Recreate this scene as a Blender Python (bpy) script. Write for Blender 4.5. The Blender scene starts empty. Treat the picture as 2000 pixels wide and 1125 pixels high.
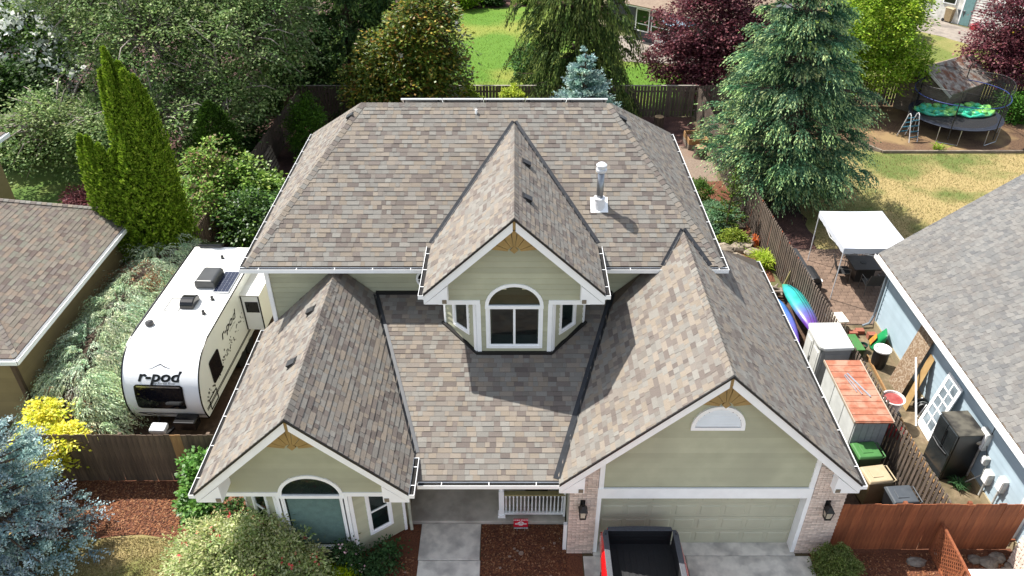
import bpy, math, random
import numpy as np
from mathutils import Vector, Matrix
random.seed(7)
rng = np.random.default_rng(7)
SC = bpy.context.scene
COL = SC.collection
# ------------------------------------------------------------------ camera
PITCH = 0.6052
cam_d = bpy.data.cameras.new('camera')
cam_d.sensor_width = 36.0
cam_d.lens = 36.0 * 1509.2 / 2000.0
cam_d.shift_x = -0.0034
cam_d.clip_end = 2000.0
cam_o = bpy.data.objects.new('camera', cam_d)
COL.objects.link(cam_o)
cam_o.location = (0, 0, 17.0)
cam_o.rotation_euler = (math.pi / 2 - PITCH, 0, 0)
SC.camera = cam_o
# ------------------------------------------------------------------ sky, sun, exposure
SUN = Vector((0.464, -0.303, -0.832)).normalized()      # the way the light travels
world = bpy.data.worlds.new('World')
SC.world = world
world.use_nodes = True
wn = world.node_tree
bg = wn.nodes['Background']
sky = wn.nodes.new('ShaderNodeTexSky')
sky.sky_type = 'NISHITA'
sky.sun_disc = False
sky.sun_elevation = math.asin(-SUN.z)
sky.sun_rotation = math.atan2(-SUN.x, -SUN.y)
sky.air_density = 1.0
sky.dust_density = 1.0
hs = wn.nodes.new('ShaderNodeHueSaturation')      # bright broken cloud: a paler sky all round
hs.inputs['Saturation'].default_value = 0.5
wn.links.new(sky.outputs[0], hs.inputs['Color'])
wn.links.new(hs.outputs[0], bg.inputs[0])
bg.inputs[1].default_value = 0.11
sun_d = bpy.data.lights.new('sun', 'SUN')
sun_d.energy = 3.5
sun_d.angle = math.radians(0.5)
sun_d.color = (1.0, 0.955, 0.89)
sun_o = bpy.data.objects.new('sun', sun_d)
COL.objects.link(sun_o)
sun_o.rotation_euler = SUN.to_track_quat('-Z', 'Y').to_euler()
sun_o.location = (-20, 30, 40)
vs = SC.view_settings
vs.view_transform = 'Standard'
vs.look = 'None'
vs.gamma = 1.0
vs.use_curve_mapping = False
vs.exposure = 1.34

# ------------------------------------------------------------------ helpers
def V(*a): return Vector(a)

LK = 0.54      # sunlit surfaces: picture values are brighter than the real albedo
def lin(r, g, b): return tuple(x * LK for x in alb(r, g, b))
def alb(r, g, b):
    def k(c):
        c /= 255.0
        return c / 12.92 if c <= 0.04045 else ((c + 0.055) / 1.055) ** 2.4
    return (k(r), k(g), k(b))

MATS = {}
def M(name, c1, c2=None, scale=6.0, rough=0.7, bump=0.0, bscale=None, attr=False, metal=0.0, detail=4.0,
      stretch=None, rnd=0.0, spec=None, transl=0.0, coat=0.0, c3=None, s3=0.7):
    """Procedural surface: two colours mixed by noise, optional third by coarse noise, bump, per-object variation."""
    if name in MATS: return MATS[name]
    m = bpy.data.materials.new(name); m.use_nodes = True
    nt = m.node_tree; N = nt.nodes; L = nt.links
    b = N['Principled BSDF']
    b.inputs['Roughness'].default_value = rough
    b.inputs['Metallic'].default_value = metal
    if spec is not None: b.inputs['Specular IOR Level'].default_value = spec
    if coat: b.inputs['Coat Weight'].default_value = coat
    tc = N.new('ShaderNodeTexCoord')
    vec = tc.outputs['Object']
    if stretch:
        mp = N.new('ShaderNodeMapping'); mp.inputs['Scale'].default_value = stretch
        L.new(vec, mp.inputs[0]); vec = mp.outputs[0]
    nz = N.new('ShaderNodeTexNoise'); nz.inputs['Scale'].default_value = scale; nz.inputs['Detail'].default_value = detail
    L.new(vec, nz.inputs['Vector'])
    if attr:
        at = N.new('ShaderNodeAttribute'); at.attribute_name = 'col'
        mr = N.new('ShaderNodeMapRange'); mr.inputs[1].default_value = 0.3; mr.inputs[2].default_value = 0.7
        mr.inputs[3].default_value = 1 - 0.16; mr.inputs[4].default_value = 1 + 0.16
        L.new(nz.outputs['Fac'], mr.inputs[0])
        mx = N.new('ShaderNodeVectorMath'); mx.operation = 'SCALE'
        L.new(at.outputs['Color'], mx.inputs[0]); L.new(mr.outputs[0], mx.inputs['Scale'])
        col = mx.outputs[0]
        if c3 is not None:      # weathering: broad blotches of lichen and wash
            n3 = N.new('ShaderNodeTexNoise'); n3.inputs['Scale'].default_value = s3; n3.inputs['Detail'].default_value = 6; n3.inputs['Roughness'].default_value = 0.65
            L.new(tc.outputs['Object'], n3.inputs['Vector'])
            r3 = N.new('ShaderNodeMapRange'); r3.inputs[1].default_value = 0.4; r3.inputs[2].default_value = 0.75; r3.inputs[3].default_value = 0.0; r3.inputs[4].default_value = 0.38
            L.new(n3.outputs['Fac'], r3.inputs[0])
            m3 = N.new('ShaderNodeMix'); m3.data_type = 'RGBA'
            L.new(r3.outputs[0], m3.inputs[0]); L.new(col, m3.inputs[6]); m3.inputs[7].default_value = (*c3, 1)
            col = m3.outputs[2]
    else:
        if c2 is None: c2 = tuple(x * 0.82 for x in c1)
        rp = N.new('ShaderNodeValToRGB')
        rp.color_ramp.elements[0].position = 0.33; rp.color_ramp.elements[0].color = (*c1, 1)
        rp.color_ramp.elements[1].position = 0.67; rp.color_ramp.elements[1].color = (*c2, 1)
        L.new(nz.outputs['Fac'], rp.inputs[0]); col = rp.outputs[0]
        if c3 is not None:
            n3 = N.new('ShaderNodeTexNoise'); n3.inputs['Scale'].default_value = s3; n3.inputs['Detail'].default_value = 5
            L.new(tc.outputs['Object'], n3.inputs['Vector'])
            r3 = N.new('ShaderNodeValToRGB'); r3.color_ramp.elements[0].position = 0.46; r3.color_ramp.elements[1].position = 0.62
            L.new(n3.outputs['Fac'], r3.inputs[0])
            m3 = N.new('ShaderNodeMix'); m3.data_type = 'RGBA'
            L.new(r3.outputs[0], m3.inputs[0]); L.new(col, m3.inputs[6]); m3.inputs[7].default_value = (*c3, 1)
            col = m3.outputs[2]
        if rnd:
            oi = N.new('ShaderNodeObjectInfo'); mr = N.new('ShaderNodeMapRange')
            mr.inputs[3].default_value = 1 - rnd; mr.inputs[4].default_value = 1 + rnd
            L.new(oi.outputs['Random'], mr.inputs[0])
            mx = N.new('ShaderNodeVectorMath'); mx.operation = 'SCALE'
            L.new(col, mx.inputs[0]); L.new(mr.outputs[0], mx.inputs['Scale']); col = mx.outputs[0]
    L.new(col, b.inputs['Base Color'])
    if bump:
        nb = N.new('ShaderNodeTexNoise'); nb.inputs['Scale'].default_value = bscale or scale * 4; nb.inputs['Detail'].default_value = 3
        L.new(vec, nb.inputs['Vector'])
        bp = N.new('ShaderNodeBump'); bp.inputs['Strength'].default_value = min(1.0, bump); bp.inputs['Distance'].default_value = 0.02
        L.new(nb.outputs['Fac'], bp.inputs['Height']); L.new(bp.outputs[0], b.inputs['Normal'])
    if transl:
        tr = N.new('ShaderNodeBsdfTranslucent'); L.new(col, tr.inputs[0])
        ms = N.new('ShaderNodeMixShader'); ms.inputs[0].default_value = transl
        out = N['Material Output']
        L.new(b.outputs[0], ms.inputs[1]); L.new(tr.outputs[0], ms.inputs[2]); L.new(ms.outputs[0], out.inputs[0])
    MATS[name] = m
    return m

def glass_mat(name, tint, transp=0.55, rough=0.03):
    if name in MATS: return MATS[name]
    m = bpy.data.materials.new(name); m.use_nodes = True
    nt = m.node_tree; N = nt.nodes; L = nt.links
    b = N['Principled BSDF']; b.inputs['Base Color'].default_value = (*tint, 1); b.inputs['Roughness'].default_value = rough; b.inputs['IOR'].default_value = 2.1
    t = N.new('ShaderNodeBsdfTransparent'); t.inputs[0].default_value = (0.75, 0.85, 0.82, 1)
    ms = N.new('ShaderNodeMixShader'); ms.inputs[0].default_value = transp
    L.new(b.outputs[0], ms.inputs[1]); L.new(t.outputs[0], ms.inputs[2]); L.new(ms.outputs[0], N['Material Output'].inputs[0])
    MATS[name] = m
    return m

def thing(name, label, cat, loc=(0, 0, 0), rotz=0.0, group=None):
    o = bpy.data.objects.new(name, None); COL.objects.link(o)
    o.location = loc; o.rotation_euler = (0, 0, rotz); o.empty_display_size = 0.2
    o['label'] = label; o['category'] = cat
    if group: o['group'] = group
    return o

def tag(o, label=None, cat=None, group=None, kind=None):
    if label: o['label'] = label
    if cat: o['category'] = cat
    if group: o['group'] = group
    if kind: o['kind'] = kind
    return o

def obj(name, me, parent=None, loc=None, rot=None):
    o = bpy.data.objects.new(name, me); COL.objects.link(o)
    if parent is not None: o.parent = parent
    if loc is not None: o.location = loc
    if rot is not None: o.rotation_euler = rot
    return o

def copy_tree(o, parent=None):
    c = o.copy(); COL.objects.link(c)
    if parent is not None: c.parent = parent
    for ch in list(o.children): copy_tree(ch, c)
    return c

class MB:
    """collects faces, then makes ONE mesh object"""
    def __init__(s, off=(0, 0, 0)):
        s.v = []; s.f = []; s.c = []; s.off = Vector(off)
    def add(s, vs_, fs_, col=None):
        n = len(s.v)
        s.v += [tuple(Vector(p) - s.off) for p in vs_]
        s.f += [tuple(i + n for i in f) for f in fs_]
        s.c += [col] * len(fs_)
        return s
    def box(s, a, b, col=None):
        x0, y0, z0 = (min(a[i], b[i]) for i in range(3)); x1, y1, z1 = (max(a[i], b[i]) for i in range(3))
        return s.add([(x0, y0, z0), (x1, y0, z0), (x1, y1, z0), (x0, y1, z0), (x0, y0, z1), (x1, y0, z1), (x1, y1, z1), (x0, y1, z1)],
                     [(0, 3, 2, 1), (4, 5, 6, 7), (0, 1, 5, 4), (1, 2, 6, 5), (2, 3, 7, 6), (3, 0, 4, 7)], col)
    def obox(s, c, ax, ay, az, col=None):
        """oriented box: centre and three half vectors"""
        c = Vector(c); ax = Vector(ax); ay = Vector(ay); az = Vector(az)
        p = [c + i * ax + j * ay + k * az for k in (-1, 1) for (i, j) in ((-1, -1), (1, -1), (1, 1), (-1, 1))]
        return s.add(p, [(0, 3, 2, 1), (4, 5, 6, 7), (0, 1, 5, 4), (1, 2, 6, 5), (2, 3, 7, 6), (3, 0, 4, 7)], col)
    def bar(s, p, q, w, h=None, up=(0, 0, 1), col=None):
        p = Vector(p); q = Vector(q); d = q - p; L = d.length; d.normalize(); h = h or w
        u = Vector(up)
        if abs(d.dot(u)) > 0.98: u = Vector((0, 1, 0))
        sx = d.cross(u).normalized(); uz = sx.cross(d)
        return s.obox((p + q) / 2, d * L / 2, sx * w / 2, uz * h / 2, col)
    def prism(s, poly, ext, col=None):
        """poly: 3D points (planar), ext: extrusion vector"""
        n = len(poly); e = Vector(ext)
        vs_ = [Vector(p) for p in poly] + [Vector(p) + e for p in poly]
        fs_ = [tuple(range(n - 1, -1, -1)), tuple(range(n, 2 * n))] + [(i, (i + 1) % n, n + (i + 1) % n, n + i) for i in range(n)]
        return s.add(vs_, fs_, col)
    def tube(s, pts, rad, seg=8, cap=True, col=None):
        pts = [Vector(p) for p in pts]; n = len(pts)
        if not hasattr(rad, '__len__'): rad = [rad] * n
        vs_ = []; fs_ = []
        prev = None
        for i, p in enumerate(pts):
            d = (pts[min(i + 1, n - 1)] - pts[max(i - 1, 0)])
            if d.length < 1e-9: d = Vector((0, 0, 1))
            d.normalize()
            if prev is None:
                u = Vector((0, 0, 1)) if abs(d.z) < 0.9 else Vector((1, 0, 0))
            else: u = prev
            x = (u - d * u.dot(d)).normalized(); y = d.cross(x); prev = x
            for k in range(seg):
                a = 2 * math.pi * k / seg
                vs_.append(p + (x * math.cos(a) + y * math.sin(a)) * rad[i])
        for i in range(n - 1):
            for k in range(seg):
                a = i * seg + k; b = i * seg + (k + 1) % seg
                fs_.append((a, b, b + seg, a + seg))
        if cap:
            fs_.append(tuple(range(seg - 1, -1, -1))); fs_.append(tuple(range((n - 1) * seg, n * seg)))
        return s.add(vs_, fs_, col)
    def lathe(s, c, prof, seg=16, ax=(0, 0, 1), col=None):
        """prof: (radius, height) list about axis ax at c"""
        c = Vector(c); d = Vector(ax).normalized()
        return s.tube([c + d * h for r, h in prof], [max(r, 1e-4) for r, h in prof], seg, True, col) if abs(d.z) < 0.99 else s._lz(c, prof, seg, col)
    def _lz(s, c, prof, seg, col):
        vs_ = []; fs_ = []
        for r, h in prof:
            for k in range(seg):
                a = 2 * math.pi * k / seg
                vs_.append(c + Vector((r * math.cos(a), r * math.sin(a), h)))
        n = len(prof)
        for i in range(n - 1):
            for k in range(seg):
                a = i * seg + k; b = i * seg + (k + 1) % seg
                fs_.append((a, b, b + seg, a + seg))
        fs_.append(tuple(range(seg - 1, -1, -1))); fs_.append(tuple(range((n - 1) * seg, n * seg)))
        return s.add(vs_, fs_, col)
    def sheet(s, poly, col=None):
        return s.add(poly, [tuple(range(len(poly)))], col)
    def mesh(s, name, mat, smooth=False):
        me = bpy.data.meshes.new(name)
        me.from_pydata(s.v, [], s.f)
        if mat is not None: me.materials.append(mat)
        if s.c and any(c is not None for c in s.c):
            at = me.attributes.new('col', 'FLOAT_COLOR', 'FACE')
            arr = np.ones((len(s.c), 4), np.float32)
            arr[:, :3] = [c if c is not None else (0.5, 0.5, 0.5) for c in s.c]
            at.data.foreach_set('color', arr.ravel())
        if smooth: me.polygons.foreach_set('use_smooth', [True] * len(me.polygons))
        me.update()
        return me
    def build(s, name, mat, parent=None, smooth=False, label=None, cat=None, group=None, kind=None, bevel=0.0, auto=None):
        o = obj(name, s.mesh(name, mat, smooth), parent)
        tag(o, label, cat, group, kind)
        if bevel:
            bm_ = o.modifiers.new('bevel', 'BEVEL'); bm_.width = bevel; bm_.segments = 2; bm_.limit_method = 'ANGLE'
            o.data.polygons.foreach_set('use_smooth', [False] * len(o.data.polygons))
        return o

def clip_poly(poly, planes):
    """Sutherland-Hodgman in 2D; planes (a,b,c) keep a*u+b*v<=c"""
    for a, b, c in planes:
        out = []
        n = len(poly)
        for i in range(n):
            p = poly[i]; q = poly[(i + 1) % n]
            dp = a * p[0] + b * p[1] - c; dq = a * q[0] + b * q[1] - c
            if dp <= 0: out.append(p)
            if (dp < 0 < dq) or (dq < 0 < dp):
                t = dp / (dp - dq); out.append((p[0] + t * (q[0] - p[0]), p[1] + t * (q[1] - p[1])))
        poly = out
        if len(poly) < 3: return []
    return poly

def planes_of(poly):
    """half planes of a convex ccw/cw polygon"""
    n = len(poly); ar = sum(poly[i][0] * poly[(i + 1) % n][1] - poly[(i + 1) % n][0] * poly[i][1] for i in range(n))
    sg = 1 if ar > 0 else -1
    out = []
    for i in range(n):
        p = poly[i]; q = poly[(i + 1) % n]
        ex, ey = q[0] - p[0], q[1] - p[1]
        a, b = ey * sg, -ex * sg
        out.append((a, b, a * p[0] + b * p[1]))
    return out

def area2(poly):
    n = len(poly)
    return abs(sum(poly[i][0] * poly[(i + 1) % n][1] - poly[(i + 1) % n][0] * poly[i][1] for i in range(n))) / 2

class Plane2:
    """a roof or wall plane: origin o, unit u (horizontal), unit v (up), normal n"""
    def __init__(s, o, u, v):
        s.o = Vector(o); s.u = Vector(u).normalized(); s.v = Vector(v).normalized(); s.n = s.u.cross(s.v).normalized()
    def p(s, u, v, w=0.0): return s.o + s.u * u + s.v * v + s.n * w
    def uv(s, q):
        d = Vector(q) - s.o; return (d.dot(s.u), d.dot(s.v))

# colours of laminated shingles (linear albedo)
SHINGLE = [lin(165, 161, 152), lin(155, 151, 143), lin(168, 155, 138), lin(172, 160, 145), lin(141, 130, 122), lin(129, 118, 111),
           lin(155, 146, 136), lin(147, 140, 131)]
SH_W = [0.19, 0.16, 0.15, 0.12, 0.13, 0.08, 0.1, 0.07]
def shingles(pl, poly, exposure, palette, weights, wmin, wmax, thick, zig=0.0, tone=1.0, seed=1):
    """every tab of a roof plane as (verts, faces, colour, visible area, whole)"""
    r = random.Random(seed)
    P_ = planes_of(poly)
    us = [p[0] for p in poly]; vs_ = [p[1] for p in poly]
    out = []
    k = 0; v0 = min(vs_)
    while v0 < max(vs_):
        u = min(us) - r.random() * wmax
        last = -1
        while u < max(us):
            w = r.choice([wmin, (wmin + wmax) / 2, wmax, wmin * 1.4]) * r.uniform(0.85, 1.15)
            top = v0 + exposure * 1.12
            dz = (zig * r.choice([0, 1])) if zig else 0.0
            rect = [(u + 0.002, v0 - dz), (u + w - 0.002, v0 - dz), (u + w - 0.002, top), (u + 0.002, top)]
            q = clip_poly(rect, P_)
            if q and area2(q) > 0.0008:
                hi = thick * (1.0 if r.random() < 0.55 else 0.55)
                ci = r.choices(range(len(palette)), weights)[0]
                if ci == last: ci = r.choices(range(len(palette)), weights)[0]
                last = ci
                g = tone * r.uniform(0.92, 1.08)
                col = tuple(c * g for c in palette[ci])
                n = len(q)
                tp = [pl.p(a, b, max(0.0015, hi * (1 - (b - v0) / (exposure * 1.25)))) for a, b in q]
                bt = [pl.p(a, b, -0.004) for a, b in q]
                fs_ = [tuple(range(n))] + [(i, n + i, n + (i + 1) % n, (i + 1) % n) for i in range(n)]
                out.append((tp + bt, fs_, col, area2(q), abs(area2(q) - area2(rect)) < 1e-6, (tp[0] + tp[len(tp) // 2]) / 2))
            u += w
        v0 += exposure; k += 1
    return out

def lay_shingles(lst, parent, mat, off, nmax=300, cam=Vector((0, 0, 17))):
    """the nmax tabs that show largest as single objects, the rest as one part"""
    def score(t): return t[3] / (t[5] - cam).length_squared if t[4] else 0
    order = sorted(range(len(lst)), key=lambda i: -score(lst[i]))
    singles = set(order[:nmax])
    rest = MB(off)
    for i, t in enumerate(lst):
        if i in singles:
            MB(off).add(t[0], t[1], t[2]).build('shingle', mat, parent)
        else: rest.add(t[0], t[1], t[2])
    return rest.build('shingle_field', mat, parent, kind='stuff')
# ------------------------------------------------------------------ materials
WHITE = M('white_paint', alb(250, 251, 250), alb(242, 243, 242), 3, 0.5, 0.05)
SAGE = M('sage_siding', alb(180, 180, 153), alb(170, 170, 144), 2.2, 0.65, 0.06, 30, rnd=0.07, c3=alb(164, 163, 139), s3=0.5)
SHING = M('laminated_shingle', (1, 1, 1), attr=True, scale=90, rough=0.92, bump=0.5, bscale=220, c3=lin(146, 134, 121), s3=0.7)
DECK = M('roof_deck', lin(120, 105, 90), rough=0.9)
DARKM = M('dark_metal', alb(48, 51, 55), alb(36, 38, 42), 5, 0.45, metal=0.3)
BLACKM = M('black_edge', lin(34, 33, 33), rough=0.55)
TROUGH = M('gutter_dirt_shade', lin(34, 32, 30), lin(24, 22, 20), 12, 0.9, 0.3)  # near-black: gutter dirt plus the shaded interior put into the colour
TAN = M('tan_paint', alb(158, 130, 78), alb(144, 118, 70), 4, 0.6)
CONC = M('concrete', alb(196, 190, 178), alb(172, 166, 154), 3.0, 0.85, 0.35, 60, c3=alb(146, 140, 130), s3=0.9)
CONC2 = M('stained_concrete', alb(226, 221, 209), alb(206, 201, 190), 5.0, 0.85, 0.3, 60, c3=alb(172, 168, 160), s3=1.6, detail=8)
BRICK = M('brick', alb(224, 208, 194), alb(204, 184, 170), 9, 0.85, 0.4, 40, rnd=0.2)
MORTAR = M('mortar', alb(204, 196, 186), rough=0.95, bump=0.3)
BLACKP = M('black_plastic', alb(32, 32, 34), alb(24, 24, 26), 8, 0.45)
GLASS = glass_mat('window_glass', alb(24, 34, 34), 0.66)
DGLASS = M('dark_glass', alb(22, 26, 28), alb(16, 18, 20), 2, 0.06)
ROOM = M('room_dark', alb(78, 92, 88), alb(60, 72, 70), 1.5, 0.9)
BLIND = M('blind', alb(196, 212, 204), rough=0.6)
MULCH = M('red_mulch', lin(156, 98, 64), lin(108, 62, 42), 28, 0.95, 1.0, 40, c3=lin(130, 80, 54), s3=1.2)
DIRT = M('brown_dirt', lin(124, 98, 76), lin(84, 64, 50), 7, 0.95, 0.8, 26, c3=lin(100, 72, 56), s3=0.8)
DARKDIRT = M('dark_bark', lin(130, 92, 80), lin(92, 64, 56), 16, 0.95, 1.0, 30, c3=lin(76, 48, 44), s3=0.9)
GRAVEL = M('pale_gravel', lin(178, 160, 140), lin(142, 120, 104), 20, 0.95, 0.8, 50, c3=lin(160, 132, 112), s3=0.7)
DRYLAWN = M('dry_lawn', lin(206, 182, 128), lin(172, 152, 96), 14, 0.95, 0.7, 70, c3=lin(140, 142, 76), s3=0.55)
DRYLAWN2 = M('patchy_lawn', lin(214, 188, 130), lin(178, 160, 98), 11, 0.95, 0.7, 60, c3=lin(120, 136, 62), s3=0.35)
GREENLAWN = M('green_lawn', lin(112, 158, 22), lin(94, 140, 18), 9, 0.95, 0.6, 60, c3=lin(158, 166, 62), s3=0.16)
SHADELAWN = M('lush_lawn', lin(104, 140, 46), lin(86, 120, 36), 9, 0.95, 0.6, 60, c3=lin(132, 150, 66), s3=0.4)
STREET = M('ground_soil', lin(130, 116, 84), lin(108, 98, 70), 1.2, 0.95, 0.4, 20, c3=lin(116, 122, 70), s3=0.15)
FARCONC = M('far_concrete', lin(190, 178, 164), lin(170, 158, 146), 3, 0.9, 0.3, c3=lin(150, 140, 130), s3=0.8)
METAL = M('galvanised', alb(206, 208, 210), alb(190, 192, 196), 6, 0.3, metal=0.75)
ROCK = M('grey_rock', lin(168, 160, 148), lin(128, 120, 110), 5, 0.9, 0.9, 20, rnd=0.15)

# ------------------------------------------------------------------ ground
def wobble(poly, step=0.5, amp=0.08, seed=3):
    r = random.Random(seed); out = []
    n = len(poly)
    for i in range(n):
        p = Vector(poly[i]); q = Vector(poly[(i + 1) % n]); L = (q - p).length; k = max(1, int(L / step))
        nrm = Vector((q.y - p.y, p.x - q.x)).normalized() if L > 0 else Vector((0, 0))
        for j in range(k):
            a = p + (q - p) * (j / k)
            if j > 0 or amp > 0.03: a = a + nrm * r.uniform(-amp, amp)
            out.append((a.x, a.y))
    return out
def patch(name, poly, z, mat, amp=0.08, step=0.5, seed=3):
    pts = wobble(poly, step, amp, seed) if amp else poly
    return MB().sheet([(x, y, z) for x, y in pts]).build(name, mat, kind='structure')
MB().sheet([(-260, -120, 0), (260, -120, 0), (260, 400, 0), (-260, 400, 0)]).build('ground', STREET, kind='structure')
patch('front_lawn', [(-16, 1), (1.7, 1), (1.7, 9.35), (-4.8, 9.35), (-6, 11.4), (-8.4, 12.6), (-9.3, 13.1), (-12, 13.2), (-16, 13.2)], 0.006, DRYLAWN, 0.12)
patch('mulch_bed_left', [(-13.2, 12.9), (-9.3, 13.05), (-8.2, 12.5), (-5.8, 11.0), (-4.7, 9.4), (-2.5, 9.4), (-2.5, 13.4), (-2.9, 13.4), (-4.1, 12.5), (-5.7, 12.5), (-7, 13.5), (-7, 15.0), (-13.2, 15.0)], 0.011, MULCH, 0.07)
patch('mulch_bed_centre', [(-0.9, 9.4), (1.72, 9.4), (1.72, 12.55), (1.32, 12.55), (1.32, 13.42), (-0.9, 13.42)], 0.012, MULCH, 0.02)
patch('mulch_bed_right', [(7.55, 7), (14, 7), (14, 12.65), (7.55, 12.65)], 0.012, MULCH, 0.02)
patch('trailer_pad', [(-13.6, 15.0), (-6.9, 15.0), (-6.9, 26.5), (-12.6, 26.5), (-13.6, 24)], 0.008, DIRT, 0.1)
patch('side_yard_path', [(8.0, 12.65), (10.75, 12.65), (10.5, 24.5), (7.8, 24.5)], 0.007, DIRT, 0.02)
patch('neighbour_side_path', [(10.72, 12.65), (13.4, 12.65), (13.1, 22.2), (10.45, 22.2)], 0.009, M('sandy_dirt', lin(172, 152, 120), lin(136, 116, 90), 6, 0.95, 0.8, 24, c3=lin(116, 104, 74), s3=1.1), 0.02)
patch('patio_bed', [(10.45, 22.2), (15.6, 22.2), (15.6, 27.4), (10.3, 27.4)], 0.009, M('paver_sand', lin(112, 98, 86), rough=0.95), 0.0)
patch('right_lawn', [(12.4, 27.4), (30, 27.4), (30, 36.9), (18.9, 36.9), (16, 38.5), (12.4, 38.5)], 0.008, DRYLAWN2, 0.1)
patch('mulch_strip', [(10.2, 27.4), (12.7, 27.4), (12.9, 32), (14.5, 38.4), (10.0, 38.4)], 0.012, DARKDIRT, 0.15)
patch('bark_pad', [(18.9, 36.9), (26.8, 36.9), (29, 41), (29, 43.8), (16, 43.8), (16, 38.5), (18.0, 38.4)], 0.010, M('bark_brown', lin(150, 116, 84), lin(104, 76, 56), 12, 0.95, 0.9, 30, c3=lin(176, 146, 100), s3=0.5), 0.08)
patch('rear_yard_lawn', [(5.5, 28.6), (9.3, 28.6), (9.1, 31.5), (8.4, 33.8), (5.5, 34.2)], 0.008, DRYLAWN2, 0.12)
patch('rear_yard_gravel', [(5.5, 34.2), (8.4, 33.8), (9.9, 33.6), (9.9, 37.4), (5.5, 38.2)], 0.009, GRAVEL, 0.12)
patch('rear_yard_bark', [(-13, 26.3), (5.5, 26.3), (5.5, 38.0), (8.2, 37.8), (9.2, 36.6), (10.0, 37.2), (10.0, 41.6), (-13, 41.6)], 0.007, DARKDIRT, 0.1)
patch('fence_mulch', [(8.9, 25.0), (10.2, 25.0), (10.0, 33.6), (8.7, 33.5), (9.2, 30.5)], 0.013, MULCH, 0.12)
patch('back_lawn', [(-14, 41.9), (11, 41.9), (10.8, 50.6), (7.2, 51.2), (6.2, 55), (3.4, 64), (0.5, 64.8), (-4.9, 64), (-7.5, 61), (-14, 58)], 0.008, GREENLAWN, 0.15)
patch('back_bed', [(-16, 58.5), (-7.3, 61.2), (-4.7, 64.2), (0.4, 65.1), (4, 65.4), (4, 72), (-16, 72)], 0.006, DARKDIRT, 0.15)
patch('back_patio', [(7.3, 51.3), (10.9, 50.8), (14, 51.0), (14, 57), (7.0, 57)], 0.011, FARCONC, 0.03)
patch('neighbour_left_lawn', [(-40, 24), (-13.2, 24), (-13.2, 29.5), (-18, 32.5), (-23, 41), (-40, 41)], 0.006, SHADELAWN, 0.1)
patch('shaded_bed', [(-13.2, 29.5), (-13.0, 60), (-40, 60), (-40, 41), (-23, 41), (-18, 32.5)], 0.005, DARKDIRT, 0.1)
patch('far_right_lawn', [(22, 43.9), (36, 43.9), (34.5, 50), (31, 57), (28, 60), (22, 62)], 0.008, M('olive_lawn', lin(138, 150, 66), lin(118, 132, 52), 10, 0.95, 0.6, 50, c3=lin(172, 162, 96), s3=0.3), 0.12)
patch('far_right_path', [(28, 60), (31, 57), (34.2, 51.5), (36.5, 52), (35.5, 57), (33.2, 60), (34, 68), (28, 68)], 0.011, FARCONC, 0.06)
patch('gravel_strip', [(34.2, 51.5), (35.0, 48), (37.5, 48), (36.5, 52)], 0.010, M('white_gravel', lin(196, 186, 176), lin(160, 150, 142), 14, 0.95, 0.8, 30), 0.1)

# concrete: walkway in slabs, driveway in slabs with open joints
walk = MB((-1.7, 11, 0)).box((-2.5, 12.30, -0.05), (-0.92, 13.42, 0.05)).build('walkway_slab', CONC2, None, kind='structure', bevel=0.012)
walk.location = (-1.7, 11, 0)
w2 = MB((-1.7, 9, 0)).box((-2.48, 9.6, -0.05), (-0.90, 12.28, 0.045)).build('walkway_slab', CONC2, None, kind='structure', bevel=0.012)
w2.location = (-1.7, 9, 0)
for (a, b, c, d) in ((1.74, 4.36, 6.0, 12.42), (4.375, 7.56, 6.0, 12.42), (2.0, 7.2, 12.435, 12.86)):
    o = MB((a, c, 0)).box((a, c, -0.05), (b, d, 0.03)).build('driveway_slab', CONC2, None, kind='structure', bevel=0.012)
    o.location = (a, c, 0)
# loose chips over the mulch beds
def chips(name, polys, n, sizes, cols, zb, seed, kindz=0.0):
    r = np.random.default_rng(seed)
    mb_v = []; mb_c = []
    for (x0, x1, y0, y1), cnt in polys:
        p = np.column_stack([r.uniform(x0, x1, cnt), r.uniform(y0, y1, cnt), np.full(cnt, zb) + r.uniform(0.004, 0.02, cnt)])
        a = r.uniform(0, 2 * np.pi, cnt); l = r.uniform(*sizes, cnt); w = l * r.uniform(0.3, 0.6, cnt); tz = r.uniform(-0.012, 0.012, cnt)
        d = np.column_stack([np.cos(a), np.sin(a), np.zeros(cnt)]); e = np.column_stack([-np.sin(a), np.cos(a), np.zeros(cnt)])
        q = np.stack([p - d * l[:, None] - e * w[:, None], p + d * l[:, None] - e * w[:, None], p + d * l[:, None] + e * w[:, None], p - d * l[:, None] + e * w[:, None]], 1)
        q[:, 1, 2] += tz; q[:, 2, 2] += tz + 0.006; q[:, 3, 2] += 0.006
        mb_v.append(q); mb_c.append(np.array(cols)[r.integers(0, len(cols), cnt)] * r.uniform(0.8, 1.2, (cnt, 1)))
    return quads_obj(name, np.concatenate(mb_v), np.concatenate(mb_c), M('chip', (1, 1, 1), attr=True, scale=40, rough=0.95))

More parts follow.
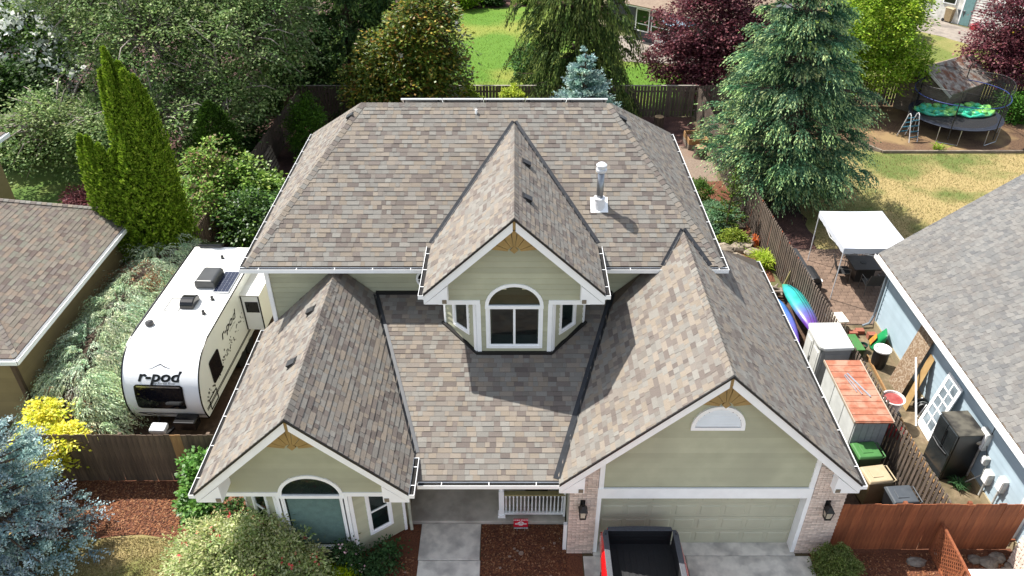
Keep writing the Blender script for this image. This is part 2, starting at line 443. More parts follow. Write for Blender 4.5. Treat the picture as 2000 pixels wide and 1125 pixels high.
def quads_obj(name, q, c, mat, parent=None, off=(0, 0, 0)):
    n = len(q)
    me = bpy.data.meshes.new(name)
    me.vertices.add(n * 4); me.vertices.foreach_set('co', (q.reshape(-1, 3) - np.array(off)).astype(np.float32).ravel())
    me.loops.add(n * 4); me.loops.foreach_set('vertex_index', np.arange(n * 4, dtype=np.int32))
    me.polygons.add(n); me.polygons.foreach_set('loop_start', np.arange(0, n * 4, 4, dtype=np.int32))
    me.update(calc_edges=True)
    at = me.attributes.new('col', 'FLOAT_COLOR', 'FACE')
    cc = np.ones((n, 4), np.float32); cc[:, :3] = c
    at.data.foreach_set('color', cc.ravel())
    me.materials.append(mat)
    return obj(name, me, parent)
CH = [lin(158, 98, 62), lin(128, 76, 50), lin(178, 118, 78), lin(102, 62, 46), lin(192, 140, 100)]
o = chips('mulch_chips', [((-12.8, -7.0, 13.1, 14.9), 9000), ((-4.6, -2.6, 9, 12.4), 3500), ((-0.88, 1.3, 9.5, 13.4), 6000), ((7.6, 13, 9.5, 12.5), 7000)], 0, (0.012, 0.032), CH, 0.012, 5)
tag(o, 'loose reddish bark chips strewn over the front beds', 'bark chips', kind='stuff')
GR = [lin(206, 184, 130), lin(186, 164, 104), lin(158, 150, 84), lin(220, 198, 148)]
def tufts(name, rects, size, cols, seed, label):
    r = np.random.default_rng(seed); Q_ = []; Cc = []
    for (x0, x1, y0, y1), cnt in rects:
        p = np.column_stack([r.uniform(x0, x1, cnt), r.uniform(y0, y1, cnt), np.full(cnt, 0.006)])
        a = r.uniform(0, 2 * np.pi, cnt); w = r.uniform(0.006, 0.012, cnt); h_ = r.uniform(*size, cnt)
        e = np.column_stack([np.cos(a), np.sin(a), np.zeros(cnt)]); ln = np.column_stack([r.normal(0, 0.5, cnt), r.normal(0, 0.5, cnt), np.ones(cnt)])
        t = p + ln * h_[:, None]
        Q_.append(np.stack([p - e * w[:, None], p + e * w[:, None], t + e * w[:, None] * 0.3, t - e * w[:, None] * 0.3], 1))
        Cc.append(np.array(cols)[r.integers(0, len(cols), cnt)] * r.uniform(0.85, 1.15, (cnt, 1)))
    o = quads_obj(name, np.concatenate(Q_), np.concatenate(Cc), M('grass_blade', (1, 1, 1), attr=True, scale=20, rough=0.8, transl=0.25))
    return tag(o, label, 'grass', kind='stuff')
tufts('dry_grass', [((-13, -8.6, 9.5, 13.0), 26000), ((-8.6, -6.2, 9.5, 12.2), 9000)], (0.02, 0.05), GR, 8, 'short dry straw coloured grass of the front lawn')
tufts('patchy_grass', [((12.7, 29, 27.6, 36.8), 26000)], (0.04, 0.09), GR[:3] + [lin(128, 142, 62)], 9, 'patchy dry grass on the lawn behind the canopy')
tufts('green_grass', [((-6, 10.5, 42.2, 50), 14000), ((-6, 5, 50, 63), 10000)], (0.05, 0.1), [lin(118, 160, 30), lin(98, 142, 24), lin(150, 170, 50)], 10, 'mown bright green grass of the lawn beyond the back fence')
# ------------------------------------------------------------------ the main house
HO = (0.0, 17.0, 0.0)
house = thing('house', 'sage green two storey house with brown mottled shingle roofs and three front gables', 'house', HO)
PG = 0.947; MS = 0.646
YE, ZE, XL, XR, YB, YR, ZR, XRL, XRR = 17.39, 5.68, -7.30, 5.59, 26.2, 21.80, 8.53, -4.54, 2.77
roof = None
def hb(): return MB(HO)
roof = hb().prism([(XL, YE, ZE), (XR, YE, ZE), (XRR, YR, ZR), (XRL, YR, ZR)], (0, 0.03, -0.07)).build('roof', DECK, house)
ALL = []
def deck(poly3): hb().prism(poly3, (0, 0, -0.07)).build('roof_deck', DECK, roof)
def slope(o, u, v, pts, seed):
    pl = Plane2(o, u, v)
    ALL.extend(shingles(pl, [pl.uv(p) for p in pts], 0.143, SHINGLE, SH_W, 0.12, 0.31, 0.018, seed=seed))
    return pl
# main hip roof
A, B, Cc_, D_ = (XL, YE, ZE), (XR, YE, ZE), (XRR, YR, ZR), (XRL, YR, ZR)
Eb, Fb = (XL, YB, ZE), (XR, YB, ZE)
main_front = slope(A, (1, 0, 0), (0, 1, MS), [A, B, Cc_, D_], 11)
main_left = slope(A, (0, -1, 0), (XRL - XL, 0, ZR - ZE), [A, D_, Eb], 12)
main_right = slope(B, (0, 1, 0), (XRR - XR, 0, ZR - ZE), [B, Fb, Cc_], 13)
deck([A, D_, Eb]); deck([B, Fb, Cc_])
bk = slope(Fb, (-1, 0, 0), (0, YR - YB, ZR - ZE), [Fb, Eb, D_, Cc_], 14)
deck([Fb, Eb, D_, Cc_])
def gable_slopes(xc, half, zap, y0, y1L, y1R, seed, rear=None):
    zt = zap - PG * half
    L = [(xc - half, y0, zt), (xc, y0, zap), (xc, y1L, zap), (xc - half, y1L, zt)]
    slope((xc - half, y0, zt), (0, -1, 0), (1, 0, PG), L, seed); deck(L)
    R = [(xc + half, y0, zt), (xc, y0, zap), (xc, y1R, zap), (xc + half, y1R, zt)] if rear is None else rear
    slope((xc + half, y0, zt), (0, 1, 0), (-1, 0, PG), R, seed + 1); deck(R)
    return zt
# dormer
DX, DH, DZ, DY = -0.03, 2.25, 8.17, 15.58
DT = DZ - PG * DH
yhit = YE + (DZ - ZE) / MS
yv = YE + (DT - ZE) / MS
for sg in (-1, 1):
    pts = [(DX + sg * DH, DY, DT), (DX, DY, DZ), (DX, yhit, DZ), (DX + sg * DH, yv, DT)]
    slope(pts[0], (0, sg, 0), (-sg, 0, PG), pts, 21 + sg); deck(pts)
# garage
GX, GH, GZ, GY = 4.58, 3.55, 6.27, 12.28
GT = GZ - PG * GH
gy1 = YE + (GZ - ZE) / MS
Lg = [(GX - GH, GY, GT), (GX, GY, GZ), (GX, gy1, GZ), (GX - 1.0, 17.75, GZ - PG * 1.0), (GX - GH, 17.75, GT)]
slope((GX - GH, GY, GT), (0, -1, 0), (1, 0, PG), Lg, 31); deck(Lg)
Rg = [(GX + GH, GY, GT), (GX, GY, GZ), (GX, gy1, GZ), (6.13, 19.67, GZ - PG * 1.55), (GX + GH, 22.04, GT)]
slope((GX + GH, GY, GT), (0, 1, 0), (-1, 0, PG), Rg, 32); deck(Rg)
# left wing
WX, WH, WZ, WY = -4.895, 2.45, 5.43, 11.84
WT = WZ - PG * WH
Lw = [(WX - WH, WY, WT), (WX, WY, WZ), (WX, 17.75, WZ), (WX - WH, 17.95, WT)]
slope((WX - WH, WY, WT), (0, -1, 0), (1, 0, PG), Lw, 41); deck(Lw)
Rw = [(WX + WH, WY, WT), (WX, WY, WZ), (WX, 17.75, WZ), (WX + WH, 17.75, WT)]
slope((WX + WH, WY, WT), (0, 1, 0), (-1, 0, PG), Rw, 42); deck(Rw)
# porch roof
PY, PZ, PQ = 12.43, 2.86, 0.311
def pz(y): return PZ + PQ * (y - PY)
def xl_val(y): return WX + (WZ - pz(y)) / PG
def xr_val(y): return GX - (GZ - pz(y)) / PG
PT = [(WX + WH, PY, PZ), (xr_val(PY) + 0.05, PY, PZ), (xr_val(17.78), 17.78, pz(17.78)), (xl_val(17.78), 17.78, pz(17.78)), (WX + WH, 13.05, pz(13.05))]
slope((-2.4, PY, PZ), (1, 0, 0), (0, 1, PQ), [(-2.45, PY, PZ), (1.1, PY, PZ), (3.0, 17.78, pz(17.78)), (-4.4, 17.78, pz(17.78))], 51)
deck([(-2.45, PY, PZ), (1.1, PY, PZ), (3.0, 17.78, pz(17.78)), (-4.4, 17.78, pz(17.78))])
lay_shingles(ALL, roof, SHING, HO, 300)
# ridge and hip caps
CAPS = MB(HO)
def caps(p, q, sl, sr, w=0.15, e=0.16, lift=0.018, seed=1):
    r = random.Random(seed)
    p = Vector(p); q = Vector(q); d = (q - p); L = d.length; d.normalize(); n = int(L / e)
    sl = Vector(sl).normalized(); sr = Vector(sr).normalized(); up = (Vector((0, 0, 1)) - d * d.z).normalized()
    last = None
    for i in range(n):
        a = p + d * (i * e); b = p + d * min(L, (i * e + e * 1.1))
        g = r.uniform(0.9, 1.08); base = SHINGLE[r.choices(range(8), [.15, .2, .12, .1, .15, .08, .12, .08])[0]]
        col = tuple(x * g for x in base)
        h0, h1 = lift + 0.012, lift
        pts = [a + sl * w + up * h0 * 0.7, a + up * h0, a + sr * w + up * h0 * 0.7, b + sl * w + up * h1 * 0.5, b + up * h1, b + sr * w + up * h1 * 0.5,
               a + sl * w - up * 0.01, a + sr * w - up * 0.01]
        CAPS.add(pts, [(0, 1, 4, 3), (1, 2, 5, 4), (6, 1, 0), (7, 2, 1)], col)
def perp(pl, d, sgn):
    v = pl.n.cross(Vector(d).normalized()); return v * sgn
def side_dirs(pa, pb, d, pin_a, pin_b, p0):
    a = perp(pa, d, 1); a = a if a.dot(Vector(pin_a) - Vector(p0)) > 0 else -a
    b = perp(pb, d, 1); b = b if b.dot(Vector(pin_b) - Vector(p0)) > 0 else -b
    return a, b
def hipcap(p, q, pa, pb, ia, ib, seed):
    d = Vector(q) - Vector(p); a, b = side_dirs(pa, pb, d, ia, ib, p); caps(p, q, a, b, seed=seed)
hipcap(A, D_, main_left, main_front, (XL, 22, ZE), (0, YE, ZE), 1)
hipcap(B, Cc_, main_front, main_right, (0, YE, ZE), (XR, 22, ZE), 2)
hipcap(Eb, D_, main_left, bk, (XL, 22, ZE), (0, YB, ZE), 3)
hipcap(Fb, Cc_, main_right, bk, (XR, 22, ZE), (0, YB, ZE), 4)
caps(D_, Cc_, (0, -1, -MS), (0, 1, -MS), seed=5)
for (xc, y0, y1, z, sd) in ((DX, DY, yhit, DZ, 6), (GX, GY, gy1, GZ, 7), (WX, WY, 17.7, WZ, 8)):
    caps((xc, y0, z), (xc, y1, z), (-1, 0, -PG), (1, 0, -PG), seed=sd)
CAPS.build('ridge_cap', SHING, roof, kind='stuff')
# open metal valleys
def valley(p, q, sa, sb, w=0.085):
    p = Vector(p); q = Vector(q); d = (q - p).normalized(); m = MB(HO)
    for s_ in (sa, sb):
        s_ = Vector(s_); s_ = (s_ - d * s_.dot(d)).normalized(); up = Vector((0, 0, 0.02))
        m.add([p + up, q + up, q + s_ * w + up * 1.2, p + s_ * w + up * 1.2, p, q, q + s_ * w - up, p + s_ * w - up],
              [(0, 1, 2, 3), (2, 1, 5, 6), (3, 2, 6, 7), (0, 3, 7, 4)])
    m.build('valley_flashing', DARKM, roof)
for sg in (-1, 1):
    valley((DX, yhit, DZ), (DX + sg * DH, yv, DT), (-sg, 0, PG), (sg, 0.0, 0))
valley((xl_val(13.1), 13.1, pz(13.1)), (xl_val(17.7), 17.7, pz(17.7)), (-1, 0, PG), (1, 0, 0))
valley((xr_val(12.46), 12.46, pz(12.46)), (xr_val(17.7), 17.7, pz(17.7)), (1, 0, PG), (-1, 0, 0), 0.1)
# garage ridge dies into the main roof
valley((GX, gy1, GZ), (GX - 0.62, YE, ZE), (1, 0, PG), (-1, 0, 0), 0.07)
valley((GX, gy1, GZ), (GX + 0.62, YE, ZE), (-1, 0, PG), (1, 0, 0), 0.09)

# roof vents
def roof_vent(pl_n, down, side, c):
    n = Vector(pl_n).normalized(); dn = Vector(down).normalized(); sd = Vector(side).normalized(); c = Vector(c)
    m = hb()
    a = [c - sd * 0.11 - dn * 0.11, c + sd * 0.11 - dn * 0.11, c + sd * 0.11 + dn * 0.11, c - sd * 0.11 + dn * 0.11]
    t = [a[0] + n * 0.04, a[1] + n * 0.04, a[2] + n * 0.10, a[3] + n * 0.10]
    m.add(a + t, [(3, 2, 1, 0), (4, 5, 6, 7), (0, 1, 5, 4), (1, 2, 6, 5), (2, 3, 7, 6), (3, 0, 4, 7)])
    m.obox(c + n * 0.02, sd * 0.15, dn * 0.15, n * 0.006)
    m.build('roof_vent', BLACKP, roof)
for y in (16.25, 14.15): roof_vent((-PG, 0, 1), (-1, 0, -PG), (0, 1, 0), (WX - 0.43, y, WZ - 0.41))
for y in (19.1, 17.1): roof_vent((PG, 0, 1), (1, 0, -PG), (0, 1, 0), (DX + 0.31, y, DZ - 0.295))
roof_vent(main_left.n, -main_left.v, (0, 1, 0), main_left.p(-4.15, 3.55))
roof_vent(main_right.n, -main_right.v, (0, 1, 0), main_right.p(4.1, 3.5))

# gutters
def gutter(p, q, out, hang=0.9, name='gutter', fascia=True):
    p = Vector(p); q = Vector(q); o_ = Vector(out).normalized(); d = (q - p).normalized(); L = (q - p).length
    g = hb(); up = Vector((0, 0, 1))
    def slab(o0, o1, z0, z1, e0=0.0):
        c = (p + q) / 2 + o_ * (o0 + o1) / 2 + up * (z0 + z1) / 2
        g.obox(c, d * (L / 2 + e0), o_ * (o1 - o0) / 2, up * (z1 - z0) / 2)
    slab(0.0, 0.012, -0.17, -0.035); slab(0.012, 0.12, -0.145, -0.133); slab(0.12, 0.129, -0.146, -0.03)
    for s_ in (-1, 1):
        c = (p + q) / 2 + d * s_ * (L / 2 + 0.003) + o_ * 0.066 + up * (-0.088); g.obox(c, d * 0.004, o_ * 0.0675, up * 0.0575)
    go = g.build(name, WHITE, house)
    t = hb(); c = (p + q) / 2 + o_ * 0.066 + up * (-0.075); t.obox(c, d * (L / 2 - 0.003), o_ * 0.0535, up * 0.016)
    t.build('trough_shade', TROUGH, go)  # dark strip in the channel for dirt and painted-in shade
    n = max(1, int(L / hang))
    for i in range(n):
        a = p + d * (L * (i + 0.5) / n)
        hb().obox(a + o_ * 0.06 + up * (-0.036), d * 0.008, o_ * 0.058, up * 0.004).build('hanger', WHITE, go)
    return go
gutter((XL - 0.1, YE, ZE), (DX - DH - 0.02, YE, ZE), (0, -1, 0))
gutter((DX + DH + 0.02, YE, ZE), (GX - 0.66, YE, ZE), (0, -1, 0))
gutter((XR - 0.38, YE, ZE), (XR + 0.12, YE, ZE), (0, -1, 0), hang=2)
gutter((XL, YE, ZE), (XL, YB, ZE), (-1, 0, 0)); gutter((XR, YE, ZE), (XR, YB, ZE), (1, 0, 0))
for sg in (-1, 1): gutter((DX + sg * DH, DY - 0.02, DT), (DX + sg * DH, yv - 0.05, DT), (sg, 0, 0), 0.6)
gutter((GX + GH, GY - 0.02, GT), (GX + GH, 22.0, GT), (1, 0, 0), 1.1)
gutter((WX - WH, WY - 0.02, WT), (WX - WH, 17.95, WT), (-1, 0, 0), 0.9)
gutter((WX + WH, WY - 0.02, WT), (WX + WH, 12.95, WT), (1, 0, 0), 0.5)
gutter((WX + WH + 0.14, PY, PZ), (GX - GH + 0.02, PY, PZ), (0, -1, 0), 0.95)

# gable trim: barge boards, drip edge, eave returns, ornament
def gable_trim(xc, half, zap, Y, wallY, ret=0.6):
    zt = zap - PG * half
    nz = 0.055
    for sg in (-1, 1):
        x0 = xc + sg * half; x1 = xc + sg * 0.035
        hb().prism([(x0, Y, zt - nz), (x1, Y, zap - nz - 0.033), (x1, Y, zap - nz - 0.30), (x0, Y, zt - nz - 0.26)], (0, 0.045, 0)).build('barge_board', WHITE, house)
        hb().prism([(x0, Y - 0.035, zt + 0.012), (xc, Y - 0.035, zap + 0.012), (xc, Y - 0.035, zap - 0.055), (x0, Y - 0.035, zt - 0.055)], (0, 0.03, 0)).build('drip_edge', BLACKM, house)
        zb = zt - nz - 0.265
        xi = x0 - sg * ret
        hb().prism([(x0 - sg * 0.01, Y + 0.006, zb), (xi, Y + 0.006, zb), (xi, Y + 0.006, zb + PG * ret - 0.03)], (0, wallY - Y - 0.01, 0)).build('eave_return', WHITE, house)
        hb().box((xi + sg * 0.03, Y - 0.012, zb + 0.03), (xi + sg * 0.14, Y + 0.004, zb + 0.14)).build('soffit_vent', M('brown_vent', alb(128, 116, 98), rough=0.7), house)
        # soffit under the rake
        hb().prism([(x0, Y + 0.046, zt - 0.09), (xc, Y + 0.046, zap - 0.09), (xc, wallY, zap - 0.09), (x0, wallY, zt - 0.09)], (0, 0, -0.012)).build('soffit', WHITE, house)
    # sunburst ornament: petals with open slits
    cx, cz = xc, zap - 1.0
    root = hb().prism([(cx, Y + 0.06, cz - 0.0), (cx - 0.10, Y + 0.06, cz + 0.10), (cx, Y + 0.06, cz + 0.22), (cx + 0.10, Y + 0.06, cz + 0.10)], (0, 0.035, 0)).build('gable_ornament', TAN, house)
    angs = [180 - 12, 150, 120, 97, 83, 60, 30, 12]
    def rim(a):
        a = math.radians(a); dx, dz = math.cos(a), math.sin(a)
        # ray from (cx,cz) to rake line z = zap-0.36 - PG|x|
        t = (zap - 0.34 - cz) / (dz + PG * abs(dx)); return max(0.2, t)
    for i in range(len(angs) - 1):
        a0, a1 = angs[i] - 1.1, angs[i + 1] + 1.1
        am = (a0 + a1) / 2
        pts = []
        for a in (a0, am, a1):
            t = min(rim(a), 0.95); pts.append((cx + t * math.cos(math.radians(a)), Y + 0.05, cz + t * math.sin(math.radians(a))))
        for a in (a1, am, a0):
            t = 0.16; pts.append((cx + t * math.cos(math.radians(a)), Y + 0.05, cz + 0.04 + t * math.sin(math.radians(a))))
        hb().prism(pts, (0, 0.035, 0)).build('petal', TAN, root)
    hb().box((xc - 0.032, Y - 0.002, zap - 0.30), (xc + 0.032, Y + 0.045, zap - 0.075)).build('ridge_block', TAN, root)
gable_trim(DX, DH, DZ, DY, 15.90)
gable_trim(GX, GH, GZ, GY, 12.60)
gable_trim(WX, WH, WZ, WY, 12.45)

# lap siding
def siding(wall, pl, poly, hole=None, e=0.165, th=0.034, mat=SAGE, v_off=0.0):
    P_ = planes_of(poly); vs_ = [p[1] for p in poly]; us = [p[0] for p in poly]
    v = min(vs_) + v_off
    while v < max(vs_):
        spans = [(min(us), max(us))]
        if hole:
            for h_ in hole:
                r = h_(v + e * 0.5)
                if r:
                    ns = []
                    for a, b in spans:
                        if r[0] > a: ns.append((a, min(b, r[0])))
                        if r[1] < b: ns.append((max(a, r[1]), b))
                    spans = [s_ for s_ in ns if s_[1] - s_[0] > 0.01]
        for a, b in spans:
            rect = [(a, v), (b, v), (b, v + e * 1.08), (a, v + e * 1.08)]
            if hole and len(spans) > 1:
                ed = [[(h_(v + e * 1.08 * k / 4) or None) for k in range(5)] for h_ in hole]
                ed = [x for x in ed if any(y for y in x)]
                if ed:
                    def edge(k, side):
                        c_ = [x[k] for x in ed if x[k]]
                        return c_[0][side] if c_ else (ed[0][0] or (0, 0))[side] if False else None
                    ks = [(v + e * 1.08 * k / 4, edge(k, 0), edge(k, 1)) for k in range(5)]
                    ks = [x for x in ks if x[1] is not None]
                    if len(ks) == 5 and a < ks[2][1]: rect = [(a, v)] + [(x[1], x[0]) for x in ks] + [(a, v + e * 1.08)]
                    elif len(ks) == 5: rect = [(b, v + e * 1.08)] + [(x[2], x[0]) for x in reversed(ks)] + [(b, v)]
                    if len(ks) == 5 and a >= ks[2][1]: rect = rect[::-1]
            q = clip_poly(rect, P_)
            if q and area2(q) > 0.001:
                m_ = MB(HO); ch = 0.028
                up_ = clip_poly(q, [(0, -1, -(v + ch))]); lo_ = clip_poly(q, [(0, 1, v + ch)])
                fw_ = lambda y: th * (1 - (y - v) / (e * 1.2)) if y >= v + ch - 1e-6 else th * 0.86 - 0.026 * (1 - (y - v) / ch)
                for pp in (up_, lo_):
                    if len(pp) >= 3: m_.add([pl.p(x, y, fw_(y)) for x, y in pp], [tuple(range(len(pp)))])
                n = len(q); tp = [pl.p(x, y, fw_(y)) for x, y in q]; bt = [pl.p(x, y, -0.006) for x, y in q]
                m_.add(tp + bt, [(i, n + i, n + (i + 1) % n, (i + 1) % n) for i in range(n)]).build('siding_board', mat, wall)
        v += e

def rect_hole(u0, u1, v0, v1): return lambda v: (u0, u1) if v0 < v < v1 else None
def arch_hole(uc, hw, v0, hh): return lambda v: ((uc - hw * math.sqrt(max(0, 1 - ((v - v0) / hh) ** 2)), uc + hw * math.sqrt(max(0, 1 - ((v - v0) / hh) ** 2))) if v0 <= v < v0 + hh else None)

def window(pl, u0, u1, v0, v1, parent=None, mull=0, rail=0.0, blinds=False, case=0.08, room=0.5, off=HO, glass=None, sill=True):
    """casing, sash, panes, a dark room behind and blinds; in plane coordinates"""
    parent = parent or house
    def bx(m, a, b, c, d, w0, w1):
        m.obox(pl.p((a + b) / 2, (c + d) / 2, (w0 + w1) / 2), pl.u * (b - a) / 2, pl.v * (d - c) / 2, pl.n * (w1 - w0) / 2)
    m = MB(off)
    bx(m, u0 - case, u0, v0 - case, v1 + case, -0.01, 0.045); bx(m, u1, u1 + case, v0 - case, v1 + case, -0.01, 0.045)
    bx(m, u0, u1, v1, v1 + case, -0.01, 0.043); bx(m, u0, u1, v0 - case, v0, -0.01, 0.05)
    win = m.build('window', WHITE, parent)
    m = MB(off); t = 0.035
    bx(m, u0, u0 + t, v0, v1, -0.012, 0.022); bx(m, u1 - t, u1, v0, v1, -0.012, 0.022)
    bx(m, u0 + t, u1 - t, v0, v0 + t, -0.012, 0.022); bx(m, u0 + t, u1 - t, v1 - t, v1, -0.012, 0.022)
    for k in range(mull):
        uc = u0 + (u1 - u0) * (k + 1) / (mull + 1); bx(m, uc - 0.03, uc + 0.03, v0 + t, v1 - t, -0.012, 0.024)
    if rail: bx(m, u0 + t, u1 - t, rail - 0.025, rail + 0.025, -0.012, 0.024)
    m.build('sash', WHITE, win)
    edges = [u0 + t] + [u0 + (u1 - u0) * (k + 1) / (mull + 1) for k in range(mull)] + [u1 - t]
    for a, b in zip(edges[:-1], edges[1:]):
        lv = [v0 + t, rail, v1 - t] if rail else [v0 + t, v1 - t]
        for c, d in zip(lv[:-1], lv[1:]):
            m = MB(off); m.add([pl.p(a, c, 0.004), pl.p(b, c, 0.004), pl.p(b, d, 0.004), pl.p(a, d, 0.004)], [(0, 1, 2, 3)]); m.build('pane', glass or GLASS, win)
    m = MB(off)
    c0 = [(u0 - .05, v0 - .05), (u1 + .05, v0 - .05), (u1 + .05, v1 + .05), (u0 - .05, v1 + .05)]
    f_ = [pl.p(a, b, -0.02) for a, b in c0]; k_ = [pl.p(a, b, -room) for a, b in c0]
    m.add(f_ + k_, [(4, 5, 6, 7), (0, 1, 5, 4), (1, 2, 6, 5), (2, 3, 7, 6), (3, 0, 4, 7)]); m.build('room_recess', ROOM, win)
    if blinds:
        v = v0 + 0.05; m = MB(off)
        while v < v1 - 0.04:
            m.obox(pl.p((u0 + u1) / 2, v, -0.06), pl.u * ((u1 - u0) / 2 - 0.05), (pl.v * 0.8 - pl.n * 0.6) * 0.023, (pl.v * 0.6 + pl.n * 0.8) * 0.0015); v += 0.066
        m.build('blind', BLIND, win)
    return win

def arch_window(pl, uc, hw, v0, hh, parent=None, case=0.09, off=HO, room=0.45):
    parent = parent or house
    N_ = 20; m = MB(off)
    A_ = [math.pi * i / N_ for i in range(N_ + 1)]
    for i in range(N_):
        a, b = A_[i], A_[i + 1]
        o0 = (uc + (hw + case) * math.cos(a), v0 + (hh + case) * math.sin(a)); o1 = (uc + (hw + case) * math.cos(b), v0 + (hh + case) * math.sin(b))
        i0 = (uc + hw * math.cos(a), v0 + hh * math.sin(a)); i1 = (uc + hw * math.cos(b), v0 + hh * math.sin(b))
        m.prism([pl.p(*o0, -0.01), pl.p(*o1, -0.01), pl.p(*i1, -0.01), pl.p(*i0, -0.01)], pl.n * 0.058)
    m.obox(pl.p(uc, v0 - 0.03, 0.022), pl.u * (hw + case), pl.v * 0.045, pl.n * 0.032)
    win = m.build('arched_window', WHITE, parent)
    pts = [pl.p(uc + hw * math.cos(a), v0 + hh * math.sin(a), 0.004) for a in A_]
    MB(off).add(pts, [tuple(range(len(pts)))]).build('pane', GLASS, win)
    bk_ = [pl.p(uc + (hw + .04) * math.cos(a), v0 + (hh + .04) * math.sin(a), -0.02) for a in A_]
    bk2 = [p - pl.n * room for p in bk_]; n = len(bk_)
    MB(off).add(bk_ + bk2, [tuple(range(n, 2 * n))] + [(i, (i + 1) % n, n + (i + 1) % n, n + i) for i in range(n)]).build('room_recess', ROOM, win)
    return win

def front_plane(y): return Plane2((0, y, 0), (1, 0, 0), (0, 0, 1))     # normal points to -y
def trim(pl, u0, u1, v0, v1, w0, w1, name='trim_board', mat=WHITE):
    MB(HO).obox(pl.p((u0 + u1) / 2, (v0 + v1) / 2, (w0 + w1) / 2), pl.u * (u1 - u0) / 2, pl.v * (v1 - v0) / 2, pl.n * (w1 - w0) / 2).build(name, mat, house)

# upper storey walls
mw = hb().box((-6.85, 17.83, 0), (5.15, 25.8, 5.58)).build('wall', SAGE, house)
siding(mw, front_plane(17.82), [(-6.85, 3.2), (5.15, 3.2), (5.15, 5.62), (-6.85, 5.62)])
hb().box((-6.95, 17.76, 3.0), (-6.83, 17.86, 5.62)).build('corner_board', WHITE, house)
hb().box((XL, YE, ZE - 0.20), (XR, 17.82, ZE - 0.175)).build('soffit', WHITE, house)
hb().box((XL, 17.84, ZE - 0.20), (-6.86, YB, ZE - 0.175)).build('soffit', WHITE, house)
hb().box((5.16, 17.84, ZE - 0.20), (XR, YB, ZE - 0.175)).build('soffit', WHITE, house)
# black step flashing where the porch roof meets the upper wall
hb().box((xl_val(17.7), 17.72, pz(17.7)), (xr_val(17.7), 17.80, pz(17.7) + 0.10)).build('wall_flashing', BLACKM, house)
# round vent beside the dormer
rv = MB(HO); rv.lathe((-2.46, 17.80, 5.02), [(0.30, 0), (0.30, 0.05), (0.24, 0.05), (0.24, 0.0)], 24, ax=(0, -1, 0)); rvo = rv.build('round_vent', WHITE, house)
hb().lathe((-2.46, 17.79, 5.02), [(0.0, 0), (0.235, 0.0), (0.235, 0.02), (0.0, 0.02)], 24, ax=(0, -1, 0)).build('vent_screen', DGLASS, rvo)
hb().box((-2.70, 17.72, 5.01), (-2.22, 17.745, 5.03)).build('vent_bar', WHITE, rvo)

def bay(xc, half, back_half, y0, y1, zlo, zhi, gable_half, zap, win_z0, win_z1, arch_h, mull, blinds, side_win, wname):
    """gable wall flush with a canted bay below it"""
    fp = front_plane(y0)
    w = hb().box((xc - half, y0 + 0.5, zlo), (xc + half, y0 + 0.53, zhi)).build(wname, SAGE, house)
    hw = side_win[0]
    hole = [rect_hole(xc - hw, xc + hw, win_z0, win_z1 + 0.03), arch_hole(xc, hw, win_z1, arch_h)]
    topz = lambda x: zap - 0.1 - PG * abs(x - xc)
    gw = gable_half
    siding(w, fp, [(xc - gw, zhi), (xc + gw, zhi), (xc + gw, topz(xc + gw)), (xc, topz(xc)), (xc - gw, topz(xc - gw))], hole)
    siding(w, fp, [(xc - half, zlo), (xc + half, zlo), (xc + half, zhi), (xc - half, zhi)], hole, v_off=-(0.165 - ((zhi - zlo) % 0.165)))
    window(fp, xc - hw + 0.0, xc + hw - 0.0, win_z0, win_z1 - 0.06, mull=mull, blinds=blinds)
    arch_window(fp, xc, hw, win_z1, arch_h)
    # frieze and corner boards
    for sg in (-1, 1):
        a, b = sorted((xc + sg * (half - 0.10), xc + sg * (gw + 0.0)))
        trim(fp, a, b, zhi - 0.10, zhi + 0.03, 0.022, 0.05, 'frieze_board')
        a, b = sorted((xc + sg * half, xc + sg * (half - 0.11)))
        trim(fp, a, b, zlo, zhi - 0.10, -0.01, 0.045, 'corner_board')
        # canted side
        p0 = Vector((xc + sg * half, y0, 0)); p1 = Vector((xc + sg * back_half, y1, 0))
        L = (p1 - p0).length
        if sg > 0: sp = Plane2(p0, p1 - p0, (0, 0, 1))
        else: sp = Plane2(p1, p0 - p1, (0, 0, 1))
        su0, su1, sz0, sz1 = side_win[1]
        if sg < 0: su0, su1 = L - su1, L - su0
        sw = MB(HO).obox(sp.p(L / 2, (zlo + zhi) / 2, -0.5), sp.u * L / 2, sp.v * (zhi - zlo) / 2, sp.n * 0.01).build('bay_side_wall', SAGE, house)
        siding(sw, sp, [(0, zlo), (L, zlo), (L, zhi - 0.02), (0, zhi - 0.02)], [rect_hole(su0, su1, sz0, sz1)])
        window(sp, su0, su1, sz0, sz1, rail=(sz0 + sz1) / 2 if blinds else 0, room=0.35, case=0.07)
        e0, e1 = (0.0, 0.09) if sg > 0 else (L - 0.09, L)
        trim(sp, e0, e1, zlo, zhi - 0.10, 0.004, 0.045, 'corner_board')
        e0, e1 = (L - 0.07, L) if sg > 0 else (0.0, 0.07)
        trim(sp, e0, e1, zlo, zhi - 0.05, 0.004, 0.042, 'corner_board')
        # soffit over the cut corner
        q = [(xc + sg * half, y0 + 0.012, zhi - 0.025), (xc + sg * gw, y0 + 0.012, zhi - 0.025), (xc + sg * gw, y1 + 0.1, zhi - 0.025), (xc + sg * back_half, y1 + 0.1, zhi - 0.025)]
        hb().prism(q, (0, 0, -0.012)).build('soffit', WHITE, house)
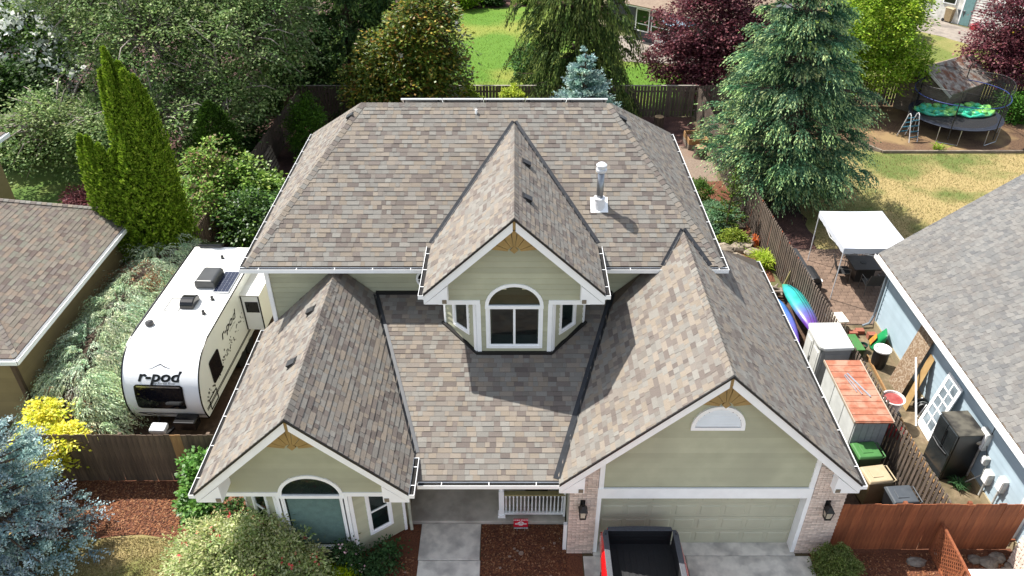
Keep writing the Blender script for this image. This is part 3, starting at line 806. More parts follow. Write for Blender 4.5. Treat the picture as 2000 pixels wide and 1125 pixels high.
# dormer
bay(DX, 0.97, 1.88, 15.90, 16.84, 3.75, 5.62, 1.92, DZ, 4.18, 5.46, 0.60, 1, False, (0.655, (0.34, 0.86, 4.45, 5.42)), 'dormer_wall')
for sg in (-1, 1):
    hb().box((DX + sg * 1.88 - 0.02, 16.80, 3.9), (DX + sg * 1.88 + 0.02, 17.82, 5.7)).build('dormer_cheek', SAGE, house)
    p = Vector((DX + sg * 0.97, 15.84, pz(15.84) + 0.03)); q = Vector((DX + sg * 1.95, 16.82, pz(16.82) + 0.03))
    hb().bar(p, q, 0.1, 0.05).build('base_flashing', BLACKM, house)
hb().box((DX - 1.0, 15.80, pz(15.82) - 0.02), (DX + 1.0, 15.895, pz(15.9) + 0.05)).build('base_flashing', BLACKM, house)
# left wing
bay(WX - 0.02, 0.86, 2.03, 12.45, 13.28, 0.05, 2.44, 2.15, WZ, 0.42, 2.34, 0.62, 0, True, (0.70, (0.48, 1.0, 0.62, 2.05)), 'bay_wall')
hb().box((WX - 2.0, 13.9, 0), (WX + 2.0, 17.82, 3.0)).build('wing_wall', SAGE, house)
hb().box((WX + 2.0, 13.28, 0.05), (WX + 2.03, 17.82, 2.9)).build('wing_side_wall', SAGE, house)
hb().box((WX - 2.07, 13.28, 0.05), (WX - 2.04, 17.82, 2.9)).build('wing_side_wall', SAGE, house)
# garage front
gw_ = hb().box((1.45, 12.95, 0), (7.95, 13.0, 2.6)).build('garage_wall', SAGE, house)
fp = front_plane(12.60)
tz = lambda x: GZ - 0.1 - PG * abs(x - GX)
siding(gw_, fp, [(2.12, 2.46), (7.06, 2.46), (7.06, tz(7.06)), (GX, tz(GX)), (2.12, tz(2.12))])
trim(fp, 1.98, 7.18, 2.12, 2.46, 0.022, 0.075, 'header_beam')
for (a, b) in ((2.0, 2.12), (7.06, 7.18)):
    trim(fp, a, b, 2.46, tz(a if a < 4 else b) + 0.0, 0.0, 0.06, 'post_board')
for (a, b) in ((1.99, 2.09), (7.09, 7.19)):
    hb().box((a, 12.54, 0.03), (b, 12.86, 2.12)).build('door_jamb', WHITE, house)
hb().box((7.95, 12.62, 0.0), (8.0, 22.0, 2.6)).build('garage_side_wall', SAGE, house)
hb().box((1.36, 13.0, 0.0), (1.45, 17.8, 2.7)).build('garage_side_wall', SAGE, house)
# sectional door
DOORM = M('sage_door', alb(186, 185, 162), alb(177, 176, 154), 1.6, 0.5)
gd = hb().box((2.09, 12.86, 0.03), (7.09, 12.88, 2.12)).build('garage_door', DOORM, house)
for r_ in range(4):
    z0 = 0.035 + r_ * 0.52
    sec = hb().box((2.095, 12.83, z0), (7.085, 12.858, z0 + 0.512)).build('door_section', DOORM, gd)
for r_ in range(4):
    for c_ in range(8):
        x0 = 2.13 + c_ * 0.6175; z0 = 0.035 + r_ * 0.52
        m = hb(); a = (x0 + 0.05, 12.829, z0 + 0.09); b = (x0 + 0.567, 12.829, z0 + 0.43)
        m.add([(a[0], 12.829, a[2]), (b[0], 12.829, a[2]), (b[0], 12.829, b[2]), (a[0], 12.829, b[2]),
               (a[0] + .03, 12.812, a[2] + .03), (b[0] - .03, 12.812, a[2] + .03), (b[0] - .03, 12.812, b[2] - .03), (a[0] + .03, 12.812, b[2] - .03)],
              [(4, 5, 6, 7), (0, 1, 5, 4), (1, 2, 6, 5), (2, 3, 7, 6), (3, 0, 4, 7)])
        m.build('door_panel', DOORM, gd)
# half round gable vent
gv = MB(HO); N_ = 18; cx, cz, rw, rh = 4.57, 4.50, 0.52, 0.55
for i in range(N_):
    a, b = math.pi * i / N_, math.pi * (i + 1) / N_
    gv.prism([(cx + (rw + .09) * math.cos(t), 12.598, cz + (rh + .09) * math.sin(t)) for t in (a, b)] + [(cx + rw * math.cos(t), 12.598, cz + rh * math.sin(t)) for t in (b, a)], (0, -0.065, 0))
gv.box((cx - rw - .09, 12.53, cz - 0.09), (cx + rw + .09, 12.598, cz))
gvo = gv.build('gable_vent', WHITE, house)
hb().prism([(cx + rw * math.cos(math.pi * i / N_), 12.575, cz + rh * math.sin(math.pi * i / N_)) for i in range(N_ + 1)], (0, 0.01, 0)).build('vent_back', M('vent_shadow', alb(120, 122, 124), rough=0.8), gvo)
for k in range(6):
    z = cz + 0.03 + k * 0.085; hwid = rw * math.sqrt(max(0, 1 - ((z + 0.02 - cz) / rh) ** 2)) - 0.01
    hb().prism([(cx - hwid, 12.572, z + 0.045), (cx + hwid, 12.572, z + 0.045), (cx + hwid, 12.535, z), (cx - hwid, 12.535, z)], (0, 0, 0.008)).build('louver', WHITE, gvo)
# brick pillars, each brick its own piece
bm_ = MB().box((-0.098, -0.03, -0.027), (0.098, 0.03, 0.027)).mesh('brick', BRICK)
bh_ = MB().box((-0.046, -0.03, -0.027), (0.046, 0.03, 0.027)).mesh('half_brick', BRICK)
def pillar(x0, x1, top):
    pi = hb().prism([(x0 + 0.004, 12.56, 0), (x1 - 0.004, 12.56, 0), (x1 - 0.004, 12.56, top(x1)), (x0 + 0.004, 12.56, top(x0))], (0, 0.42, 0)).build('brick_pillar', MORTAR, house)
    r = 0; z = 0.035; cnt = 0
    while z < 3.6:
        x = x0 + (0.0 if r % 2 == 0 else -0.103)
        while x < x1 - 0.02:
            a, b = max(x, x0), min(x + 0.196, x1)
            if b - a > 0.04 and z + 0.03 < min(top(a), top(b)):
                o = obj('brick', bm_ if b - a > 0.15 else bh_, pi, ((a + b) / 2 - HO[0], 12.548 - HO[1] + random.uniform(-0.003, 0.003), z - HO[2]))
                if b - a < 0.15: o.scale.x = (b - a) / 0.092
                elif b - a < 0.19: o.scale.x = (b - a) / 0.196
            x += 0.206
        z += 0.0645; r += 1
pillar(1.32, 1.985, lambda x: min(3.4, GZ - 0.35 - PG * abs(x - GX)))
pillar(7.195, 8.02, lambda x: min(3.4, GZ - 0.35 - PG * abs(x - GX)))
# lanterns
def lantern(x, z):
    m = hb(); m.box((x - 0.06, 12.50, z + 0.10), (x + 0.06, 12.518, z + 0.30)); m.bar((x, 12.50, z + 0.27), (x, 12.36, z + 0.27), 0.03)
    lo = m.build('wall_lantern', BLACKM, house)
    m = hb(); m.add([(x - .11, 12.25, z + .12), (x + .11, 12.25, z + .12), (x + .11, 12.47, z + .12), (x - .11, 12.47, z + .12), (x - .03, 12.33, z + .26), (x + .03, 12.33, z + .26), (x + .03, 12.39, z + .26), (x - .03, 12.39, z + .26)],
                  [(3, 2, 1, 0), (4, 5, 6, 7), (0, 1, 5, 4), (1, 2, 6, 5), (2, 3, 7, 6), (3, 0, 4, 7)]); m.build('lantern_roof', BLACKM, lo)
    m = hb()
    for sx in (-1, 1):
        for sy in (-1, 1): m.bar((x + sx * .09, 12.36 + sy * .09, z + .12), (x + sx * .07, 12.36 + sy * .07, z - .14), 0.018)
    m.box((x - .08, 12.28, z - .16), (x + .08, 12.44, z - .14)); m.build('cage', BLACKM, lo)
    hb().box((x - .055, 12.305, z - .13), (x + .055, 12.415, z + .11)).build('lamp_glass', M('frosted_glass', alb(190, 180, 160), rough=0.2), lo)
lantern(1.64, 1.78); lantern(7.62, 1.76)
# porch
pf = hb().box((-2.86, 13.43, 0.0), (1.33, 17.8, 0.14)).build('porch_slab', CONC, house, bevel=0.015)
hb().box((-2.86, 16.2, 0.14), (1.33, 16.25, 2.7)).build('porch_wall', SAGE, house)
hb().box((-2.38, 12.60, 2.50), (1.3, 12.74, 2.70)).build('porch_beam', WHITE, house)
hb().prism([(-2.85, 12.75, 2.74), (1.3, 12.75, 2.74), (1.3, 16.2, 2.74), (-2.85, 16.2, 2.74)], (0, 0, 0.012)).build('porch_ceiling', WHITE, house)
m = hb(); m.box((-0.44, 13.55, 0.14), (-0.30, 13.69, 1.15)); m.lathe((-0.37, 13.62, 1.15), [(0.07, 0), (0.045, 0.05), (0.055, 0.3), (0.05, 0.9), (0.065, 1.0), (0.07, 1.36)], 12); m.box((-0.47, 13.52, 0.14), (-0.27, 13.72, 0.24))
m.build('porch_post', WHITE, house, bevel=0.006)
m = hb(); m.box((-2.34, 13.55, 0.14), (-2.26, 13.63, 2.5)); 
rail = hb().box((-0.30, 13.58, 0.22), (1.31, 13.66, 0.28)).build('porch_railing', WHITE, house)
hb().box((-0.30, 13.56, 0.98), (1.31, 13.69, 1.03)).build('hand_rail', M('olive_rail', alb(150, 142, 100), rough=0.6), rail)
bal = MB(); bal._lz(Vector((0, 0, 0)), [(0.024, 0), (0.024, 0.16), (0.017, 0.18), (0.022, 0.26), (0.013, 0.52), (0.018, 0.58), (0.024, 0.60), (0.024, 0.72)], 8, None)
balm = bal.mesh('baluster', WHITE, True)
for k in range(16): obj('baluster', balm, rail, (-0.25 + k * 0.099 - HO[0], 13.62 - HO[1], 0.27))
hb().box((1.27, 13.57, 0.15), (1.325, 13.67, 1.1)).build('rail_post', WHITE, rail)
# downspouts
def downspout(pts, w=0.07):
    m = hb(); m.tube(pts, w / 1.6, 8); m.build('downspout', M('sage_metal', alb(182, 182, 162), rough=0.5), house)
downspout([(-2.62, 12.95, 2.6), (-2.72, 13.2, 2.4), (-2.78, 13.35, 2.2), (-2.78, 13.35, 0.3), (-2.74, 13.2, 0.08)])
hb().box((1.22, 12.62, 0.0), (1.31, 12.72, 1.0)).build('trim_post', WHITE, house)
# flue
fl = hb().tube([(2.32, 18.95, 6.5), (2.32, 18.95, 7.75)], 0.095, 20).build('flue_pipe', M('flue_metal', alb(150, 153, 157), alb(130, 133, 137), 5, 0.32, metal=0.9), house, smooth=False)
fl.data.polygons.foreach_set('use_smooth', [len(p.vertices) == 4 for p in fl.data.polygons])
hb()._lz(Vector((2.32, 18.95, 7.70)), [(0.12, 0), (0.15, 0.03), (0.15, 0.09), (0.11, 0.10), (0.11, 0.15), (0.145, 0.16), (0.145, 0.22), (0.08, 0.27), (0.0, 0.28)], 20, None).build('flue_cap', M('bright_metal', alb(232, 234, 236), rough=0.35, metal=0.3), fl)
hb()._lz(Vector((2.32, 18.95, 6.55)), [(0.19, 0), (0.16, 0.20), (0.15, 0.34), (0.16, 0.35), (0.16, 0.38), (0.10, 0.40)], 20, None).build('storm_collar', M('white_metal', alb(236, 236, 236), rough=0.4), fl)
MB(HO).obox(main_front.p(2.32 - XL, (18.95 - YE) * math.sqrt(1 + MS * MS), 0.02), main_front.u * 0.24, main_front.v * 0.24, main_front.n * 0.004).build('flue_flashing', WHITE, fl)
hb().tube([(-1.15, 21.5, 8.2), (-1.15, 21.5, 8.46)], 0.035, 12).build('plumbing_vent', WHITE, house)
hb().tube([(0.0, 16.9, 3.0), (0.0, 16.9, 3.1)], 0.03).build('plumbing_vent', WHITE, house)
# solar panels on the rear slope, their upper edges above the ridge
nb = Vector((0, MS, 1)).normalized(); vb = Vector((0, 1, -MS)).normalized()
for k in range(5):
    x0 = -3.38 + k * 1.225
    c = Vector((x0 + 0.6, 21.86, ZR + 0.0)) + nb * 0.105 + vb * 0.48
    sp_ = MB(HO).obox(c, (0.6, 0, 0), vb * 0.5, nb * 0.02).build('solar_panel', WHITE, house)
    MB(HO).obox(c + nb * 0.0215, (0.57, 0, 0), vb * 0.47, nb * 0.002).build('solar_cells', M('solar_blue', lin(28, 34, 54), rough=0.15), sp_)
    for sx in (-0.5, 0.5): MB(HO).obox(c - vb * 0.4 - nb * 0.06 + Vector((sx, 0, 0)), (0.02, 0, 0), vb * 0.02, nb * 0.06).build('mounting_foot', BLACKM, sp_)
# ------------------------------------------------------------------ neighbouring houses
def simple_gutter(off, p, q, out, parent, wide=0.12):
    p = Vector(p); q = Vector(q); d = (q - p).normalized(); L = (q - p).length; o_ = Vector(out).normalized(); up = Vector((0, 0, 1)); m = MB(off)
    for (a, b, z0, z1) in ((0, 0.012, -0.16, -0.03), (0.012, wide, -0.15, -0.138), (wide, wide + 0.02, -0.15, -0.01)):
        m.obox((p + q) / 2 + o_ * (a + b) / 2 + up * (z0 + z1) / 2, d * L / 2, o_ * (b - a) / 2, up * (z1 - z0) / 2)
    g = m.build('gutter', WHITE, parent)
    MB(off).obox((p + q) / 2 + o_ * (wide / 2 + 0.006) + up * (-0.12), d * (L / 2 - 0.004), o_ * (wide / 2 - 0.008), up * 0.014).build('trough_shade', TROUGH, g)
    return g
def boards_on(wall, pl, L, z0, z1, off, mat, e=0.19, th=0.02, skip=None):
    v = z0
    while v < z1 - 0.02:
        t = min(v + e * 1.06, z1)
        tp = [pl.p(0, v, th), pl.p(L, v, th), pl.p(L, t, 0.004), pl.p(0, t, 0.004)]; bt = [pl.p(a, b, -0.006) for a, b in ((0, v), (L, v), (L, t), (0, t))]
        MB(off).add(tp + bt, [(0, 1, 2, 3), (0, 4, 5, 1), (1, 5, 6, 2), (2, 6, 7, 3), (3, 7, 4, 0)]).build('siding_board', mat, wall)
        v += e
# left neighbour: brown hip roof, tan walls
LO = (-17.0, 20.0, 0.0)
lh = thing('neighbour_house', 'tan single storey house with mottled brown hip roof beside the trailer', 'house', LO)
TANW = M('tan_siding', lin(196, 172, 120), lin(184, 160, 110), 2, 0.7, rnd=0.05)
lroof_pts = [(-14.2, 16.87, 2.9), (-14.2, 25.4, 2.9), (-19.0, 22.3, 5.3)]
lr = MB(LO).prism(lroof_pts, (0, 0, -0.07)).build('roof', DECK, lh)
pl = Plane2((-14.2, 16.87, 2.9), (0, 1, 0), (-1, 0, 0.5))
LSH = [lin(158, 148, 134), lin(146, 138, 124), lin(166, 148, 130), lin(128, 112, 104), lin(140, 128, 120), lin(152, 150, 134)]
lst = shingles(pl, [pl.uv(p) for p in lroof_pts], 0.143, LSH, [.25, .2, .15, .12, .15, .13], 0.16, 0.34, 0.014, seed=61)
lf = [(-14.2, 16.87, 2.9), (-19.0, 22.3, 5.3), (-24.0, 16.87, 2.9)]
pl2 = Plane2((-24.0, 16.87, 2.9), (1, 0, 0), (0, 5.43, 2.4))
lst += shingles(pl2, [pl2.uv(p) for p in lf], 0.143, LSH, [.25, .2, .15, .12, .15, .13], 0.16, 0.34, 0.014, seed=62)
lbk = [(-14.2, 25.4, 2.9), (-24.0, 25.4, 2.9), (-19.0, 22.3, 5.3)]
MB(LO).prism(lf, (0, 0, -0.07)).build('roof_deck', DECK, lr); MB(LO).prism(lbk, (0, 0, -0.07)).build('roof_deck', DECK, lr)
lay_shingles(lst, lr, SHING, LO, 300)
CAPS = MB(LO)
SHB = SHINGLE
caps((-14.2, 16.87, 2.9), (-19.0, 22.3, 5.3), (0.3, 1, 0.1), (-1, 0.3, -0.1), w=0.13, seed=63)
caps((-14.2, 25.4, 2.9), (-19.0, 22.3, 5.3), (0.3, -1, 0.0), (-0.6, 1, -0.2), w=0.13, seed=64)
CAPS.build('ridge_cap', SHING, lr, kind='stuff')
simple_gutter(LO, (-14.2, 16.75, 2.9), (-14.2, 25.4, 2.9), (1, 0, 0), lh)
simple_gutter(LO, (-14.1, 16.87, 2.9), (-24.0, 16.87, 2.9), (0, -1, 0), lh)
lw = MB(LO).box((-23.5, 17.3, 0), (-14.66, 25.0, 2.75)).build('wall', TANW, lh)
boards_on(lw, Plane2((-23.5, 17.295, 0), (1, 0, 0), (0, 0, 1)), 8.84, 0.1, 2.7, LO, TANW)
boards_on(lw, Plane2((-14.655, 17.3, 0), (0, 1, 0), (0, 0, 1)), 7.7, 0.1, 2.7, LO, TANW)
MB(LO).box((-14.74, 17.22, 0.05), (-14.62, 17.34, 2.7)).build('corner_board', M('brown_trim', lin(126, 100, 76), rough=0.7), lh)
MB(LO).box((-24, 16.9, 2.70), (-14.22, 25.4, 2.725)).build('soffit', TANW, lh)
# another house wall beyond it
LO2 = (-22, 24, 0)
l2 = thing('neighbour_house', 'tan sided house wall at the left edge above the hip roof', 'house', LO2)
l2w = MB(LO2).box((-28, 20.5, 0), (-19.7, 27.0, 5.1)).build('wall', TANW, l2)
boards_on(l2w, Plane2((-19.695, 20.5, 0), (0, 1, 0), (0, 0, 1)), 6.5, 1.5, 5.0, LO2, TANW)
MB(LO2).prism([(-28.5, 20.2, 5.1), (-19.3, 20.2, 5.1), (-19.3, 27.4, 5.1), (-28.5, 27.4, 5.1)], (0, 0, 0.12)).build('roof', DECK, l2)
simple_gutter(LO2, (-19.3, 20.2, 5.22), (-19.3, 27.4, 5.22), (1, 0, 0), l2)
# right neighbour: grey roof, blue-grey walls
RO = (14.5, 17.0, 0.0)
rh = thing('neighbour_house', 'blue grey house with plain grey shingle roof on the right', 'house', RO)
BLUEW = M('blue_siding', alb(166, 184, 194), alb(158, 176, 186), 2, 0.65, rnd=0.04)
rp = [(12.45, 9.5, 2.9), (12.45, 22.46, 2.9), (17.25, 23.75, 5.3), (17.25, 9.5, 5.3)]
rr = MB(RO).prism(rp, (0, 0, -0.07)).build('roof', DECK, rh)
plr = Plane2((12.45, 9.5, 2.9), (0, -1, 0), (1, 0, 0.5))
GSH = [lin(148, 147, 143), lin(136, 136, 134), lin(156, 154, 149), lin(126, 126, 126), lin(142, 139, 135)]
def scallop_shingles(pl, poly, e, w, palette, thick, seed):
    """tabs with alternating high and low butts, as the stepped courses show"""
    r = random.Random(seed); P_ = planes_of(poly); us = [p[0] for p in poly]; vs_ = [p[1] for p in poly]; out = []; v0 = min(vs_); k = 0
    while v0 < max(vs_):
        u = min(us) - (k % 3) * w * 0.37; j = 0
        while u < max(us):
            lo0 = 0.0 if j % 2 == 0 else 0.048; lo1 = lo0 + 0.0
            ww = w * r.uniform(0.92, 1.08)
            rect = [(u + 0.002, v0 - lo0 + 0.03), (u + ww - 0.002, v0 - lo0 + 0.03), (u + ww - 0.002, v0 + e * 1.35), (u + 0.002, v0 + e * 1.35)]
            q = clip_poly(rect, P_)
            if q and area2(q) > 0.001:
                c = r.choices(palette, [.3, .25, .2, .1, .15])[0]; g = r.uniform(0.94, 1.06); n = len(q)
                hi = thick * (1.0 if j % 2 else 0.7)
                tp = [pl.p(a, b, max(0.0015, hi * (1 - (b - v0 + 0.05) / (e * 1.6)))) for a, b in q]; bt = [pl.p(a, b, -0.004) for a, b in q]
                out.append((tp + bt, [tuple(range(n))] + [(i, n + i, n + (i + 1) % n, (i + 1) % n) for i in range(n)], tuple(x * g for x in c), area2(q), abs(area2(q) - area2(rect)) < 1e-6, (tp[0] + tp[n // 2]) / 2))
            u += ww; j += 1
        v0 += e; k += 1
    return out
lay_shingles(scallop_shingles(plr, [plr.uv(p) for p in rp], 0.143, 0.17, GSH, 0.017, 71), rr, SHING, RO, 300)
rp2 = [(17.25, 9.5, 5.3), (17.25, 23.75, 5.3), (22, 22.46, 2.9), (22, 9.5, 2.9)]
MB(RO).prism(rp2, (0, 0, -0.07)).build('roof_deck', M('grey_shingle', lin(150, 148, 145), lin(140, 139, 136), 8, 0.95, 0.5), rr)
CAPS = MB(RO); _s = SHINGLE; SHINGLE = [GSH[i % 5] for i in range(8)]
caps((17.25, 9.5, 5.3), (17.25, 23.7, 5.3), (-1, 0, -0.5), (1, 0, -0.5), w=0.13, seed=65); SHINGLE = _s
CAPS.build('ridge_cap', SHING, rr, kind='stuff')
g_ = simple_gutter(RO, (12.45, 9.5, 2.9), (12.45, 22.46, 2.9), (-1, 0, 0), rh, 0.10)
for k in range(10): MB(RO).obox((12.40, 10.2 + k * 1.25, 2.885), (0.05, 0, 0), (0, 0.012, 0), (0, 0, 0.004)).build('hanger', WHITE, g_)
MB(RO).prism([(12.45, 22.43, 2.84), (17.25, 23.72, 5.24), (17.25, 23.72, 5.08), (12.45, 22.43, 2.68)], (0, 0.04, 0)).build('barge_board', WHITE, rh)
rw = MB(RO).box((12.93, 9.6, 0), (21.6, 22.1, 2.75)).build('wall', BLUEW, rh)
boards_on(rw, Plane2((12.925, 22.1, 0), (0, -1, 0), (0, 0, 1)), 9.05, 0.28, 2.75, RO, BLUEW, 0.20)
MB(RO).box((12.86, 9.6, 0), (12.925, 22.12, 0.28)).build('foundation', M('foundation', lin(196, 178, 140), lin(176, 160, 126), 4, 0.9, 0.4), rh)
MB(RO).box((12.46, 9.6, 2.72), (12.92, 22.4, 2.745)).build('soffit', M('grey_soffit', lin(150, 160, 170), rough=0.7), rh)
MB(RO).box((12.88, 22.06, 0.05), (12.96, 22.16, 2.7)).build('corner_board', BLUEW, rh)
MB(RO).box((12.80, 12.75, 0.0), (12.925, 13.0, 2.72)).build('corner_board', M('pale_trim', alb(224, 224, 220), rough=0.6), rh)
m = MB(RO); m.tube([(12.5, 22.3, 2.75), (12.62, 22.25, 2.5), (12.84, 22.2, 2.2), (12.84, 22.2, 0.45), (12.70, 22.1, 0.18), (12.45, 22.05, 0.10)], 0.042, 8); m.build('downspout', M('blue_metal', lin(160, 172, 182), rough=0.4), rh)
# brick skirt at the front corner
sk = MB(RO).box((12.60, 11.2, 0), (12.93, 12.3, 1.0)).build('brick_base', MORTAR, rh)
for r_ in range(14):
    for c_ in range(5):
        y = 11.2 + 0.1 + c_ * 0.22 - (0.1 if r_ % 2 else 0)
        if y - 0.1 > 11.15 and y + 0.1 < 12.32:
            o = obj('brick', bm_, sk, (12.595 - RO[0], y - RO[1], 0.05 + r_ * 0.068)); o.rotation_euler = (0, 0, math.pi / 2)
# meter boxes and conduit on the wall
BOX = M('meter_grey', alb(206, 208, 204), lin(192, 194, 190), 4, 0.5)
def meter(y, z, w, h_, name, pipe=True, dome=False):
    b = MB(RO).box((12.76, y - w / 2, z), (12.92, y + w / 2, z + h_)).build(name, BOX, rh, bevel=0.02)
    MB(RO).box((12.745, y - w / 2 + 0.03, z + 0.04), (12.759, y + w / 2 - 0.03, z + h_ - 0.04)).build('cover', WHITE, b)
    if pipe: MB(RO).tube([(12.84, y, 0.1), (12.84, y, z)], 0.03, 8).build('conduit', BOX, b)
    if dome: MB(RO).lathe((12.75, y, z + h_ * 0.35), [(0.10, 0), (0.10, 0.05), (0.07, 0.12), (0.0, 0.13)], 16, ax=(-1, 0, 0)).build('meter_dial', M('meter_glass', lin(214, 206, 186), rough=0.15), b)
meter(15.05, 1.25, 0.34, 0.62, 'electric_meter', True, True)
meter(14.68, 1.0, 0.18, 0.24, 'junction_box', False)
meter(14.35, 0.62, 0.26, 0.40, 'utility_box')
meter(13.82, 0.92, 0.26, 0.42, 'utility_box')
MB(RO).tube([(12.86, 14.9, 2.7), (12.86, 14.9, 1.5), (12.84, 14.72, 1.25)], 0.012, 6).build('cable', BLACKM, rh)
MB(RO).tube([(12.85, 14.6, 1.0), (12.82, 14.55, 0.7), (12.6, 14.75, 0.15), (12.45, 15.1, 0.08)], 0.014, 6).build('cable', BOX, rh)

# dark grey house beyond the back lawn
BO = (12.0, 59.0, 0.0); BR = -0.71
bh = thing('neighbour_house', 'charcoal house with tan tile roof and large white framed windows beyond the lawn', 'house', (8.45, 56.3, 0), BR)
CHAR = M('charcoal_siding', lin(98, 100, 104), lin(88, 90, 94), 2, 0.7, rnd=0.05)
bw = MB().box((0, 0, 0), (9, 7, 2.55)).build('wall', CHAR, bh)
def b_win(x0, x1, z0, z1):
    f_ = MB(); f_.box((x0 - .07, -0.05, z0 - .07), (x0, -0.004, z1 + .07)); f_.box((x1, -0.05, z0 - .07), (x1 + .07, -0.004, z1 + .07)); f_.box((x0, -0.05, z1), (x1, -0.004, z1 + .07)); f_.box((x0, -0.05, z0 - .07), (x1, -0.004, z0)); f_.box((x0, -0.045, z0 + (z1 - z0) * .3), (x1, -0.004, z0 + (z1 - z0) * .3 + .05))
    w = f_.build('window', WHITE, bh)
    MB().box((x0, -0.02, z0), (x1, -0.003, z1)).build('pane', M('green_glass', lin(44, 72, 44), lin(30, 52, 30), 1, 0.08), w)
MB().box((-3.2, 1.2, 0), (-0.004, 6.9, 2.5)).build('wing_wall', CHAR, bh)
MB().prism([(-3.7, 0.7, 2.56), (-0.52, 0.7, 2.56), (-0.52, 7.4, 2.56), (-3.7, 7.4, 2.56)], (0, 0, 0.10)).build('wing_roof', M('tan_tile', lin(178, 156, 134), lin(160, 138, 118), 5, 0.9, 0.3, rnd=0.08), bh)
b_win(0.25, 1.25, 0.75, 2.15); b_win(1.55, 2.9, 0.75, 2.15); b_win(3.6, 4.8, 0.75, 2.15)
v = 0.05
while v < 2.5:
    MB().prism([(0, -0.003, v), (0, -0.02, v), (0, -0.006, v + 0.17), (0, -0.003, v + 0.17)], (9, 0, 0)).build('siding_board', CHAR, bw); v += 0.165
TILE = M('tan_tile', lin(178, 156, 134), lin(160, 138, 118), 5, 0.9, 0.3, rnd=0.08)
br_ = MB().prism([(-0.5, -0.55, 2.6), (9.5, -0.55, 2.6), (9.5, 3.2, 4.2), (2.6, 3.2, 4.2)], (0, 0, -0.06)).build('roof', TILE, bh)
MB().prism([(-0.5, -0.55, 2.6), (2.6, 3.2, 4.2), (2.6, 3.8, 4.2), (-0.5, 7.5, 2.6)], (0, 0, -0.06)).build('roof_deck', TILE, br_)
for k in range(13):      # overlapping tile courses
    t = k / 13.0
    MB().obox((4.5 + 1.55 * t, -0.55 + 3.75 * t, 2.6 + 1.6 * t + 0.03), (5.0 - 1.55 * t, 0, 0), (0, 0.16, 0.068), (0, -0.01, 0.025)).build('tile_course', TILE, br_)
MB().box((-0.55, -0.62, 2.42), (9.5, -0.56, 2.60)).build('fascia', WHITE, bh); MB().box((-0.57, -0.56, 2.42), (-0.51, 7.5, 2.60)).build('fascia', WHITE, bh)
# white house, top right
wh = thing('neighbour_house', 'white lap sided house with a pale teal door at the top right', 'house', (33.95, 59.7, 0), -0.915)
WS = M('white_siding', alb(232, 230, 222), lin(224, 222, 214), 2, 0.6, rnd=0.02)
ww = MB().box((-6, 0.0, 0), (9, 5, 4.5)).build('wall', WS, wh)
v = 0.1
while v < 4.4:
    MB().prism([(0.5, -0.002, v), (0.5, -0.03, v), (0.5, -0.006, v + 0.2), (0.5, -0.002, v + 0.2)], (8.5, 0, 0)).build('siding_board', WS, ww); v += 0.19
d_ = MB().box((-0.25, -0.06, 0.02), (0.45, -0.004, 2.1)).build('door', M('teal_paint', lin(150, 196, 196), rough=0.5), wh)
MB().box((-0.36, -0.07, 0.02), (-0.26, -0.004, 2.2)).build('door_casing', WHITE, wh)
for x0 in (2.0,):
    w = MB(); w.box((x0 - .08, -.07, 1.1), (x0 + 1.1, -.01, 1.18)); w.box((x0 - .08, -.07, 2.1), (x0 + 1.1, -.01, 2.18)); w.box((x0 - .08, -.07, 1.18), (x0, -.01, 2.1)); w.box((x0 + 1.02, -.07, 1.18), (x0 + 1.1, -.01, 2.1)); w.box((x0 + .47, -.06, 1.18), (x0 + .53, -.01, 2.1))
    wo = w.build('window', WHITE, wh); MB().box((x0, -.05, 1.18), (x0 + 1.02, -.03, 2.1)).build('pane', M('grey_glass', lin(120, 130, 134), lin(80, 90, 94), 3, 0.1), wo)
w = MB(); w.box((-1.9, -.06, 1.3), (-0.9, -.01, 2.2)); wo = w.build('window', WHITE, wh); MB().box((-1.82, -.07, 1.38), (-0.98, -.061, 2.12)).build('pane', DGLASS, wo)
# shed with mossy roof behind the trampoline
sh = thing('garden_shed', 'weathered wooden shed with brown moss on its shingle roof behind the trampoline', 'shed', (22.85, 41.9, 0), -0.98)
OLDW = M('old_wood', lin(180, 164, 144), lin(140, 126, 110), 3, 0.9, 0.5, 30, stretch=(1, 1, 6), rnd=0.12)
wl = MB().prism([(-1.45, 0, 0), (1.45, 0, 0), (1.45, 0, 1.9), (0, 0, 2.75), (-1.45, 0, 1.9)], (0, 3.6, 0)).build('wall', OLDW, sh)
for k in range(13):
    z = 0.05 + k * 0.2; hw = 1.45 if z < 1.85 else max(0.1, 1.45 * (2.75 - z) / 0.85)
    MB().prism([(-hw, -0.003, z), (-hw, -0.03, z), (-hw, -0.006, z + 0.2), (-hw, -0.003, z + 0.2)], (2 * hw, 0, 0)).build('siding_board', OLDW, wl)
MOSS = M('mossy_shingle', lin(196, 188, 176), lin(164, 152, 142), 6, 0.95, 0.5, 20, c3=lin(140, 96, 74), s3=2.6, rnd=0.1)
for sg in (-1, 1):
    r_ = MB().prism([(0, -0.35, 2.80), (sg * 1.75, -0.35, 1.78), (sg * 1.75, 3.9, 1.78), (0, 3.9, 2.80)], (0, 0, 0.05)).build('roof', MOSS, sh)
    for k in range(9):
        for j in range(14):
            t = (k + 0.5) / 9; c = Vector((sg * 1.75 * t, -0.2 + (j + 0.5 * (k % 2)) * 0.3, 2.855 - 1.02 * t))
            MB().obox(c, Vector((sg * 1.75, 0, -1.02)).normalized() * 0.12, (0, 0.145, 0), (sg * 0.004, 0, 0.008)).build('shingle', MOSS, r_)
    MB().bar((0, -0.37, 2.74), (sg * 1.78, -0.37, 1.70), 0.03, 0.14).build('barge_board', M('worn_white', alb(196, 192, 184), rough=0.8), sh)
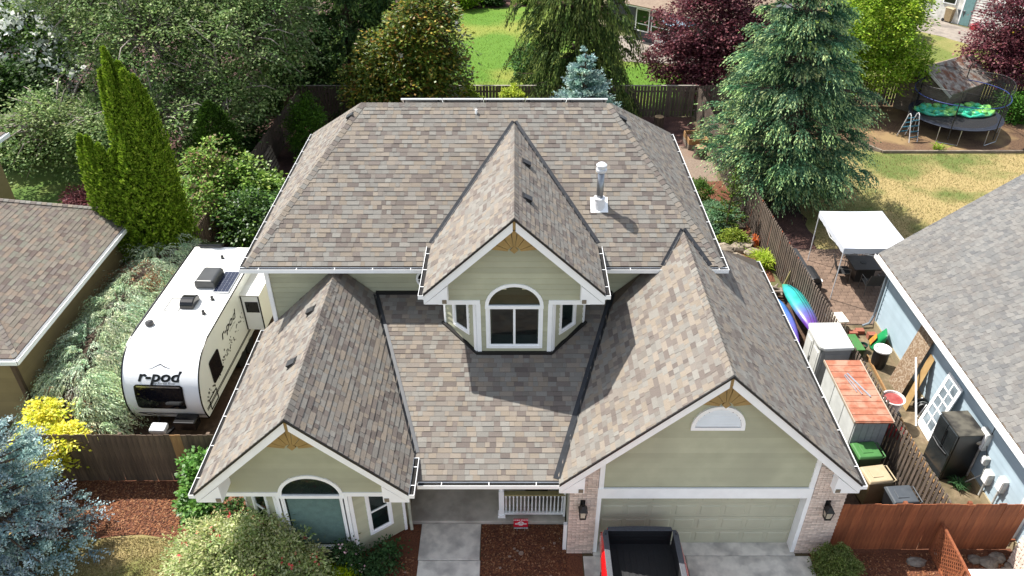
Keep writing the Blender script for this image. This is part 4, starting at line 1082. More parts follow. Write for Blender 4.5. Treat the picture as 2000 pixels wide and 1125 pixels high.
# ------------------------------------------------------------------ travel trailer
def text_mesh(txt, size, shear=0.0, bold=0.0):
    cu = bpy.data.curves.new('t', 'FONT'); cu.body = txt; cu.size = size; cu.align_x = 'CENTER'; cu.align_y = 'BOTTOM_BASELINE' if False else 'CENTER'
    cu.shear = shear; cu.offset = bold; cu.resolution_u = 3
    o = bpy.data.objects.new('t', cu); COL.objects.link(o)
    bpy.context.view_layer.update()
    me = bpy.data.meshes.new_from_object(o.evaluated_get(bpy.context.evaluated_depsgraph_get()))
    vs_ = [tuple(v.co) for v in me.vertices]; fs_ = [tuple(p.vertices) for p in me.polygons]
    bpy.data.objects.remove(o); bpy.data.curves.remove(cu); bpy.data.meshes.remove(me)
    return vs_, fs_
def text_on(name, txt, size, fn, mat, parent, shear=0.0, bold=0.0, sx=1.0):
    """fn maps the flat text (x,y) onto a surface point"""
    vs_, fs_ = text_mesh(txt, size, shear, bold)
    m = MB(); m.add([fn(x * sx, y) for x, y, z in vs_], fs_); return m.build(name, mat, parent)

RVL = 6.55; RVH = 1.14
rv_ = thing('travel_trailer', 'white travel trailer with rounded black trimmed nose parked beside the house', 'trailer', (-10.40, 16.86, 0), -math.atan2(0.26, 6.7))
RVW = M('rv_white', alb(246, 246, 246), alb(240, 241, 242), 1.5, 0.35, coat=0.3)
RVROOF = M('rv_roof', alb(240, 240, 236), alb(232, 231, 226), 2, 0.6, c3=alb(218, 215, 206), s3=0.9)
RVBLK = M('rv_black', lin(24, 24, 26), lin(18, 18, 20), 3, 0.25)
RVGLS = M('rv_glass', alb(16, 17, 24), alb(12, 12, 18), 1, 0.05)
RVGRY = M('rv_grey', lin(96, 96, 98), rough=0.4)
prof = [(0.16, 0.50), (0.05, 0.80), (0.0, 1.15), (0.04, 1.50), (0.15, 1.86), (0.34, 2.17), (0.62, 2.42), (0.95, 2.58), (1.28, 2.66)]
NP = 40
def spline(pts, n):
    out = []
    P_ = [pts[0]] + pts + [pts[-1]]
    segs = len(pts) - 1
    for i in range(n + 1):
        t = i / n * segs; k = min(int(t), segs - 1); f_ = t - k
        p0, p1, p2, p3 = (Vector(P_[k + j]) for j in range(4))
        out.append(0.5 * ((2 * p1) + (-p0 + p2) * f_ + (2 * p0 - 5 * p1 + 4 * p2 - p3) * f_ ** 2 + (-p0 + 3 * p1 - 3 * p2 + p3) * f_ ** 3))
    return out
fc = spline(prof, NP)
arc = [0.0]
for i in range(NP): arc.append(arc[-1] + (fc[i + 1] - fc[i]).length)
def front_at(s, w=0.0):
    s = max(0, min(arc[-1] - 1e-6, s)); i = max(k for k in range(NP) if arc[k] <= s)
    f_ = (s - arc[i]) / (arc[i + 1] - arc[i]); p = fc[i].lerp(fc[i + 1], f_); d = (fc[i + 1] - fc[i]).normalized()
    n = Vector((-d.y, d.x)); return (p.x + n.x * w, p.y + n.y * w)      # (y, z), n points forward/up
def s_of_z(z):
    for i in range(NP):
        if fc[i].y <= z <= fc[i + 1].y: return arc[i] + (z - fc[i].y) / (fc[i + 1].y - fc[i].y) * (arc[i + 1] - arc[i])
    return arc[-1]
# body: front skin, roof, sides, rear
m = MB(); R = 0.05
m.add([(x, p.x, p.y) for p in fc for x in (-RVH, RVH)], [(2 * i, 2 * i + 1, 2 * i + 3, 2 * i + 2) for i in range(NP)])
body = m.build('front_shell', RVW, rv_, smooth=True)
m = MB(); m.add([(-RVH, 1.28, 2.66), (RVH, 1.28, 2.66), (RVH, RVL - 0.25, 2.72), (-RVH, RVL - 0.25, 2.72), (RVH, RVL, 2.55), (-RVH, RVL, 2.55), (RVH, RVL, 0.5), (-RVH, RVL, 0.5)], [(0, 1, 2, 3), (3, 2, 4, 5), (5, 4, 6, 7)])
m.build('roof', RVROOF, rv_)
for sg in (-1, 1):
    poly = [(sg * RVH, p.x, p.y) for p in fc] + [(sg * RVH, RVL - 0.25, 2.72), (sg * RVH, RVL, 2.55), (sg * RVH, RVL, 0.5)]
    MB().prism(poly, (-sg * 0.02, 0, 0)).build('side_wall', RVW, rv_)
    # black edge trim round the nose and along the roof
    t = MB(); pts = [(sg * (RVH + 0.005), p.x - 0.004, p.y) for p in fc] + [(sg * (RVH + 0.005), RVL - 0.25, 2.725), (sg * (RVH + 0.005), RVL, 2.55), (sg * (RVH + 0.005), RVL, 0.5)]
    t.tube(pts, 0.024, 6); t.build('edge_trim', RVBLK, rv_)
MB().box((-RVH + 0.02, 0.2, 0.42), (RVH - 0.02, RVL - 0.05, 0.5)).build('chassis', RVBLK, rv_)
MB().box((-RVH + 0.03, 1.272, 2.655), (RVH - 0.03, 1.30, 2.672)).build('roof_seam', M('seam_grey', lin(176, 176, 174), rough=0.6), rv_)
# front window wrapped to the nose
def wrap(name, x0, x1, z0, z1, w, mat, n=10, corner=0.08, parent=rv_):
    s0, s1 = s_of_z(z0), s_of_z(z1); m = MB(); rows = []
    for i in range(n + 1):
        s = s0 + (s1 - s0) * i / n; e = min(s - s0, s1 - s); ins = corner - math.sqrt(max(0, corner ** 2 - (corner - e) ** 2)) if e < corner else 0
        y, z = front_at(s, w); rows.append([(x0 + ins, y, z), (x1 - ins, y, z)])
    m.add([p for r in rows for p in r], [(2 * i, 2 * i + 1, 2 * i + 3, 2 * i + 2) for i in range(n)]); return m.build(name, mat, parent)
fw = wrap('front_window', -0.80, 0.66, 0.98, 1.80, 0.022, RVBLK, 16)
wrap('window_glass', -0.75, 0.61, 1.02, 1.70, 0.03, RVGLS, 16, 0.06, fw)
wrap('window_awning_bar', -0.72, 0.58, 1.72, 1.77, 0.034, M('chrome', alb(170, 172, 176), rough=0.15, metal=0.8), 3, 0.01, fw)
for (z0, z1, x0) in ((0.70, 0.735, -0.92), (0.655, 0.67, -0.5)):
    wrap('stripe', x0, RVH - 0.03, z0, z1, 0.006, RVBLK, 2, 0.0)
for (xa, c, wd) in ((-0.95, RVBLK, 0.14), (-0.66, RVGRY, 0.05), (-0.54, M('rv_tan', lin(190, 150, 110), rough=0.4), 0.04)):
    m = MB(); rows = []
    for i in range(5):
        s = s_of_z(0.54 + 0.18 * i / 4); y, z = front_at(s, 0.008); xx = xa + 0.42 * (1 - i / 4); rows += [(xx, y, z), (xx + wd, y, z)]
    m.add(rows, [(2 * i, 2 * i + 1, 2 * i + 3, 2 * i + 2) for i in range(4)]); m.build('swoosh', c, rv_)
sl = s_of_z(2.02)
def on_front(x, y, w=0.008):
    a, b = front_at(sl + y, w); return (-0.06 + x, a, b)
text_on('lettering_outline', 'r-pod', 0.44, lambda x, y: on_front(x + 0.012, y - 0.016, 0.006), RVGRY, rv_, 0.25, 0.012, 1.25)
text_on('lettering', 'r-pod', 0.44, lambda x, y: on_front(x, y, 0.010), RVBLK, rv_, 0.25, 0.006, 1.25)
text_on('lettering', 'by Forest River', 0.105, lambda x, y: on_front(x + 0.18, y - 0.20, 0.008), RVGRY, rv_, 0.3)
text_on('lettering', 'West Coast Edition', 0.07, lambda x, y: on_front(x + 0.2, y - 0.285, 0.008), M('rv_pale', alb(176, 176, 176), rough=0.4), rv_, 0.3)
mt = [(-0.42, 0.20), (-0.2, 0.245), (0.0, 0.36), (0.06, 0.38), (0.14, 0.33), (0.28, 0.27), (0.46, 0.22), (0.28, 0.255), (0.15, 0.29), (0.07, 0.345), (0.0, 0.335), (-0.2, 0.228)]
MB().add([on_front(x, y, 0.008) for x, y in mt], [(0, 1, 11), (1, 2, 10, 11), (2, 3, 9, 10), (3, 4, 8, 9), (4, 5, 7, 8), (5, 6, 7)]).build('mountain_mark', RVGRY, rv_)
# right side: window, lettering, dots, hatch, slide-out
xs = RVH + 0.003
def on_side(y0, z0): return lambda x, y: (xs + 0.006, y0 + x, z0 + y)
m = MB(); pts = []
for (cy, cz, a0) in ((1.06, 1.20, 180), (1.62, 1.20, 270), (1.62, 1.86, 0), (1.06, 1.86, 90)):
    for k in range(5): a = math.radians(a0 + k * 22.5); pts.append((xs, cy + 0.09 * math.cos(a), cz + 0.09 * math.sin(a)))
m.prism(pts, (0.02, 0, 0)); m.build('side_window', RVGLS, rv_)
text_on('lettering', 'r-pod', 0.42, on_side(2.75, 2.02), RVBLK, rv_, 0.25, 0.006, 1.3)
text_on('lettering', 'by Forest River', 0.09, on_side(3.0, 1.80), RVGRY, rv_, 0.3)
r = random.Random(4)
for k in range(80):
    y = 0.35 + r.random() * 3.6; z = 1.02 + (y - 0.3) * 0.16 + r.gauss(0, 0.09); s = r.choice([0.012, 0.018, 0.024, 0.03])
    MB().box((xs - 0.002, y - s, z - s), (xs + 0.004, y + s, z + s)).build('dot', RVBLK if r.random() < 0.6 else RVGRY, rv_)
for z in (0.80, 0.74): MB().box((xs - 0.002, 0.2, z), (xs + 0.012, RVL - 0.1, z + 0.022)).build('stripe', RVBLK, rv_)
h_ = MB(); 
for (a, b, c, d) in ((0.42, 1.0, 0.56, 0.59), (0.42, 1.0, 0.93, 0.96), (0.42, 0.45, 0.59, 0.93), (0.97, 1.0, 0.59, 0.93)): h_.box((xs, a, c), (xs + 0.018, b, d))
h_.build('storage_hatch', RVBLK, rv_)
MB().box((RVH - 0.4, 4.0, 0.9), (RVH + 0.62, 5.9, 2.30)).build('slide_out', RVW, rv_)
so = rv_.children[-1]
MB().box((RVH - 0.1, 3.96, 2.301), (RVH + 0.66, 5.94, 2.335)).build('slide_roof', RVROOF, so)
for y in (3.985, ):
    MB().box((RVH + 0.12, y, 1.62), (RVH + 0.56, y + 0.012, 2.05)).build('slide_window', RVGLS, so, bevel=0.004)
for (x, y) in ((RVH + 0.02, 3.985), (RVH + 0.61, 3.985)): MB().box((x - 0.02, y, 0.9), (x + 0.02, y + 0.013, 2.30)).build('slide_trim', RVBLK, so)
MB().box((RVH + 0.0, 3.983, 2.27), (RVH + 0.63, 3.998, 2.30)).build('slide_trim', RVBLK, so)
# roof fittings
ac = MB(); 
acp = [(-0.34, 0.0), (-0.34, 0.22), (-0.26, 0.30), (0.26, 0.30), (0.34, 0.22), (0.34, 0.0)]
a1 = [(x + 0.18, 3.75 + 0.03, 2.70 + z) for x, z in acp]; a2 = [(x + 0.18, 4.65, 2.70 + z * 0.93) for x, z in acp]
ac.add(a1 + a2, [tuple(range(5, -1, -1)), tuple(range(6, 12))] + [(i, (i + 1) % 6, 6 + (i + 1) % 6, 6 + i) for i in range(6)])
ac.build('air_conditioner', M('ac_grey', lin(84, 86, 88), lin(74, 76, 78), 3, 0.4), rv_, bevel=0.04)
vt = MB(); vp = []
for k in range(9): a = math.pi * k / 8; vp.append((0.0, 2.95 - 0.30 * math.cos(a), 2.69 + 0.27 * math.sin(a) ** 0.7 if 0 < k < 8 else 2.69))
vt.prism([(p[0] - 0.22, p[1], p[2]) for p in vp], (0.44, 0, 0)); vt.build('vent_cover', M('vent_black', lin(30, 31, 32), lin(22, 22, 24), 3, 0.15), rv_, bevel=0.03)
sp = MB().box((0.50, 3.55, 2.715), (1.02, 4.75, 2.745)).build('solar_panel', METAL, rv_)
for i in range(4):
    for j in range(9):
        MB().box((0.525 + i * 0.122, 3.575 + j * 0.129, 2.7455), (0.525 + i * 0.122 + 0.114, 3.575 + j * 0.129 + 0.121, 2.7485)).build('cell', M('solar_cell', lin(44, 52, 78), lin(36, 42, 66), 3, 0.15), sp)
for (x, y, rr_) in ((0.62, 3.2, 0.045), (0.62, 2.45, 0.045), (0.1, 5.6, 0.05)):
    MB()._lz(Vector((x, y, 2.69)), [(rr_ * 1.5, 0), (rr_ * 1.5, 0.02), (rr_, 0.03), (rr_, 0.10), (rr_ * 1.2, 0.11), (rr_ * .8, 0.14)], 14, None).build('plumbing_vent', M('vent_grey', lin(70, 70, 72), rough=0.4), rv_)
MB()._lz(Vector((-0.82, 1.85, 2.68)), [(0.10, 0), (0.13, 0.03), (0.12, 0.1), (0.06, 0.14)], 16, None).build('antenna', M('vent_grey', lin(70, 70, 72), rough=0.4), rv_)
hf = MB(); hf.box((-0.72, 2.55, 2.690), (-0.22, 2.59, 2.700)); hf.box((-0.72, 3.21, 2.690), (-0.22, 3.25, 2.702)); hf.box((-0.72, 2.59, 2.690), (-0.68, 3.21, 2.700)); hf.box((-0.26, 2.59, 2.690), (-0.22, 3.21, 2.700)); hf.build('roof_hatch', M('hatch_grey', lin(214, 214, 210), rough=0.6), rv_)
MB().tube([(-RVH - 0.05, 1.7, 2.60), (-RVH - 0.05, 5.6, 2.62)], 0.055, 8).build('awning_roll', M('awning', lin(60, 60, 62), rough=0.6), rv_)
MB().obox((-0.55, 6.35, 2.78), (0.42, 0, 0), (0, 0.14, -0.03), (0, 0.01, 0.05)).build('rear_spoiler', RVBLK, rv_, bevel=0.04)
# tongue, propane cover, wheels
m = MB(); m.bar((-0.6, 0.6, 0.44), (0.0, -0.75, 0.44), 0.08); m.bar((0.6, 0.6, 0.44), (0.0, -0.75, 0.44), 0.08); m.bar((0, -0.7, 0.44), (0, -0.95, 0.46), 0.1); m.tube([(0, -0.6, 0.02), (0, -0.6, 0.75)], 0.03, 8); m.build('tongue', RVBLK, rv_)
MB().obox((0.0, -0.62, 0.78), (0.24, 0, 0), (0, 0.16, 0.02), (0, -0.01, 0.09)).build('tongue_jack_cover', M('jack_white', alb(206, 208, 210), rough=0.35), rv_, bevel=0.05)
MB().box((0.3, -0.38, 0.46), (0.95, 0.02, 0.78)).build('battery_box', RVBLK, rv_, bevel=0.03)
for sg in (-1, 1):
    for y in (3.2, 3.95):
        w_ = MB().lathe((sg * (RVH - 0.22), y, 0.34), [(0.2, 0), (0.34, 0.02), (0.34, 0.2), (0.2, 0.22)], 20, ax=(sg, 0, 0)).build('wheel', M('rubber', lin(30, 30, 30), rough=0.9), rv_)

# ------------------------------------------------------------------ pickup truck
tk = thing('pickup_truck', 'red pickup truck with black bed liner parked in front of the garage', 'truck', (3.05, 12.2, 0.03))
RED = M('truck_red', alb(206, 22, 26), alb(196, 18, 22), 1, 0.25, coat=0.8)
BED = M('bed_liner', lin(42, 43, 46), lin(34, 35, 38), 14, 0.7, 0.3, 60)
RAIL = M('bed_rail', alb(76, 78, 84), alb(66, 68, 74), 20, 0.6, 0.2, 90)
# local: y=0 tailgate, bed towards -y
W2 = 0.96
def side_prof(sg):
    # outer body side, bulging
    ys = [0.0, -0.35, -0.55, -1.05, -1.3, -1.75]
    return ys
for sg in (-1, 1):
    m = MB(); rows = []
    zs = [(0.55, 0.90), (0.80, 0.965), (1.02, 0.985), (1.22, 0.955), (1.30, 0.915)]
    ysl = [0.04, -0.02, -0.30, -0.55, -1.1, -1.5, -1.80]
    for y in ysl:
        bul = 0.05 * math.exp(-((y + 0.95) / 0.38) ** 2) - (0.05 if y > 0 else 0.015 if y > -0.1 else 0)
        rows.append([(sg * (x + bul * (1 if 0.6 < z < 1.25 else 0.4)), y, z) for z, x in zs])
    n = len(zs); m.add([p for r_ in rows for p in r_], [(i * n + j, i * n + j + 1, (i + 1) * n + j + 1, (i + 1) * n + j) for i in range(len(rows) - 1) for j in range(n - 1)])
    m.build('bed_side', RED, tk, smooth=True)
    MB().box((sg * 0.80, -1.82, 0.80), (sg * 0.83, -0.08, 1.30)).build('bed_inner_wall', BED, tk)
    rl = MB(); rl.prism([(sg * 0.79, -1.82, 1.30), (sg * 0.925, -1.82, 1.30), (sg * 0.925, -0.12, 1.30), (sg * 0.875, -0.01, 1.30), (sg * 0.79, 0.0, 1.30)], (0, 0, 0.045))
    ro = rl.build('bed_rail_cap', RAIL, tk, bevel=0.015)
    MB()._lz(Vector((sg * 0.855, -0.14, 1.3455)), [(0.025, 0), (0.025, 0.004), (0.0, 0.004)], 10, None).build('stake_hole', BLACKP, ro)
    MB().box((sg * 0.90, 0.0, 0.85), (sg * 0.955, 0.05, 1.18)).build('tail_light', M('lamp_red', lin(150, 16, 20), rough=0.1), tk)
tg = MB().box((-0.80, 0.02, 0.72), (0.80, 0.075, 1.30)).build('tailgate', RED, tk, bevel=0.012)
MB().prism([(-0.80, -0.03, 1.305), (0.80, -0.03, 1.305), (0.78, 0.085, 1.305), (0.3, 0.105, 1.305), (-0.3, 0.105, 1.305), (-0.78, 0.085, 1.305)], (0, 0, 0.035)).build('tailgate_cap', RAIL, tg, bevel=0.012)
MB().box((-0.79, -0.02, 0.80), (0.79, 0.018, 1.30)).build('tailgate_liner', BED, tg)
for z in (0.95, 1.08): MB().box((-0.7, -0.03, z), (0.7, -0.021, z + 0.05)).build('liner_rib', BED, tg)
fl_ = MB().box((-0.80, -1.82, 0.77), (0.80, -0.02, 0.80)).build('bed_floor', BED, tk)
for k in range(10): MB().box((-0.70 + k * 0.15, -1.78, 0.801), (-0.70 + k * 0.15 + 0.075, -0.1, 0.815)).build('bed_rib', BED, fl_)
MB().box((-0.80, -1.84, 0.77), (0.80, -1.80, 1.32)).build('bed_front_wall', BED, tk)
MB().box((-0.90, 0.05, 0.48), (0.90, 0.20, 0.66)).build('bumper', M('chrome_dull', alb(160, 162, 166), rough=0.25, metal=0.8), tk, bevel=0.03)
MB().box((-0.93, -0.6, 0.62), (-0.905, -0.35, 0.68)).build('fuel_door', BLACKP, tk)
for sg in (-1, 1):
    for y in (-0.95, -4.2):
        w_ = MB().lathe((sg * 0.74, y, 0.38), [(0.22, 0), (0.36, 0.02), (0.38, 0.06), (0.38, 0.2), (0.36, 0.235), (0.22, 0.24)], 24, ax=(sg, 0, 0)).build('wheel', MATS['rubber'], tk)
        MB().lathe((sg * 0.90, y, 0.38), [(0.22, 0), (0.22, 0.07), (0.10, 0.085), (0.0, 0.085)], 18, ax=(sg, 0, 0)).build('rim', METAL, w_)
# cab and bonnet
m = MB(); cs = [(-1.84, 0.55, 0.94), (-1.84, 1.25, 0.95), (-1.95, 1.82, 0.72), (-3.0, 1.86, 0.72), (-3.75, 1.28, 0.93), (-5.1, 1.12, 0.90), (-5.25, 0.55, 0.88)]
m.add([(-w, y, z) for y, z, w in cs] + [(w, y, z) for y, z, w in cs], [tuple(range(7)), tuple(range(13, 6, -1))] + [(i + 7, i + 8, i + 1, i) for i in range(6)]); m.build('cab', RED, tk, bevel=0.03)
MB().add([(-0.66, -1.845, 1.33), (0.66, -1.845, 1.33), (0.6, -1.935, 1.74), (-0.6, -1.935, 1.74)], [(0, 1, 2, 3)]).build('rear_window', DGLASS, tk)
MB().add([(-0.80, -3.77, 1.30), (0.80, -3.77, 1.30), (0.64, -3.06, 1.84), (-0.64, -3.06, 1.84)], [(3, 2, 1, 0)]).build('windscreen', DGLASS, tk)
# low white box at the bottom right corner
wv = thing('storage_bench', 'low white flat topped box at the bottom right corner beside the lattice', 'box', (12.05, 10.95, 0.0))
MB().prism([(-1.0, -0.7, 0.0), (1.0, -0.7, 0.0), (1.0, 0.66, 0.0), (-1.0, 0.66, 0.0)], (0, 0, 0.5)).build('body', RVW, wv, bevel=0.03)
MB().prism([(-1.05, -0.75, 0.502), (1.05, -0.75, 0.502), (1.05, 0.71, 0.502), (-1.05, 0.71, 0.502)], (0, 0, 0.06)).build('lid', RVW, wv, bevel=0.02)
# ------------------------------------------------------------------ fences, every board a piece
def wood(name, c1, c2, rnd=0.15):
    return M(name, c1, c2, 2.5, 0.85, 0.5, 24, stretch=(6, 6, 0.8), rnd=rnd)
DKFENCE = wood('dark_fence_wood', alb(108, 90, 72), alb(80, 66, 54), 0.25)
GREYFENCE = wood('grey_fence_wood', alb(106, 92, 80), alb(80, 70, 62), 0.2)
REDFENCE = wood('stained_fence_wood', alb(150, 88, 52), alb(120, 64, 38), 0.2)
NEWBOARD = wood('pale_fence_wood', alb(160, 124, 80), alb(140, 104, 66), 0.05)
ORANGEB = wood('orange_fence_wood', lin(182, 98, 60), lin(160, 82, 50), 0.05)
def fence(label, p0, p1, hgt, mat, bw=0.14, gap=0.006, both=False, rails=(0.35, 1.45), post=2.4, special=None, group=None, top=None, lean=0.008, seed=1, cap=False, zvar=0.012):
    r = random.Random(seed)
    p0 = Vector((*p0, 0)); p1 = Vector((*p1, 0)); d = p1 - p0; L = d.length; ang = math.atan2(d.y, d.x)
    t = thing('fence', label, 'fence', p0, ang, group)
    me = MB().box((-bw / 2, -0.009, -hgt / 2), (bw / 2, 0.009, hgt / 2)).mesh('board', mat)
    alt = {}
    n = int(L / (bw + gap)); k = 0
    rows = [(-0.03, 0.0)] + ([(0.03, (bw + gap) / 2)] if both else [])
    for side, sh_ in rows:
        for i in range(n):
            x = bw / 2 + i * (bw + gap) + sh_
            if x > L: break
            mm = me
            if special and i in special and side < 0:
                sm = special[i]
                if sm not in alt: alt[sm] = MB().box((-bw / 2, -0.009, -hgt / 2), (bw / 2, 0.009, hgt / 2)).mesh('board', sm)
                mm = alt[sm]
            o = obj('board', mm, t, (x, side + r.uniform(-0.003, 0.003), hgt / 2 + 0.04 + r.uniform(-zvar, zvar)))
            o.rotation_euler = (r.gauss(0, lean * 0.5), r.gauss(0, lean), 0)
    for z in rails: MB().box((0, -0.019, z), (L, 0.019, z + 0.085)).build('rail', mat, t)
    x = 0.0
    while x <= L + 0.01:
        MB().box((x - 0.045, 0.0 if not both else -0.019, 0), (x + 0.045, 0.085 if not both else 0.019, hgt + 0.03)).build('post', mat, t); x += post
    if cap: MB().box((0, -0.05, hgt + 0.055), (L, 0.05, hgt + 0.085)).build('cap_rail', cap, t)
    return t
fence('dark weathered board fence in front of the trailer', (-13.15, 14.96), (-7.0, 14.96), 1.80, DKFENCE, 0.145, special={25: NEWBOARD, 26: NEWBOARD}, seed=2)
fence('red stained board gate and fence between brick pillar and blue house', (8.06, 12.66), (12.85, 12.66), 1.74, REDFENCE, 0.19, 0.004, seed=3, rails=(0.3, 1.4), post=1.6)
fence('grey shadow box fence running back along the right side yard', (10.78, 12.75), (10.05, 34.0), 1.72, GREYFENCE, 0.095, 0.075, True, special={66: ORANGEB, 72: ORANGEB, 77: ORANGEB, 84: ORANGEB, 92: ORANGEB, 98: ORANGEB}, seed=4, lean=0.008, zvar=0.02)
fence('far end of the side fence beyond the tall cedar', (10.05, 34.0), (10.2, 41.6), 1.75, GREYFENCE, 0.12, 0.05, True, seed=5)
CAPM = M('sunlit_cap', lin(206, 198, 184), rough=0.8)  # pale colour paints the sunlit top edge onto the back fence
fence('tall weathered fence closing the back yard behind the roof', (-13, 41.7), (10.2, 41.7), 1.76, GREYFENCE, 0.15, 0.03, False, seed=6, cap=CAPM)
fence('weathered board fence under the purple tree', (10.2, 41.75), (19.0, 43.4), 1.75, GREYFENCE, 0.15, 0.02, False, seed=7)
fence('grey fence with gaps behind the trampoline', (19.0, 43.4), (30.5, 43.0), 1.75, GREYFENCE, 0.14, 0.03, False, seed=8)
fence('dark fence between the tall columnar conifer and the trailer', (-12.45, 23.2), (-12.5, 28.0), 1.72, DKFENCE, 0.12, 0.05, True, seed=9)
fence('old picket fence in the shade behind the leaning pallet', (-12.5, 28.0), (-12.0, 41.6), 1.72, GREYFENCE, 0.12, 0.06, False, seed=10)
fence('pale grey fence at the far end of the green lawn', (-9, 66.5), (6, 67.5), 1.7, GREYFENCE, 0.15, 0.02, False, seed=11)
fence('brown fence behind the bins at the white house', (27.0, 64.0), (33.0, 64.6), 1.8, DKFENCE, 0.15, 0.01, False, seed=12)
# post cap and lattice panel on the front fence
lt = thing('lattice_panel', 'red stained lattice fence panel running toward the camera', 'fence', (10.72, 12.58, 0), -math.pi / 2 - 0.03)
MB().box((0, -0.03, 1.08), (2.6, 0.03, 1.13)).build('top_rail', REDFENCE, lt); MB().box((0, -0.03, 0.02), (2.6, 0.03, 0.09)).build('bottom_rail', REDFENCE, lt)
for x in (0.03, 1.3, 2.57): MB().box((x - 0.035, -0.035, 0), (x + 0.035, 0.035, 1.08)).build('post', REDFENCE, lt)
for k in range(34):
    for sg in (-1, 1):
        x0 = -1.0 + k * 0.13
        a, b = (x0, 0.09), (x0 + 0.99, 1.08)
        if sg < 0: a, b = (x0 + 0.99, 0.09), (x0, 1.08)
        lo, hi = (0.0, 1.0)
        dx = b[0] - a[0]
        t0, t1 = 0.0, 1.0
        for lim, cmp in ((0.0, 1), (2.6, -1)):
            ta = (lim - a[0]) / dx
            if (a[0] - lim) * cmp < 0: t0 = max(t0, ta)
            if (b[0] - lim) * cmp < 0: t1 = min(t1, ta)
        if t1 - t0 > 0.05:
            A_ = (a[0] + dx * t0, sg * 0.007, a[1] + 0.99 * t0); B_ = (a[0] + dx * t1, sg * 0.007, a[1] + 0.99 * t1)
            MB().bar(A_, B_, 0.008, 0.032, up=(0, 0, 1)).build('slat', REDFENCE, lt)
# ------------------------------------------------------------------ things in the yards
def shade(c, k): return tuple(x * k for x in c)
# yard sign
sg_ = thing('yard_sign', 'small red and white yard sign standing in the mulch below the porch railing', 'sign', (0.14, 13.20, 0.012))
SR = M('sign_red', alb(206, 24, 52), rough=0.4); SWH = M('sign_white', alb(240, 240, 240), rough=0.4); SGR = M('sign_grey', lin(96, 98, 100), rough=0.4)
til = 0.16
def sgp(x, z, w=0.0): return (x, w * -1.0 - (z - 0.1) * til, z)
MB().prism([sgp(-0.19, 0.20), sgp(0.19, 0.20), sgp(0.19, 0.60), sgp(-0.19, 0.60)], (0, 0.008, 0)).build('panel', SR, sg_)
MB().prism([sgp(-0.19, 0.10), sgp(0.19, 0.10), sgp(0.19, 0.199), sgp(-0.19, 0.199)], (0, 0.008, 0)).build('lower_band', SGR, sg_)
text_on('lettering', 'OHIO STATE', 0.072, lambda x, y: sgp(x, 0.545 + y, 0.004), SWH, sg_, 0, 0.003, 0.95)
text_on('lettering', 'CHAMPIONS', 0.068, lambda x, y: sgp(x, 0.145 + y, 0.004), SWH, sg_, 0, 0.003, 0.95)
oc = lambda a, b, n=8: [(a * math.cos(math.radians(22.5 + 45 * k)), b * math.sin(math.radians(22.5 + 45 * k))) for k in range(n)]
o1, o2 = oc(0.085, 0.105), oc(0.045, 0.062)
MB().add([sgp(x, 0.375 + z, 0.003) for x, z in o1] + [sgp(x, 0.375 + z, 0.003) for x, z in o2], [(k, (k + 1) % 8, 8 + (k + 1) % 8, 8 + k) for k in range(8)]).build('emblem', SWH, sg_)
MB().add([sgp(x, 0.375 + z, 0.0035) for x, z in ((-0.15, -0.05), (0.15, -0.05), (0.15, 0.02), (-0.15, 0.02))], [(0, 1, 2, 3)]).build('emblem_band', SWH, sg_)
text_on('lettering', 'OHIO STATE', 0.05, lambda x, y: sgp(x, 0.36 + y, 0.006), SR, sg_, 0, 0.001, 0.95)
for x in (-0.1, 0.1): MB().tube([(x, 0.012, 0), (x, -0.04, 0.45)], 0.005, 6).build('stake', METAL, sg_)
# chair behind the porch railing
pc = thing('patio_chair', 'dark round backed chair behind the white porch railing', 'chair', (0.55, 14.35, 0.14), 0.1)
m = MB(); ring = [(0.36 * math.cos(2 * math.pi * k / 24), 0.12 + 0.10 * math.sin(2 * math.pi * k / 24), 0.62 + 0.38 * math.sin(2 * math.pi * k / 24)) for k in range(25)]
m.tube(ring, 0.022, 8); m.build('back_ring', BLACKP, pc)
for k in range(7):
    x = -0.3 + k * 0.1; h_ = math.sqrt(max(0, 1 - (x / 0.36) ** 2)); MB().tube([(x, 0.12 - 0.1 * h_, 0.62 - 0.38 * h_), (x, 0.12 + 0.1 * h_, 0.62 + 0.38 * h_)], 0.008, 6).build('back_rod', BLACKP, pc)
MB()._lz(Vector((0, -0.16, 0.40)), [(0.0, 0), (0.30, 0), (0.32, 0.03), (0.30, 0.06), (0.0, 0.07)], 20, None).build('seat', BLACKP, pc)
for a in range(4): MB().tube([(0.2 * math.cos(a * 1.57 + .78), -0.16 + 0.2 * math.sin(a * 1.57 + .78), 0.40), (0.28 * math.cos(a * 1.57 + .78), -0.16 + 0.28 * math.sin(a * 1.57 + .78), 0)], 0.014, 6).build('leg', BLACKP, pc)

